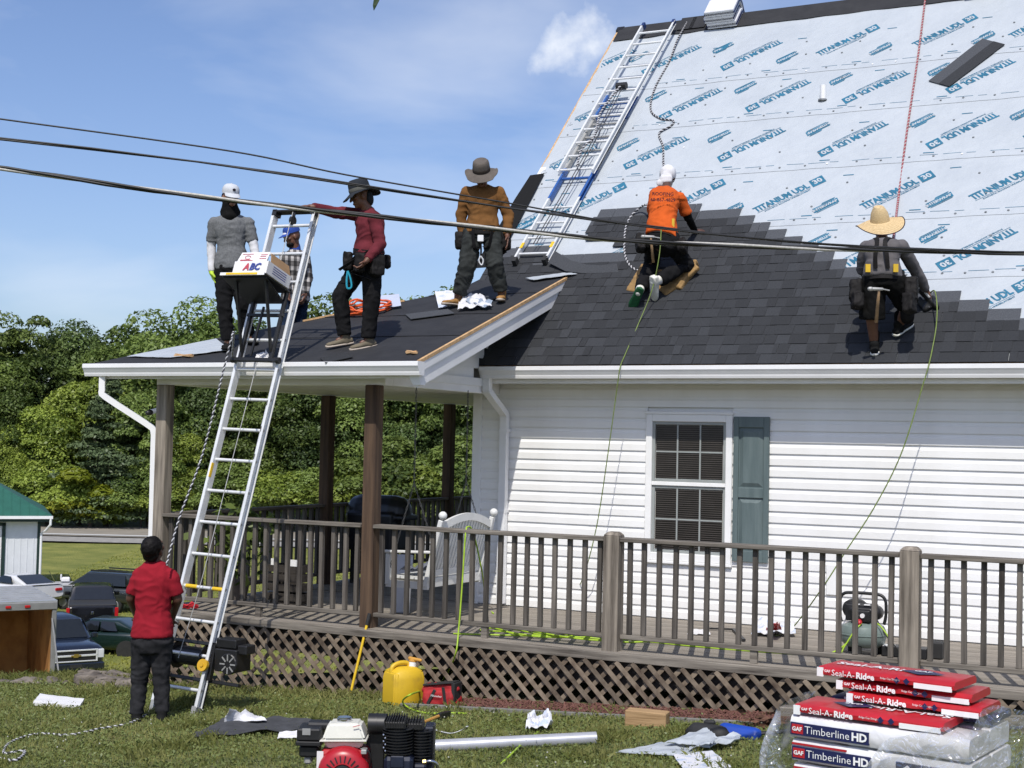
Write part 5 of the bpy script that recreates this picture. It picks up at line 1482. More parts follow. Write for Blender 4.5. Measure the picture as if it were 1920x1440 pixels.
# --- straw hat, standing on the shingles by the eave
J = dict(head=hm(1650, 423, .86), neck=hm(1656, 450, .84), sL=hm(1624, 464, .84), sR=hm(1690, 462, .80), eL=hm(1617, 505, .62), wL=hm(1640, 530, .40), eR=hm(1719, 510, .46), wR=hm(1737, 545, .22),
         hL=hm(1637, 528, .62), hR=hm(1676, 528, .60), kL=hm(1634, 600, .34), kR=hm(1702, 568, .34), aL=hm(1637, 655, .10), aR=hm(1686, 610, .14), tL=hm(1632, 668, .03), tR=hm(1704, 622, .05), bow=Vector((0, -.05, .03)))
RN = Vector((0, -S2, S2)); UPS = Vector((0, S2, S2))
for k_ in ('aL', 'kL'): J[k_] = J[k_] + UPS * (.07 if k_ == 'aL' else .02)
J['tL'] = J['aL'] + UPS * .12 - RN * .07 - SIDE * .02; J['tR'] = J['aR'] + UPS * .10 + SIDE * .07 - RN * .07
G_ = Person('man in grey shirt and wide straw hat working on the shingles with his back turned', J, -VIEW * .9 - SIDE * .15 + Vector((0, 0, .35)), up=-SIDE * .22 + VIEW * .35 + Vector((0, 0, 1)), skin='brown', group=GP)
G_.body(hd={'R': (SIDE * .4 + Vector((0, .5, -.8)), -SIDE + Vector((0, 0, -.3)), .8)})
G_.shirt(C_['greysh'], 'w', .05, .022, 16, amp=.008).pants(C_['blackk'], .50, .030, 17, 'work_shorts', amp=.010)
for a in 'LR':
    G_.shoe(a, C_['blkshoe'], C_['whshoe'], .03, 1.0, (RN + Vector((0, 0, .5))).normalized())
    b = MB(); b.cone(J['a' + a] - Vector((0, 0, .03)), J['a' + a] + Vector((0, 0, .10)), .046, .050); b.build('sock', C_['blackk'], G_.t, smooth=True)
b = MB(); b.cone(J['kR'] + Vector((0, -.02, .06)), J['kR'] + Vector((0, -.01, -.14)), .074, .066); piece('knee_pad', remesh(b, .011, 3), C_['leather'], G_.t)
G_.hat('straw', C_['straw'], .135, crown=(.090, .104, .118), drop=.055, m2=C_['navy'])
G_.belt(C_['leather'], [(178, -.13, .17, .12, .22), (160, -.25, .14, .11, .16), (2, -.12, .16, .12, .24), (20, -.27, .14, .11, .20), (-92, -.02, .16, .05, .16)], t=.10, w=.055)
for q in (-1, 1):
    c0 = G_.P + (G_.Nk - G_.P) * .14 + Vector((0, -.03, .02)); X_ = G_.hipx
    bb = -G_.fwd
    pts = [c0 + X_ * (q * .055) + bb * .150, G_.P + (G_.Nk - G_.P) * .45 + Vector((0, -.055, .035)) + X_ * (q * .05) + bb * .170, G_.P + (G_.Nk - G_.P) * .75 + Vector((0, -.04, .025)) + X_ * (q * .035) + bb * .172, G_.P + (G_.Nk - G_.P) * .93 + X_ * (q * .055) + bb * .135, G_.P + (G_.Nk - G_.P) * 1.0 + X_ * (q * .075) + bb * .06]
    G_.strap(pts, C_['leather'], .019, 'suspender')
    MB().box(c0 + X_ * (q * .125) + bb * .150 + G_.sp * .0, (.045, .02, .075), frame_of(VIEW, (0, 0, 1))).build('belt_tab', M['yel_strap'], G_.bl)
# hammers hanging in the loops
def hammer(label, top, end):
    b = MB(); top = Vector(top); end = Vector(end); dr = (end - top).normalized()
    t = thing('hammer', label, 'hammer', end)
    hb_ = MB(); hb_.tube([top, top.lerp(end, .4), end], [.013, .015, .017], 8); hb_.build('handle', mat('hammer_handle', (0.30, 0.19, 0.10), .6, .15, 20), t, smooth=True)
    k = SIDE
    hd_ = MB(); hd_.cone(top - k * .075, top + k * .03, .017, .014, 10); hd_.cone(top - k * .085, top - k * .07, .020, .020, 10); hd_.bar(top + k * .03, top + k * .095 - dr * -.012, .026, .010)
    hd_.build('hammer_head', M['alug'], t, smooth='auto')
hammer('hammer with tan handle hanging behind the man in the straw hat', hm(1648, 542, .76), hm(1643, 604, .44))
hammer('hammer with tan handle hanging behind the man in orange', hm(1220, 444, .66), hm(1225, 492, .40))

# --- red T-shirt, on the lawn at the foot of the ladder
d = 12.0
J = pose(d, head=(288, 1030, .0), neck=(290, 1054, .02), sL=(262, 1078, .02), sR=(320, 1080, .0), eL=(245, 1122, .04), wL=(258, 1158, .24), eR=(333, 1124, .03), wR=(322, 1160, .24),
         hL=(268, 1200), hR=(303, 1200), kL=(262, 1272, .03), kR=(302, 1270, .03), aL=(256, 1342), aR=(304, 1340), tL=(250, 1352, .18), tR=(312, 1348, .16))
gzz = gz(J['aL'].x, 0)
R = Person('man in red T-shirt and black jeans seen from behind at the foot of the ladder', J, -VIEW * .8 + SIDE * .35 + Vector((0, 0, .45)), up=(.1, -.1, 1), skin='dark', group=GP)
R.body().shirt(C_['red'], 'e', .05, .016, 20, 'tshirt', amp=.010).pants(C_['charc'], .97, .006, 21, amp=.010, top=.22)
for a in 'LR': R.shoe(a, C_['blkshoe'], C_['blkshoe'], .05)
F = R.Fh; H = J['head']; b = MB()
b.ell(H + F @ Vector((0, -.022, .034)), (.084, .100, .098), 16, 12, F); b.ell(H + F @ Vector((0, -.055, -.03)), (.070, .055, .06), 14, 10, F)
piece('hair', remesh(b, .009, 1, folds(22, .007, (30, 30, 30))), M['hair'], R.t)
# ================================================================== HOIST LADDER
LP0 = Vector((-.714, -3.802, -.674)); LP1 = Vector((-.626, -2.83, 2.503))
LDIR = (LP1 - LP0).normalized(); LX = Vector((1, 0, 0)); LX = (LX - LDIR * LX.dot(LDIR)).normalized(); LN = LX.cross(LDIR).normalized()
if LN.y > 0: LN = -LN
def Lp(s_, u, w=0.0): return LP0 + LDIR * s_ + LX * u + LN * w
hoist = thing('ladder_hoist', 'tall aluminium ladder hoist with black lifting platform leaning on the porch gutter', 'ladder hoist', (-.95, -3.75, -.68))
LW = .47; LEN = 4.93
def rail(t, fn, s0, s1, u, m, d=.078, fl=.03, inward=1):
    """channel-section ladder rail: web and two flanges"""
    b = MB()
    a, c = fn(s0, u, 0), fn(s1, u, 0); N_ = (fn(s0, u, 1) - fn(s0, u, 0)).normalized(); X_ = (fn(s0, u + 1, 0) - a).normalized()
    b.bar(a, c, .005, d, N_)
    for q in (-1, 1):
        o = N_ * (q * (d / 2 - .003)) + X_ * (inward * fl / 2)
        b.bar(a + o, c + o, fl, .006, N_)
    return b.build('rail', m, t)
for u, iw in ((-.004, 1), (-LW, -1)): rail(hoist, Lp, 0.05, LEN, u, M['alu'], inward=iw)
k = 0; s_ = .20
while s_ < LEN - .05:
    b = MB(); b.tube([Lp(s_, -LW + .003, 0), Lp(s_, -.006, 0)], .016, 10)
    o = b.build('rung', M['alu'], hoist, smooth='auto')
    if k == 3:
        for a, c in ((-.45, -.32), (-.14, -.02)):
            MB().tube([Lp(s_, a, 0), Lp(s_, c, 0)], .019, 10).build('rung_marker', M['yellow'], o, smooth='auto')
    for u in (.006, -LW - .006): MB().tube([Lp(s_, u - .004, 0), Lp(s_, u + .004, 0)], .013, 8).build('rivet', M['alug'], o)
    s_ += .3048; k += 1
for u in (-.004, -LW):
    MB().bar(Lp(LEN - .02, u, -.045), Lp(LEN - .02, u, .045), .05, .06, LDIR).build('end_cap', M['black'], hoist)
    b = MB(); b.bar(Lp(.06, u, 0), Lp(-.05, u, .0), .05, .09, LN); b.bar(Lp(-.05, u, -.05), Lp(-.05, u, .05), .06, .02, LDIR); b.build('foot', M['alug'], hoist, bevel=.004)
b = MB(); b.bar(Lp(LEN - .005, -LW - .02, .0), Lp(LEN - .005, .02, .0), .09, .02, LDIR); b.build('top_bar', M['black'], hoist, bevel=.004)
b = MB(); b.tube([Lp(LEN - .11, -LW / 2 - .015, .02), Lp(LEN - .11, -LW / 2 + .015, .02)], .045, 14); b.bar(Lp(LEN - .1, -LW / 2, .02), Lp(LEN, -LW / 2, .02), .03, .01, LN); b.build('pulley', M['black'], hoist)
MB().tube([Lp(4.9, -LW / 2, .05), Lp(4.0, -LW / 2, .06)], .004, 5).build('hoist_cable', M['alug'], hoist)
MB().tube(curve([Lp(3.3, -LW / 2 + .02, .06), Lp(2.4, -LW / 2 + .02, .075), Lp(1.2, -LW / 2, .07), Lp(.45, -LW / 2 - .04, .08)], 5), .004, 5).build('hoist_cable', M['alug'], hoist)
for s_, c in ((2.15, M['yellow']), (4.25, M['yellow']), (2.62, M['black']), (2.88, M['black']), (2.35, M['black'])):
    MB().bar(Lp(s_, .001 if c is M['black'] else -LW + .0, .03), Lp(s_ + (.14 if c is M['yellow'] else .05), .001 if c is M['black'] else -LW, .03), .004 if c is M['black'] else .008, .03, LN).build('decal', c, hoist)
# carriage and platform
car = MB()
for u in (-.05, -LW + .05):
    car.bar(Lp(3.30, u, .075), Lp(4.05, u, .075), .03, .04, LN)
car.bar(Lp(3.32, -LW - .02, .075), Lp(3.32, .03, .075), .035, .045, LN); car.bar(Lp(3.78, -LW + .02, .080), Lp(3.78, -.02, .080), .03, .035, LN)
car.bar(Lp(3.36, -LW * .62, .085), Lp(3.86, -LW * .56, .10), .022, .022, LN)
for u in (-LW - .03, .035):
    for s_ in (3.32,): car.tube([Lp(s_, u - .02, .07), Lp(s_, u + .02, .07)], .032, 12)
car.build('carriage', M['black'], hoist, bevel=.003)
b = MB()
for u in (-.06, -LW + .06): b.bar(Lp(3.40, u, .09), Lp(4.02, u - .0, .42), .028, .02, LX)
b.build('brace', M['black'], hoist)
PL0 = 4.02
def Pp(u, w, h=0.0): return Lp(PL0 + h, u, w)          # on the platform: across, outward, above
b = MB()
b.prism([Pp(-LW - .07, .06), Pp(-.02, .06), Pp(-.02, .50), Pp(-LW - .07, .50)], LDIR * .018)
b.build('platform', M['black'], hoist, bevel=.003)
b = MB()
b.prism([Pp(-LW - .03, .06, -.10), Pp(-.06, .06, -.10), Pp(-.02, .46, -.001), Pp(-LW - .07, .46, -.001)], LDIR * -.012)
b.build('platform_underframe', M['black'], hoist)
MB().bar(Pp(-LW - .072, .505, .012), Pp(-.02, .505, .012), .008, .028, LDIR).build('platform_edge', M['white'], hoist)
MB().bar(Pp(-LW + .0, .5105, .012), Pp(-.10, .5105, .012), .004, .020, LDIR).build('platform_label', M['yellow'], hoist)
# carton on the platform
M['carton'] = mat('white_carton', (0.70, 0.69, 0.69), .6, .03, 6); M['kraft'] = mat('kraft_cardboard', (0.36, 0.22, 0.11), .8, .08, 9); M['inkred'] = mat('red_ink', (0.45, 0.05, 0.08), .6); M['inkblue'] = mat('blue_ink', (0.03, 0.05, 0.25), .6)
box = thing('carton', 'open white carton with red and blue letters riding on the hoist platform', 'box', Pp(-.25, .2, .02))
u0, u1, w0, w1, hb_, hh_ = -.41, -.005, .12, .498, .019, .145
b = MB()
for (a, c) in (((u0, w1), (u1, w1)), ((u1, w1), (u1, w0)), ((u1, w0), (u0, w0)), ((u0, w0), (u0, w1))):
    p, q = Pp(*a, hb_), Pp(*c, hb_); n_ = (q - p).cross(LDIR).normalized()
    b.prism([p, q, q + LDIR * (hh_ - hb_), p + LDIR * (hh_ - hb_)], n_ * -.004)
b.prism([Pp(u0, w0, hb_), Pp(u1, w0, hb_), Pp(u1, w1, hb_), Pp(u0, w1, hb_)], LDIR * .004)
b.build('box_body', M['carton'], box)
b = MB(); b.prism([Pp(u0 + .006, w1 - .02, hh_), Pp(u1 - .05, w1 - .02, hh_), Pp(u1 - .05, w1 - .05, hh_ + .115), Pp(u0 + .02, w1 - .05, hh_ + .115)], LN * -.004); fb = b.build('front_flap', M['carton'], box)
b = MB(); b.prism([Pp(u1, w0 + .02, hh_), Pp(u1, w1 - .03, hh_), Pp(u1 - .035, w1 - .05, hh_ + .10), Pp(u1 - .035, w0 + .03, hh_ + .10)], LX * -.004) ; b.build('side_flap', M['kraft'], box, label='raised brown inside flap')
def plab(txt, size, u, h, w, m, par, bold=.0, face='front', shear=0.0):
    vs, fs = text_mesh(txt, size, bold=bold, shear=shear)
    if face == 'front': g_ = [Pp(u + p.x, w, h + p.y) for p in vs]
    else: g_ = [Pp(u, w - p.x, h + p.y) for p in vs]
    MB().add(g_, fs).build('print', m, par, fix=False)
plab('A', .095, -.255, .082, w1 + .0065, M['inkred'], box, .004, shear=.25); plab('BC', .095, -.155, .082, w1 + .0065, M['inkblue'], box, .004, shear=.25)
def mark(ua, ub, z, m):
    k = (z - hh_) / .115; w = w1 - .02 - .03 * k + .004
    MB().add([Pp(ua, w, z), Pp(ub, w, z), Pp(ub, w - .0015, z + .006), Pp(ua, w - .0015, z + .006)], [(0, 1, 2, 3)]).build('print', m, fb, fix=False)
for ua, ub, z in ((-.37, -.25, .168), (-.37, -.22, .160), (-.15, -.07, .225), (-.15, -.08, .205), (-.37, -.24, .235), (-.15, -.07, .180)): mark(ua, ub, z, M['inkred'])
b = MB(); b.tube([Pp(-.29 + .035 * math.cos(t * .5), w1 - .032 + .004, .198 + .018 * math.sin(t * .5)) for t in range(12)], .003, 5); b.build('print', M['inkred'], fb)
for i in range(4): MB().add([Pp(u1 + .006, y, .115 - .022 * i + z) for y, z in ((.42, 0), (.20, 0), (.20, .008), (.42, .008))], [(0, 1, 2, 3)]).build('print', M['inkblue'], box, fix=False)
# winch drum, engine and amber lamp at the foot
b = MB(); b.tube([Lp(.50, -LW + .04, -.10), Lp(.50, -.09, -.10)], .085, 18); b.tube([Lp(.50, -LW + .03, -.10), Lp(.50, -LW + .045, -.10)], .125, 18); b.tube([Lp(.50, -.10, -.10), Lp(.50, -.085, -.10)], .125, 18)
b.build('winch_drum', M['black'], hoist, smooth='auto')
b = MB(); b.bar(Lp(.62, -LW - .05, -.03), Lp(.62, .24, -.03), .03, .05, LN); b.bar(Lp(.30, -LW - .02, -.08), Lp(.30, .34, -.08), .03, .05, LN); b.bar(Lp(.62, .04, 0), Lp(.30, .04, -.03), .03, .05, LN)
b.build('winch_frame', M['black'], hoist, bevel=.003)
b = MB(); c = Lp(.52, .20, -.08)
b.box(c, (.24, .22, .20)); b.box(c + Vector((-.02, 0, .145)), (.22, .16, .08)); b.tube([c + Vector((.06, -.11, -.02)), c + Vector((.06, -.15, -.02))], .095, 16); b.box(c + Vector((.15, .0, .10)), (.10, .14, .08)); b.tube([c + Vector((-.11, -.05, .13)), c + Vector((-.11, -.05, .19))], .03, 10)
b.build('engine', M['black'], hoist, bevel=.008)
b = MB()
for i in range(8):
    a = i * math.pi / 4; b.bar(c + Vector((.06 + .03 * math.cos(a), -.152, -.02 + .03 * math.sin(a))), c + Vector((.06 + .085 * math.cos(a), -.152, -.02 + .085 * math.sin(a))), .012, .004, (0, 1, 0))
b.build('recoil_vent', M['alug'], hoist)
b = MB(); b.tube([Lp(.42, .0, .045), Lp(.42, .0, .075)], .055, 18); b.tube([Lp(.42, 0, .075), Lp(.42, 0, .085)], .018, 10); b.build('amber_disc', mat('amber_plastic', (0.62, 0.36, 0.02), .35), hoist, smooth='auto')
b = MB(); b.bar(Lp(.05, -.02, -.06), Lp(.75, -.02, -.06), .05, .06, LN); b.build('winch_bracket', M['black'], hoist, bevel=.004)

# ================================================================== ROPES, CORDS AND CABLES
M['ropew'] = mat('white_rope_strand', (0.50, 0.50, 0.52), .8, .1, 40); M['ropek'] = mat('black_rope_strand', (0.03, 0.03, 0.035), .8, .1, 40); M['roper'] = mat('red_rope_strand', (0.28, 0.06, 0.07), .8, .1, 40); M['ropel'] = mat('pale_rope_strand', (0.40, 0.34, 0.34), .8, .1, 40)
def rope(name, pts, r, ms, label, cat='rope', pitch=.06, n=8, group=None, straight=False):
    P = [Vector(p) for p in pts] if straight else curve(pts, n)
    t = thing(name, label, cat, P[0], group)
    # resample evenly
    L_ = [0]
    for a, c in zip(P[:-1], P[1:]): L_.append(L_[-1] + (c - a).length)
    stp = pitch / 6; m = max(4, int(L_[-1] / stp)); S = []; j = 0
    for i in range(m + 1):
        x = L_[-1] * i / m
        while j < len(L_) - 2 and L_[j + 1] < x: j += 1
        f = (x - L_[j]) / max(1e-9, L_[j + 1] - L_[j]); S.append(P[j].lerp(P[j + 1], f))
    for k_, mm in enumerate(ms):
        b = MB(); V = []
        for i, p in enumerate(S):
            tg = (S[min(i + 1, m)] - S[max(i - 1, 0)]).normalized(); a_ = tg.orthogonal()
            ref = Vector((0, 0, 1)) if abs(tg.z) < .95 else Vector((0, 1, 0)); u_ = tg.cross(ref).normalized(); v_ = tg.cross(u_)
            an = 2 * math.pi * (L_[-1] * i / m / pitch + k_ / len(ms)); V.append(p + (u_ * math.cos(an) + v_ * math.sin(an)) * r * .5)
        b.tube(V, r * .62, 6); b.build('strand', mm, t, smooth=True)
    return t
def cord(name, pts, r, m, label, cat, n=8, group=None):
    return solo(MB().tube(curve(pts, n), r, 6), name, m, label, cat, group, smooth=True)
BW = [M['ropew'], M['ropek']]
rope('pull_rope', [Lp(3.34, -LW - .03, .10), Q(438, 622, 12.45), Q(420, 690, 12.35), Q(380, 850, 12.2), Q(340, 960, 12.05), Q(322, 1020, 11.95), Q(312, 1060, 11.85)], .0095, BW, 'black and white braided rope running down from the hoist platform to the man in red', pitch=.05)
rope('ground_rope', [on_ground(275, 1340, .03), on_ground(240, 1357, .02), on_ground(190, 1366, .02), on_ground(130, 1378, .02), on_ground(70, 1376, .02), on_ground(20, 1392, .02), on_ground(8, 1412, .02), on_ground(46, 1408, .03), on_ground(30, 1425, .03), on_ground(-10, 1420, .02)], .011, BW, 'black and white rope trailing across the lawn at the left')
hm_ = on_main
rope('safety_rope', [hm_(1288, 42, .05), hm_(1270, 75, .06), hm_(1255, 115, .03), hm_(1228, 165, .03), hm_(1220, 205, .03), hm_(1238, 222, .03), hm_(1262, 226, .03), hm_(1258, 236, .03), hm_(1236, 250, .03), hm_(1243, 275, .03), hm_(1244, 310, .03), hm_(1246, 345, .15), hm_(1236, 420, .45)], .012, [M['ropek'], M['ropek'], M['ropew']], 'dark braided safety rope snaking down the underlayment from the ridge')
rope('loose_rope', [hm_(1232, 428, .5), hm_(1215, 385, .2), hm_(1190, 398, .06), hm_(1174, 425, .05), hm_(1171, 470, .05), hm_(1180, 496, .05), hm_(1198, 508, .05), hm_(1215, 508, .05)], .013, BW, 'black and white rope looping down the shingles beside the man in orange')
rope('red_safety_rope', [hm_(1736, -12, .04), hm_(1722, 100, .035), hm_(1700, 250, .035), hm_(1684, 375, .05), hm_(1676, 440, .6), hm_(1668, 480, .8)], .012, [M['roper'], M['ropel'], M['roper']], 'red rope running from the ridge to the man in the straw hat', pitch=.07)
cord('air_hose', [hm_(1240, 425, .66), hm_(1236, 480, .48), hm_(1222, 545, .22), hm_(1195, 612, .05), Vector(hm_(1172, 665, .05)), onY(1163, 688, -.54), onY(1158, 720, -.53), onY(1140, 850, -.46), onY(1120, 980, -.34), onY(1096, 1075, -.22), onZ(1070, 1130, .03), onZ(1062, 1150, .02)], .0055, M['limed'], 'yellow green cord hanging from the man in orange over the gutter to the deck', 'hose')
cord('air_hose', [hm_(1738, 556, .12), hm_(1752, 545, .25), hm_(1757, 575, .25), hm_(1755, 615, .14), hm_(1748, 655, .06), onY(1741, 686, -.55), onY(1731, 720, -.56), onY(1690, 850, -.60), onY(1640, 950, -.60), onY(1585, 1035, -.6), onY(1540, 1105, -.6), onZ(1485, 1178, .03), onZ(1455, 1192, .012)], .006, M['limed'], 'olive green hose hanging from the nail gun past the gutter to the deck', 'hose')
# green hose over the railing to the lawn
cord('green_hose', [onZ(925, 1150, .01), onZ(912, 1135, .02), onY(905, 1080, -2.05), onY(893, 1020, -2.2), onY(884, 992, -2.30), onY(878, 988, -2.36), onY(873, 1000, -2.44), onY(867, 1090, -2.46), onY(860, 1180, -2.50), onY(853, 1230, -2.56), on_ground(830, 1275, .10), on_ground(800, 1292, .03), on_ground(770, 1302, .2), on_ground(755, 1315, .06), on_ground(768, 1328, .02), on_ground(800, 1337, .02), on_ground(850, 1337, .02), on_ground(875, 1338, .02)], .008, M['lime'], 'lime green hose draped over the rail and curling round the yellow jug', 'hose')
g2 = [onZ(850, 1188, .012)]; q = random.Random(8)
for i in range(46):
    t = i / 46; a = i * .62
    g2.append(Vector((1.55 + .62 * math.cos(a) * (.7 + .3 * q.random()) + .9 * t, -1.95 + .26 * math.sin(a) * (.6 + .4 * q.random()), .012 + .03 * t + .02 * q.random())))
g2 += [Vector((3.2, -1.8, .01)), Vector((3.9, -1.75, .01)), Vector((4.35, -1.6, .01)), Vector((4.52, -1.35, .15)), Vector((4.50, -1.28, .30))]
cord('coiled_hose', g2, .008, M['lime'], 'tangle of lime green hose lying on the deck behind the rail', 'hose', n=5)
cord('grass_hose', [on_ground(940, 1432, .02), on_ground(965, 1408, .03), on_ground(985, 1390, .02), on_ground(1010, 1372, .02)], .008, M['lime'], 'short piece of green hose lying in the grass under the silver tube', 'hose')
# overhead lines
def wire_pts(pp, d0, d1, x0=-260, x1=2160):
    P = [Q(x, y, d0 + (d1 - d0) * (x - x0) / (x1 - x0)) for x, y in pp]
    a, c = (P[0] - P[1]).normalized(), (P[-1] - P[-2]).normalized()
    lift = lambda t: Vector((0, 0, .0012 * t * t))
    return [P[0] + a * t + lift(t) for t in (24, 16, 10, 6, 3.5, 1.8, .8)] + P + [P[-1] + c * t + lift(t) for t in (.8, 1.8, 3.5, 6, 10, 16)]
M['wireblk'] = mat('black_wire_insulation', (0.010, 0.010, 0.011), .5, .2, 30); M['wirealu'] = mat('bare_wire', (0.42, 0.41, 0.38), .55, .15, 60, metal=.1)
rope('power_cable', wire_pts([(-260, 286), (0, 315), (250, 352), (420, 374), (560, 390), (700, 405), (850, 421), (1000, 436), (1200, 453), (1500, 465), (1700, 470), (1920, 475), (2160, 476)], 7.2, 8.2), .0142, [M['wireblk'], M['wireblk'], M['wirealu']], 'thick twisted power cable crossing in front of the house, lowest of the three lines', 'cable', pitch=1.5, group=None)
rope('telephone_cable', wire_pts([(-260, 235), (0, 260), (360, 302), (640, 342), (830, 372), (1100, 410), (1400, 446), (1600, 462), (1920, 474), (2160, 476)], 7.0, 8.0), .0085, [M['wireblk'], M['wireblk']], 'thin paired line, middle of the three overhead lines', 'cable', pitch=3.2)
cord('upper_wire', wire_pts([(-260, 187), (0, 223), (430, 283), (650, 328), (960, 382), (1200, 424), (1480, 452), (1700, 466), (1920, 478), (2160, 482)], 6.8, 7.8), .0045, M['wireblk'], 'single thin wire, uppermost of the three overhead lines', 'cable')

# ================================================================== LADDER ON THE ROOF
rl = thing('roof_ladder', 'aluminium and blue extension ladder lying up the left end of the steep roof', 'ladder', on_main(1020, 480))
a0 = uv_main(968, 500); a1 = uv_main(1214, 66)
A0 = Vector((a0[0], a0[1])); A1 = Vector((a1[0], a1[1])); AD = (A1 - A0); AL = AD.length; AD.normalize(); AX = Vector((AD.y, -AD.x))
RW = .43
def Rl(s_, u, w=0.0):
    p = A0 + AD * s_ + AX * u; return RP(p.x, p.y, .085 + w)
M['blue'] = mat('blue_ladder_paint', (0.025, 0.10, 0.33), .45, .1, 12)
f1, f2 = AL * .23, AL * .62
def ladder_part(s0, s1, u0, u1, w, m, mr_, step0):
    for u, iw in ((u0, -1), (u1, 1)): rail(rl, lambda s_, uu, ww: Rl(s_, uu, ww + w), s0, s1, u, m, .065, .026, iw)
    s_ = step0
    while s_ < s1 - .03:
        if s_ > s0 + .02:
            MB().tube([Rl(s_, u0, w), Rl(s_, u1, w)], .015, 8).build('rung', mr_, rl, smooth='auto')
        s_ += .305
ladder_part(0, f1, .02, RW - .02, 0, M['alu'], M['alu'], .13)
ladder_part(f1 - .02, f1 + .62, .02, RW - .02, .002, M['blue'], M['blue'], .13 + .305 * 5)
ladder_part(f1 + .63, f2 - .30, .02, RW - .02, .002, M['alug'], M['alug'], .13 + .305 * 7)
ladder_part(f2 - .29, f2 + .25, .02, RW - .02, .002, M['blue'], M['blue'], f2 - .25)
ladder_part(f1 + .45, AL, -.01, RW + .01, .072, M['alu'], M['alu'], f1 + .52)
for u in (.02, RW - .02):
    MB().bar(Rl(-.05, u, 0), Rl(.03, u, 0), .05, .08, Vector((0, -1, 1))).build('rubber_foot', M['rubber'], rl)
    MB().bar(Rl(.20, u, .036), Rl(.30, u, .036), .035, .008, Vector((0, -1, 1))).build('decal', M['yellow'], rl)
for u in (-.01, RW + .01): MB().bar(Rl(AL - .06, u, .072), Rl(AL + .02, u, .072), .04, .075, Vector((0, -1, 1))).build('end_cap', mat('blue_cap', (0.01, 0.03, 0.12), .5), rl)
MB().tube([Rl(f2 + .3, .15, .12), Rl(f2 + .3, .29, .12)], .05, 12).build('pulley', M['black'], rl)
for x in (.20, .24): MB().tube(curve([Rl(f2 + .3, x, .12), Rl(f1 + .9, x + .03, .10), Rl(.25, x - .03, .05)], 6), .006, 5).build('halyard', M['ropek'], rl)
rope('ladder_rope', [Rl(f2 + .28, .22, .14), Rl(f2 - .3, .14, .13), Rl(f1 + 1.4, .20, .13), Rl(f1 + 1.1, .26, .15), Rl(f1 + .85, .18, .14), Rl(f1 + .5, .24, .13)], .014, BW, 'black and white rope bundled on the rungs of the roof ladder')

# ================================================================== THINGS ON THE ROOFS
M['wrapw'] = mat('white_bundle_wrap', (0.66, 0.66, 0.68), .4, .06, 9, bump=.4, bscale=30, bdist=.01); M['wrapn'] = mat('navy_bundle_wrap', (0.012, 0.016, 0.075), .4, .1, 9)
M['wrapr'] = mat('red_bundle_wrap', (0.42, 0.016, 0.024), .4, .1, 9)
def saddle(u, w, v0, l, th, h0, name, label, group):
    """bundle of shingles bent over the ridge"""
    t = thing(name, label, 'shingle bundle', RP(u, RIDGE_V, h0), group)
    secs = []; n = 12; prof = []
    for i in range(n + 1):
        s_ = -l * .62 + l * i / n
        if s_ < 0: p = RP(u, RIDGE_V + s_, h0); nn = Vector((0, -S2, S2))
        else: q_ = RP(u, RIDGE_V, h0); p = Vector((q_.x, q_.y + s_ * S2, q_.z - s_ * S2)); nn = Vector((0, S2, S2))
        k_ = min(1, max(0, (s_ + .12) / .24)); nn = (Vector((0, -S2, S2)) * (1 - k_) + Vector((0, S2, S2)) * k_).normalized()
        if abs(s_) < .12: p = p + Vector((0, 0, -.04 * (1 - abs(s_) / .12) + .02))
        prof.append((p, nn))
    for nm, m, a, c in (('bundle_wrap', M['wrapw'], 0, 1), ('printed_band', M['wrapn'], .28, .62)):
        b = MB(); e = 0 if nm == 'bundle_wrap' else .004
        A = [p + nn * (th * a - e * 0) for p, nn in prof]; B = [p + nn * (th * c) for p, nn in prof]
        poly = A + B[::-1]; w_ = w + 2 * e
        V0 = [p + Vector((-w_ / 2, 0, 0)) for p in poly]; V1 = [p + Vector((w_ / 2, 0, 0)) for p in poly]; m_ = len(poly)
        fs = []
        for i in range(n): fs.append((i, i + 1, m_ - 2 - i, m_ - 1 - i)); fs.append((m_ + i, m_ + i + 1, 2 * m_ - 2 - i, 2 * m_ - 1 - i))
        for i in range(m_): fs.append((i, (i + 1) % m_, m_ + (i + 1) % m_, m_ + i))
        b.add(V0 + V1, fs); b.build(nm, m, t, bevel=.008 if nm == 'bundle_wrap' else 0)
u_, _ = uv_main(1366, 30)
for i in range(3): saddle(u_ + .012 * (-1) ** i, .42, 0, .62, .085, .035 + .088 * i, 'shingle_bundle', ('lowest', 'middle', 'topmost')[i] + ' white shingle bundle draped over the ridge beside the ladder', 'shingle bundles on the ridge')
u_, _ = uv_main(1846, 8)
for i in range(2): saddle(u_ + .012 * (-1) ** i, .42, 0, .62, .085, .035 + .088 * i, 'shingle_bundle', ('lower', 'upper')[i] + ' white shingle bundle on the ridge at the right edge of the view', 'shingle bundles on the ridge')
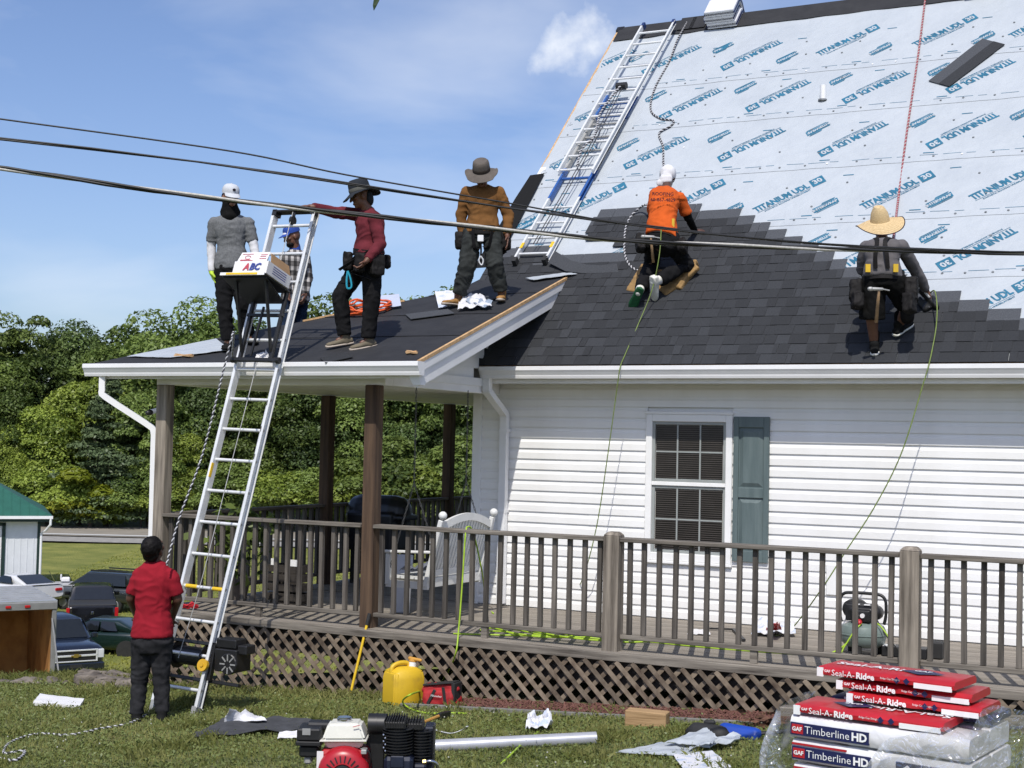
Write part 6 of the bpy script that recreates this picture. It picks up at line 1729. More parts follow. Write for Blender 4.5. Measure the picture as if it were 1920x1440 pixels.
# a loose shingle on the underlayment
c4 = [on_main(x, y, .03) for x, y in ((1741, 152), (1780, 163), (1884, 84), (1842, 73))]
b = MB(); t = (c4[0] + c4[1]) / 2; t2 = (c4[2] + c4[3]) / 2; b.col = 2.3
b.prism([c4[0], t, t2, c4[3]], RP(0, 0, .006) - RP(0, 0, 0)); b.col = 1.0; b.prism([t, c4[1], c4[2], t2], RP(0, 0, .010) - RP(0, 0, 0))
solo(b, 'loose_shingle', M['shingle'], 'loose dark shingle lying askew on the grey underlayment', 'shingle')
pv = thing('vent_pipe', 'short white vent pipe standing out of the underlayment', 'vent pipe', on_main(1543, 190))
p = on_main(1543, 190, 0); MB().tube([p + Vector((0, 0, -.05)), p + Vector((0, 0, .20))], .036, 14).build('pipe', M['white'], pv, smooth='auto'); MB().tube([p + Vector((0, -.02, .0)), p + Vector((0, -.02, .02))], .055, 12).build('pipe_collar', M['nail'], pv)
# bent shingle over the end of the porch rake, strip of underlayment beside it
b = MB(); A, B = [], []; b.col = 1.9
for x, y, x2, y2, h in ((1028, 492, 1040, 470, .10), (1060, 508, 1070, 488, .07), (1090, 512, 1100, 496, .05), (1120, 512, 1126, 497, .045), (1160, 510, 1156, 494, .042)):
    A.append(on_main(x, y, h)); B.append(on_main(x2, y2, h + .03))
b.strip(A, B); b.strip([p - Vector((0, -.005, .005)) for p in A], [p - Vector((0, -.005, .005)) for p in B]); b.strip(A, [p - Vector((0, -.005, .005)) for p in A])
solo(b, 'loose_shingle', M['shingle'], 'bent shingle curling up at the foot of the roof ladder', 'shingle', fix=False)
def sheet(name, pts, m, label, cat, th=.004, seed=1, amp=.02, n=10, up=(0, 0, 1), group=None, sub=None):
    """crumpled sheet from four corners"""
    A, B, Cc, D_ = [Vector(p) for p in pts]; up = Vector(up); V = []
    for j in range(n + 1):
        for i in range(n + 1):
            u, v = i / n, j / n; p = A.lerp(B, u).lerp(D_.lerp(Cc, u), v)
            w = mnoise.noise(Vector((u * 2.6 + seed * 7, v * 2.6, seed))) + .5 * mnoise.noise(Vector((u * 6 + seed, v * 6, seed * 3)))
            V.append(p + up * (amp * (abs(w) + .15) + .004))
    b = MB(); F = [(j * (n + 1) + i, j * (n + 1) + i + 1, (j + 1) * (n + 1) + i + 1, (j + 1) * (n + 1) + i) for j in range(n) for i in range(n)]
    b.add(V, F); b.add([p - up * th for p in V], F)
    e = [i for i in range(n + 1)] + [(j + 1) * (n + 1) + n for j in range(n)] + [n * (n + 1) + n - 1 - i for i in range(n)] + [(n - 1 - j) * (n + 1) for j in range(n - 1)]
    L1 = [V[i] for i in e] + [V[0]]; b.strip(L1, [p - up * th for p in L1])
    return solo(b, name, m, label, cat, group, smooth='auto', fix=False)
op = on_porch
sheet('underlayment_scrap', [op(985, 522, .03), op(1060, 512, .03), op(1082, 514, .03), op(1000, 526, .03)], M['under'], 'narrow white strip of underlayment at the top of the porch rake', 'underlayment', amp=.012)
sheet('underlayment_scrap', [op(238, 669, .02), op(320, 671, .02), op(432, 657, .02), op(405, 636, .02)], M['under'], 'pale underlayment patch at the left corner of the porch roof', 'underlayment', amp=.012, seed=3)
M['printed'] = mat('printed_white_wrap', (0.68, 0.68, 0.70), .45, scale=12, col2=(0.45, 0.52, 0.66), lo=.5, hi=.62)
sheet('bundle_wrapper', [op(822, 578, .03), op(866, 572, .03), op(858, 546, .10), op(815, 548, .12)], M['printed'], 'blue and white printed wrapper left of the boots of the man in brown', 'wrapper', amp=.02, seed=4)
sheet('plastic_film', [op(858, 582, .03), op(922, 578, .03), op(905, 556, .06), op(868, 560, .08)], M['wrapw'], 'crumpled white plastic between the boots of the man in brown', 'plastic wrap', amp=.07, seed=5, n=14)
sheet('plastic_film', [op(880, 560, .06), op(925, 572, .03), op(912, 580, .03), op(872, 570, .06)], mat('blue_grey_film', (0.30, 0.36, 0.44), .3, .15, 12), 'blue grey crumpled film lying on the white plastic', 'plastic wrap', amp=.06, seed=9, n=12)
sheet('paper_sheet', [op(708, 580, .04), op(752, 574, .04), op(748, 552, .12), op(704, 556, .10)], mat('pale_blue_paper', (0.42, 0.46, 0.58), .7, .05), 'pale blue paper standing behind the orange hose coil', 'paper', amp=.01, seed=6)
sheet('plastic_bag', [op(478, 678, .02), op(506, 676, .02), op(500, 664, .03), op(482, 666, .03)], M['carton'], 'small white and red plastic bag by the ladder on the porch eave', 'bag', amp=.05, seed=8)
M['orangeh'] = mat('orange_hose', (0.66, 0.10, 0.02), .45, .1, 20)
b = []; q = random.Random(21); cc = (op(693, 588, .02) + op(693, 578, .02)) / 2
for i in range(84):
    a = i * .42; r_ = 1 + .10 * q.uniform(-1, 1)
    p = PP(cc.x + .235 * r_ * math.cos(a), cc.y + .21 * r_ * math.sin(a), .02 + .11 * (i / 84) * (.6 + .5 * q.random())); b.append(p)
cord('orange_hose_coil', b, .011, M['orangeh'], 'coil of orange air hose on the porch roof behind the man in maroon', 'hose', n=3)
for i, (x, y, w, lab) in enumerate(((772, 662, 20, 'pale broken wood scrap near the right end of the porch eave'), (345, 668, 34, 'splintered raw wood scrap at the left porch eave'), (268, 664, 26, None))):
    if lab is None: continue
    b = MB()
    for k_ in range(3): b.bar(op(x - w / 2 + 2 * k_, y - 2 * k_, .02), op(x + w / 2 - 2 * k_, y - 3 + 1.5 * k_, .025), .05, .014)
    solo(b, 'wood_scrap', M['osb'], lab, 'wood scrap', 'raw wood scraps on the porch roof')
for i, (x, y, dx, lab) in enumerate(((760, 590, 80, 'grey shingle scrap right of the orange hose coil'), (870, 560, 60, 'grey shingle scrap beside the brown boots'), (600, 672, 50, 'dark felt scrap at the porch eave by the ladder'))):
    b = MB(); b.col = 2.0 if i < 2 else .7
    b.prism([op(x, y, .022), op(x + dx, y - 10, .022), op(x + dx + 12, y - 2, .022), op(x + 10, y + 9, .022)], PN * .006)
    solo(b, 'shingle_scrap', M['shingle'], lab, 'shingle scrap')
# foam pad under the kneeling man
M['foam'] = mat('tan_foam', (0.27, 0.165, 0.065), .95, .2, 14, bump=.5, bscale=40)
b = MB(); rn_ = Vector((0, -S2, S2))
b.bar(on_main(1182, 548, .03), on_main(1212, 498, .10), .11, .05, rn_); b.bar(on_main(1240, 548, .03), on_main(1302, 496, .13), .20, .045, rn_); b.bar(on_main(1276, 545, .02), on_main(1306, 492, .12), .045, .11, rn_); b.bar(on_main(1205, 515, .05), on_main(1262, 520, .05), .16, .05, rn_)
me = remesh(b, .012, 1, folds(31, .008, (9, 9, 9))); me.materials.append(M['foam']); me.name = 'foam_pad'
props(link_mesh('foam_pad', me), 'tan foam pad under the knees of the man in orange', 'foam pad')
# nail gun in the straw-hat man's hand
ng = thing('nail_gun', 'black nail gun with green trigger housing held against the shingles', 'nail gun', hm_(1742, 565, .05))
b = MB(); b.cone(hm_(1728, 545, .20), hm_(1756, 575, .07), .038, .03); b.cone(hm_(1748, 560, .12), hm_(1735, 580, .06), .035, .03); b.bar(hm_(1722, 560, .10), hm_(1742, 582, .05), .05, .07)
piece('gun_body', remesh(b, .010, 3), M['black'], ng); MB().cone(hm_(1719, 532, .34), hm_(1729, 526, .36), .026, .022).build('green_grip', mat('green_plastic', (0.05, 0.42, 0.08), .4), ng, smooth=True)
MB().cone(hm_(1736, 548, .21), hm_(1742, 556, .17), .018, .016).build('white_cap', M['white'], ng, smooth=True)
# leaf tip hanging into the top of the view from a twig
lf = thing('hanging_leaf', 'dark narrow leaf tip hanging in at the top of the sky', 'leaf', Q(706, -40, 5))
b = MB(); A = [Q(700.5, 20, 5), Q(699, 10, 5), Q(702, -10, 5.01), Q(704, -40, 5.02), Q(712, -80, 5.0)]; B = [Q(700.5, 20, 5), Q(706, 10, 5.003), Q(714, -6, 5.015), Q(724, -40, 5.02), Q(714, -80, 5.0)]
b.strip(A, B); b.strip([p + Vector((0, .002, 0)) for p in A], [p + Vector((0, .002, 0)) for p in B]); b.build('leaf_blade', LEAF['dark'], lf, fix=False); MB().tube([Q(713, -78, 5), Q(740, -200, 5.1), Q(800, -420, 5.3)], .004, 5).build('twig', M['bark'], lf)
# ================================================================== ON THE DECK
pc = thing('pancake_compressor', 'grey green pancake air compressor with black roll handle on the deck', 'air compressor', (4.60, -1.28, 0))
c = Vector((4.60, -1.28, 0)); M['ggreen'] = mat('grey_green_tank', (0.17, 0.215, 0.20), .4, .06, 6)
b = MB(); b.lathe([(.001, .06), (.14, .065), (.185, .10), (.198, .15), (.198, .168), (.204, .170), (.204, .178), (.198, .180), (.198, .20), (.18, .245), (.12, .275), (.001, .285)], c, 28); b.build('tank', M['ggreen'], pc, smooth='auto')
for i in range(3):
    a = R_(30 + 120 * i); p = c + Vector((.15 * math.cos(a), .15 * math.sin(a), 0)); MB().tube([p, p + Vector((0, 0, .085))], .022, 8).build('foot', M['rubber'], pc)
b = MB(); b.box(c + Vector((-.02, .02, .36)), (.24, .20, .14)); b.cone(c + Vector((-.10, .0, .385)), c + Vector((-.06, .08, .385)), .088, .085, 14); b.cone(c + Vector((.10, .02, .36)), c + Vector((.10, .08, .36)), .065, .065); b.box(c + Vector((0, -.10, .34)), (.16, .05, .10))
me = remesh(b, .010, 3); piece('pump_shroud', me, M['black'], pc)
b = MB(); H_ = [(-.185, 0, .27), (-.20, 0, .34), (-.20, 0, .46), (-.17, 0, .515), (-.10, 0, .53), (.10, 0, .53), (.17, 0, .515), (.20, 0, .46), (.20, 0, .34), (.185, 0, .27)]
b.tube(curve([c + Vector(p) + Vector((0, -.03, 0)) for p in H_], 4), .014, 8); b.build('roll_handle', M['black'], pc, smooth=True)
for x in (-.035, .02): MB().tube([c + Vector((x, -.125, .345)), c + Vector((x, -.14, .345))], .02, 14).build('pressure_gauge', M['white'], pc)
MB().cone(c + Vector((-.01, -.12, .29)), c + Vector((.0, -.16, .285)), .026, .024).build('red_knob', M['redp'], pc, smooth=True)
for i, x in enumerate((-.04, .05)): MB().box(c + Vector((x, -.08, .437)), (.05, .03, .008)).build('label_plate', M['white'], pc)
cord('compressor_hose', [c + Vector((.10, -.10, .29)), c + Vector((.17, -.12, .27)), c + Vector((.26, -.16, .16)), c + Vector((.28, -.2, .02)), c + Vector((.30, -.3, .012))], .007, M['lime'], 'lime hose loop beside the pancake compressor', 'hose')
cord('compressor_hose', [c + Vector((.02, -.16, .285)), c + Vector((-.04, -.22, .20)), c + Vector((-.10, -.26, .09)), c + Vector((-.16, -.3, .012)), c + Vector((-.4, -.36, .01))], .007, M['lime'], 'lime hose running left from the front of the pancake compressor', 'hose')
cord('power_lead', [c + Vector((.12, .0, .30)), c + Vector((.25, -.1, .15)), c + Vector((.5, -.25, .012)), c + Vector((1.0, -.35, .012)), c + Vector((1.7, -.25, .012))], .006, M['rubber'], 'black power lead from the pancake compressor across the deck', 'power cord')
tb = thing('open_toolbox', 'low black open toolbox on the deck behind the knotted post', 'toolbox', onZ(1700, 1232, 0)); p = onZ(1700, 1232, 0)
b = MB(); b.bx(p.x - .20, p.x + .18, p.y - .08, p.y + .10, 0.003, .09); b.build('tray', M['black'], tb, bevel=.006); MB().bx(p.x + .19, p.x + .30, p.y - .02, p.y + .12, .003, .15).build('side_pouch', M['rubber'], tb, bevel=.012); MB().bx(p.x - .19, p.x - .10, p.y - .07, p.y + .02, .09, .097).build('paper_label', M['white'], tb)
p = onZ(1330, 1190, 0)
sheet('paper_scrap', [onZ(1288, 1190, .005), onZ(1332, 1192, .005), onZ(1326, 1182, .005), onZ(1296, 1182, .005)], M['carton'], 'small white paper scrap on the deck left of the red wrapper', 'paper', amp=.02, seed=12)
sheet('bundle_wrapper', [onZ(1408, 1192, .01), onZ(1492, 1194, .01), onZ(1484, 1176, .02), onZ(1422, 1174, .02)], M['printed'], 'crumpled white and blue shingle wrapper on the deck', 'wrapper', amp=.09, seed=13, n=14)
sheet('red_wrapper', [onZ(1436, 1184, .05), onZ(1466, 1184, .06), onZ(1458, 1172, .16), onZ(1442, 1174, .14)], M['redp'], 'scrap of red wrapper on top of the white one on the deck', 'wrapper', amp=.05, seed=14)
sheet('red_cloth', [onZ(338, 1145, .02), onZ(372, 1145, .02), onZ(370, 1138, .06), onZ(342, 1138, .06)], M['redp'], 'red cloth lying on the deck edge behind the ladder', 'cloth', amp=.06, seed=15)
solo(MB().bar(onZ(1375, 1180, .02), onZ(1395, 1200, .02), .03, .02).bar(onZ(1330, 1178, .02), onZ(1375, 1180, .02), .018, .016), 'pry_bar', M['black'], 'black pry bar lying on the deck by the paper scrap', 'tool')
# potted plant, grill, cooler
M['leafg'] = LEAF['green']
pp = thing('potted_plant', 'leafy potted plant on the deck behind the ladder', 'plant', (-1.9, -1.75, 0))
MB().lathe([(.10, 0), (.15, .26), (.165, .26), (.165, .30), (.14, .30)], (-1.9, -1.75, 0.002), 18).build('pot', mat('plant_pot', (0.10, 0.085, 0.075), .7), pp, smooth='auto')
g = np.random.default_rng(33); cc = np.array([-1.9, -1.75, .72]) + g.normal(0, 1, (230, 3)) * np.array([.16, .16, .20])
link_mesh('foliage', leaf_mesh('foliage', cc, g.normal(0, 1, (230, 3)) + np.array([0, -.4, .7]), .05 + .04 * g.random(230), g.random(230), LEAF['green'], 34), pp)
for i in range(4): MB().tube([(-1.9, -1.75, .2), (-1.9 + .1 * math.cos(i * 1.6), -1.75 + .1 * math.sin(i * 1.6), .8)], .006, 5).build('stem', M['bark'], pp)
cr_ = thing('small_crate', 'dark slatted crate with white letters on the deck beside the plant', 'crate', (-1.45, -1.4, 0))
b = MB()
for z in (.06, .16, .26, .36): b.bx(-1.66, -1.24, -1.52, -1.50, z, z + .075); b.bx(-1.66, -1.24, -1.30, -1.28, z, z + .075); b.bx(-1.66, -1.64, -1.5, -1.3, z, z + .075); b.bx(-1.26, -1.24, -1.5, -1.3, z, z + .075)
b.build('slats', M['dark_wood'], cr_); MB().bx(-1.64, -1.26, -1.5, -1.3, .02, .05).build('base', M['dark_wood'], cr_); MB().bx(-1.62, -1.52, -1.524, -1.521, .43, .50).bx(-1.40, -1.27, -1.524, -1.521, .43, .50).build('white_tag', M['white'], cr_)
gr_ = thing('covered_grill', 'black covered grill at the far side of the porch', 'grill', (-1.75, .75, 0))
b = MB(); b.bx(-2.28, -1.62, .9, 1.4, .42, .88); b.cone((-2.2, 1.15, .90), (-1.7, 1.15, .90), .2, .2, 14); b.bx(-2.33, -1.5, .95, 1.35, .80, .86); piece('lid_and_body', remesh(b, .016, 3), mat('grill_black', (0.008, 0.009, 0.013), .35), gr_)
for x in (-2.2, -1.7):
    for y in (.95, 1.35): MB().bx(x - .02, x + .02, y - .02, y + .02, 0.002, .45).build('leg', M['black'], gr_)
MB().bx(-2.18, -1.72, .95, 1.35, .12, .15).build('shelf', M['black'], gr_)
# porch swing, hung on chains, seen end-on
M['swing'] = mat('white_swing_paint', (0.68, 0.68, 0.66), .5, .05, 8)
sw = thing('porch_swing', 'white slatted porch swing hanging on chains by the house corner', 'porch swing', (-.55, -.45, .42))
# seat runs along the wall direction from left front to right back; local frame
SA = Vector((.05, 1, 0)).normalized(); SB = Vector((SA.y, -SA.x, 0)); S0 = onZ(830, 968, 1.06) - SB * .18; S0.z = .42     # along the seat; towards the sitter's front is -SB
def Sp(a, f, z): return S0 + SA * a + SB * f + Vector((0, 0, z))
SL = .98
for i in range(6): MB().bar(Sp(0, -.42 + .082 * i, .02), Sp(SL, -.42 + .082 * i, .02), .065, .018).build('seat_slat', M['swing'], sw)
MB().bar(Sp(-.02, -.45, -.02), Sp(SL + .02, -.45, -.02), .025, .09).build('seat_rail', M['swing'], sw, bevel=.005); MB().bar(Sp(-.02, .02, -.02), Sp(SL + .02, .02, -.02), .025, .09).build('seat_rail', M['swing'], sw, bevel=.005)
for a in (0, SL):
    MB().bar(Sp(a, .0, -.05), Sp(a, .17, .60), .05, .05, SA).build('back_post', M['swing'], sw, bevel=.006); MB().ell(Sp(a, .182, .645), .042, 12, 8).build('finial', M['swing'], sw, smooth=True)
    MB().bar(Sp(a, -.44, -.06), Sp(a, -.44, .25), .05, .05, SA).build('arm_post', M['swing'], sw, bevel=.006)
    MB().bar(Sp(a, -.50, .265), Sp(a, .08, .285), .075, .025).build('armrest', M['swing'], sw, bevel=.006)
    MB().bar(Sp(a, -.46, -.045), Sp(a, .03, -.045), .03, .07).build('side_rail', M['swing'], sw)
for i in range(17):
    a = SL * (i + 1) / 18; h = .50 + .10 * math.sin(math.pi * a / SL)
    MB().bar(Sp(a, .015, .06), Sp(a, .015 + .145 * h / .6, h), .034, .014, SB).build('back_slat', M['swing'], sw)
P_ = [Sp(SL * i / 12, .145 + .02 * math.sin(math.pi * i / 12), .52 + .10 * math.sin(math.pi * i / 12)) for i in range(13)]
b = MB()
for p, q_ in zip(P_[:-1], P_[1:]): b.bar(p, q_, .032, .075)
b.build('crest_rail', M['swing'], sw); MB().bar(Sp(0, .02, .075), Sp(SL, .02, .075), .03, .06).build('lower_back_rail', M['swing'], sw)
M['chain'] = mat('grey_chain', (0.10, 0.10, 0.10), .5, .1, metal=.5)
def chainlink(a, c, par):
    a = Vector(a); c = Vector(c); n = int((c - a).length / .035); b = MB(); d = (c - a).normalized(); s_ = d.orthogonal().normalized(); s2 = d.cross(s_)
    for i in range(n):
        p = a.lerp(c, (i + .5) / n); k_ = s_ if i % 2 else s2
        b.bar(p - d * .02 + k_ * .006, p + d * .02 + k_ * .006, .005, .005); b.bar(p - d * .02 - k_ * .006, p + d * .02 - k_ * .006, .005, .005)
    b.build('chain', M['chain'], par)
for a in (-.0, SL):
    top = Sp(a, -.16, 1.90); mid = Sp(a, -.16, .95); chainlink(mid, top, sw); chainlink(Sp(a, -.46, -.02), mid, sw); chainlink(Sp(a, .10, .30), mid, sw)
solo(MB().box(onZ(752, 1150, 0) + Vector((0, 0, .305)), (.20, .05, .60), Matrix.Rotation(R_(14), 3, 'Z') @ Matrix.Rotation(R_(-8), 3, 'X')), 'leaning_board', mat('pale_blue_panel', (0.45, 0.47, 0.52), .5, .04), 'pale panel leaning under the left end of the porch swing', 'board', bevel=.008)
sheet('folded_cloth', [Sp(.1, -.38, .05), Sp(.45, -.38, .05), Sp(.45, -.1, .06), Sp(.1, -.1, .06)], mat('grey_blue_cloth', (0.12, 0.13, 0.16), .9, .2, 10), 'grey blue cloth bundle on the seat of the porch swing', 'cloth', amp=.10, seed=16, n=12)

# ================================================================== ON THE LAWN
og = on_ground
pole = thing('yellow_pole', 'yellow fibreglass pole with black grip leaning on the brown porch post', 'pole', og(655, 1306, 0))
a, c = og(656, 1306, .0), onY(693, 1150, -2.45); MB().tube([a, a.lerp(c, .86)], .013, 10).build('shaft', M['yellow'], pole, smooth='auto'); MB().tube([a.lerp(c, .86), c], .018, 10).build('grip', M['rubber'], pole, smooth='auto'); MB().tube([a, a.lerp(c, .06)], .019, 10).build('tip', M['yellow'], pole, smooth='auto')
# jerry can
M['jug'] = mat('dirty_yellow_jug', (0.62, 0.40, 0.020), .5, scale=5, col2=(0.42, 0.27, 0.03), lo=.52, hi=.75, bump=.2, bscale=12)
jc = thing('yellow_jug', 'scuffed yellow plastic fuel jug with moulded handle on the grass', 'jerrycan', og(745, 1322, 0)); p0j = og(745, 1322, 0) + Vector((0, .10, 0)); Rz = Matrix.Rotation(R_(62), 3, 'Z')
def jl(x, y, z): return p0j + Rz @ Vector((x, y, z))
b = MB(); W_, D2 = .155, .125
sec = [(0, 1, 1), (.02, 1.03, 1.03), (.235, 1.03, 1.03), (.29, .96, .93), (.325, .62, .66), (.335, .45, .5)]
vs = []; fs = []
for z, kx, ky in sec:
    for x, y in ((-1, -.8), (-.8, -1), (.8, -1), (1, -.8), (1, .8), (.8, 1), (-.8, 1), (-1, .8)): vs.append(jl(x * W_ * kx, y * D2 * ky, z))
for i in range(5):
    for j in range(8): fs.append((i * 8 + j, i * 8 + (j + 1) % 8, (i + 1) * 8 + (j + 1) % 8, (i + 1) * 8 + j))
fs += [tuple(range(8)), tuple(40 + j for j in range(8))]
b.add(vs, fs); b.build('can_body', M['jug'], jc, smooth='auto', bevel=.010, seg=2)
b = MB(); b.tube(curve([jl(-.13, 0, .27), jl(-.12, 0, .335), (jl(-.05, 0, .365)), jl(.03, 0, .36), jl(.05, 0, .33)], 5), .02, 10); b.build('carry_handle', M['jug'], jc, smooth=True)
b = MB(); b.tube([jl(.07, -.03, .31), jl(.075, -.03, .37)], .034, 14); b.build('spout_collar', M['white'], jc, smooth='auto'); b = MB(); b.tube([jl(.075, -.03, .372), jl(.08, -.03, .40)], .036, 14); b.cone(jl(.06, .0, .40), jl(.10, -.12, .395), .017, .014); b.build('spout_cap', mat('orange_cap', (0.55, 0.28, 0.05), .5), jc, smooth='auto')
# red tool bag
tbg = thing('tool_bag', 'slumped red and black tool bag against the lattice', 'tool bag', og(870, 1300, 0)); pt = Vector((1.22, -2.80, gz(1.2, 0)))
b = MB(); b.box(pt + Vector((0, 0, .07)), (.30, .16, .14), Matrix.Rotation(R_(-8), 3, 'Y')); b.cone(pt + Vector((-.13, 0, .12)), pt + Vector((.12, 0, .17)), .06, .05); me = remesh(b, .011, 4, folds(41, .016, (9, 9, 9)))
piece('bag_body', me, mat('red_nylon', (0.33, 0.012, 0.016), .75, .15, 12), tbg)
b = MB(); b.bar(pt + Vector((-.16, -.01, .175)), pt + Vector((.15, -.01, .225)), .12, .016); b.bar(pt + Vector((-.09, -.095, .02)), pt + Vector((-.02, -.09, .15)), .03, .012, (0, 1, 0)); b.bar(pt + Vector((.09, -.092, .03)), pt + Vector((.06, -.09, .18)), .03, .012, (0, 1, 0)); b.box(pt + Vector((0, 0, .012)), (.31, .18, .03)); b.bx(pt.x + .13, pt.x + .165, pt.y - .07, pt.y + .07, pt.z + .03, pt.z + .22); b.build('black_trim', M['rubber'], tbg, bevel=.004)
vs, fs = text_mesh('Milwaukee', .026, shear=.3); MB().add([pt + Vector((.0 + p.x, -.108, .10 + p.y)) for p in vs], fs).build('bag_lettering', M['white'], tbg, fix=False)
solo(MB().box(og(850, 1310, .012), (.22, .12, .012), Matrix.Rotation(.5, 3, 'Z')), 'shingle_scrap', M['felt'], 'dark shingle scrap in the grass below the red tool bag', 'shingle scrap')
# grey felt roll with white paper, man's left
b = MB(); b.tube(curve([og(362, 1380, .03), og(430, 1368, .05), og(500, 1362, .05), og(580, 1358, .05)], 5), .05, 12, flat=1.0)
sheet('felt_length', [og(358, 1384, .02), og(585, 1372, .02), og(585, 1352, .03), og(420, 1352, .03)], mat('dark_grey_felt', (0.045, 0.047, 0.052), .9, .2, 9), 'dark grey length of roofing felt lying in the grass left of the engine', 'felt', amp=.05, seed=22, n=16)
sheet('white_rag', [og(420, 1356, .05), og(500, 1354, .05), og(480, 1346, .05), og(430, 1334, .16)], M['wrapw'], 'white crumpled sheet on the end of the grey felt', 'wrapper', amp=.05, seed=23, n=12)
sheet('white_rag', [og(520, 1386, .03), og(572, 1384, .03), og(566, 1372, .05), og(524, 1374, .05)], M['carton'], 'white paper under the near edge of the grey felt', 'paper', amp=.02, seed=24)
sheet('bundle_wrapper', [og(985, 1372, .02), og(1036, 1370, .02), og(1028, 1348, .05), og(992, 1350, .05)], M['printed'], 'crumpled blue and white wrapper in the grass above the silver tube', 'wrapper', amp=.12, seed=25, n=14)
st = thing('silver_tube', 'long silver cardboard tube lying in the grass right of the engine', 'tube', og(960, 1388, 0))
a, c = og(800, 1400, .045), og(1118, 1384, .045); MB().tube([a, c], .048, 18).build('tube_wall', mat('silver_tube', (0.42, 0.43, 0.46), .35, .08, 8, metal=.3), st, smooth='auto'); MB().tube([c, c + (c - a).normalized() * .003], .040, 16).build('tube_end', M['black'], st)
solo(MB().tube(curve([og(815, 1368, .02), og(845, 1375, .05), og(868, 1368, .08), og(876, 1362, .14)], 5), .012, 6, flat=.3), 'metal_strip', M['alu'], 'curled silver metal strip in the grass beside the tube', 'metal strip', smooth=True)
uk = thing('hammer', 'small hammer with orange wooden handle lying behind the engine', 'hammer', og(800, 1348, 0)); MB().tube([og(790, 1356, .06), og(822, 1343, .05)], .014, 8).build('handle', mat('orange_handle', (0.50, 0.26, 0.06), .6), uk, smooth='auto'); MB().bar(og(822, 1343, .05), og(842, 1338, .04), .04, .05).build('hammer_head', M['black'], uk, bevel=.005)
# block of wood
wb = og(1208, 1366, 0); solo(MB().box(wb + Vector((0, .06, .065)), (.335, .13, .135), Matrix.Rotation(R_(6), 3, 'Z')), 'wood_block', mat('tan_timber', (0.27, 0.165, 0.075), .8, scale=10, stretch=(.15, 1, 3), col2=(0.40, 0.26, 0.13), bump=.4, bscale=30), 'squared tan timber offcut standing in the grass', 'timber block', bevel=.008)
# underlayment scraps, papers
sheet('underlayment_scrap', [og(1152, 1412, .02), og(1300, 1420, .02), og(1310, 1398, .04), og(1240, 1395, .04)], M['under'], 'flat grey underlayment offcut, leftmost of the scraps in the grass', 'underlayment', amp=.02, seed=31, n=12)
sheet('underlayment_scrap', [og(1245, 1395, .06), og(1330, 1402, .06), og(1345, 1388, .10), og(1325, 1368, .12)], M['under'], 'folded grey underlayment offcut with blue print on top of the pile', 'underlayment', amp=.03, seed=32, n=12)
sheet('underlayment_scrap', [og(1290, 1412, .03), og(1385, 1396, .03), og(1390, 1384, .05), og(1300, 1392, .05)], M['under'], 'rolled grey underlayment offcut beside the blue scoop', 'underlayment', amp=.06, seed=33, n=12)
sheet('printed_paper', [og(1290, 1455, .02), og(1372, 1440, .02), og(1335, 1410, .03), og(1262, 1418, .03)], M['printed'], 'printed white sheet at the bottom edge near the pallet', 'paper', amp=.015, seed=34, n=10)
lid = thing('black_bucket', 'black plastic tub lying on its side behind the underlayment scraps', 'tub', og(1325, 1375, 0)); pl = og(1325, 1378, .06); MB().cone(pl + Vector((-.09, .05, .0)), pl + Vector((.09, .03, .0)), .075, .075, 16).build('tub_body', M['rubber'], lid, smooth='auto'); MB().cone(pl + Vector((-.03, .08, .075)), pl + Vector((.02, .08, .08)), .02, .02).build('tub_handle', M['rubber'], lid, smooth=True); MB().ell(pl + Vector((-.12, .06, -.01)), (.07, .05, .05)).build('tub_lid', M['black'], lid, smooth=True)
sc_ = thing('blue_scoop', 'bright blue plastic scoop with black handle in the grass', 'scoop', og(1385, 1385, 0)); ps = og(1385, 1386, 0)
b = MB(); b.cone(ps + Vector((-.12, .04, .05)), ps + Vector((.12, .03, .045)), .055, .05, 12); b.box(ps + Vector((0, .03, .03)), (.28, .12, .05)); piece('scoop_bowl', remesh(b, .010, 3), mat('blue_plastic', (0.012, 0.055, 0.34), .3, .06), sc_); MB().tube([ps + Vector((.14, .03, .05)), ps + Vector((.42, .16, .09))], .016, 8).build('scoop_handle', M['black'], sc_, smooth='auto')
b = MB(); q = random.Random(50); pl2 = og(1440, 1368, 0)
for i in range(70):
    p = pl2 + Vector((q.gauss(0, .09), q.gauss(.03, .05), abs(q.gauss(.03, .04)))); r_ = Matrix.Rotation(q.random() * 6, 3, 'Z') @ Matrix.Rotation(q.random() * 3, 3, 'X'); b.add([p + r_ @ Vector(v) for v in ((-.05, 0, 0), (0, .025, .012), (.05, 0, 0), (0, -.025, .012))], [(0, 1, 2, 3)])
solo(b, 'dead_leaves', mat('dead_leaf', (0.10, 0.045, 0.025), .8, .4, 20), 'heap of dry brown leaves beside the pallet', 'leaf heap', fix=False)
sheet('foam_board', [og(62, 1318, .03), og(150, 1324, .03), og(158, 1312, .04), og(75, 1302, .04)], M['carton'], 'white board lying on the grass near the stone wall', 'board', amp=.012, th=.03, seed=35)
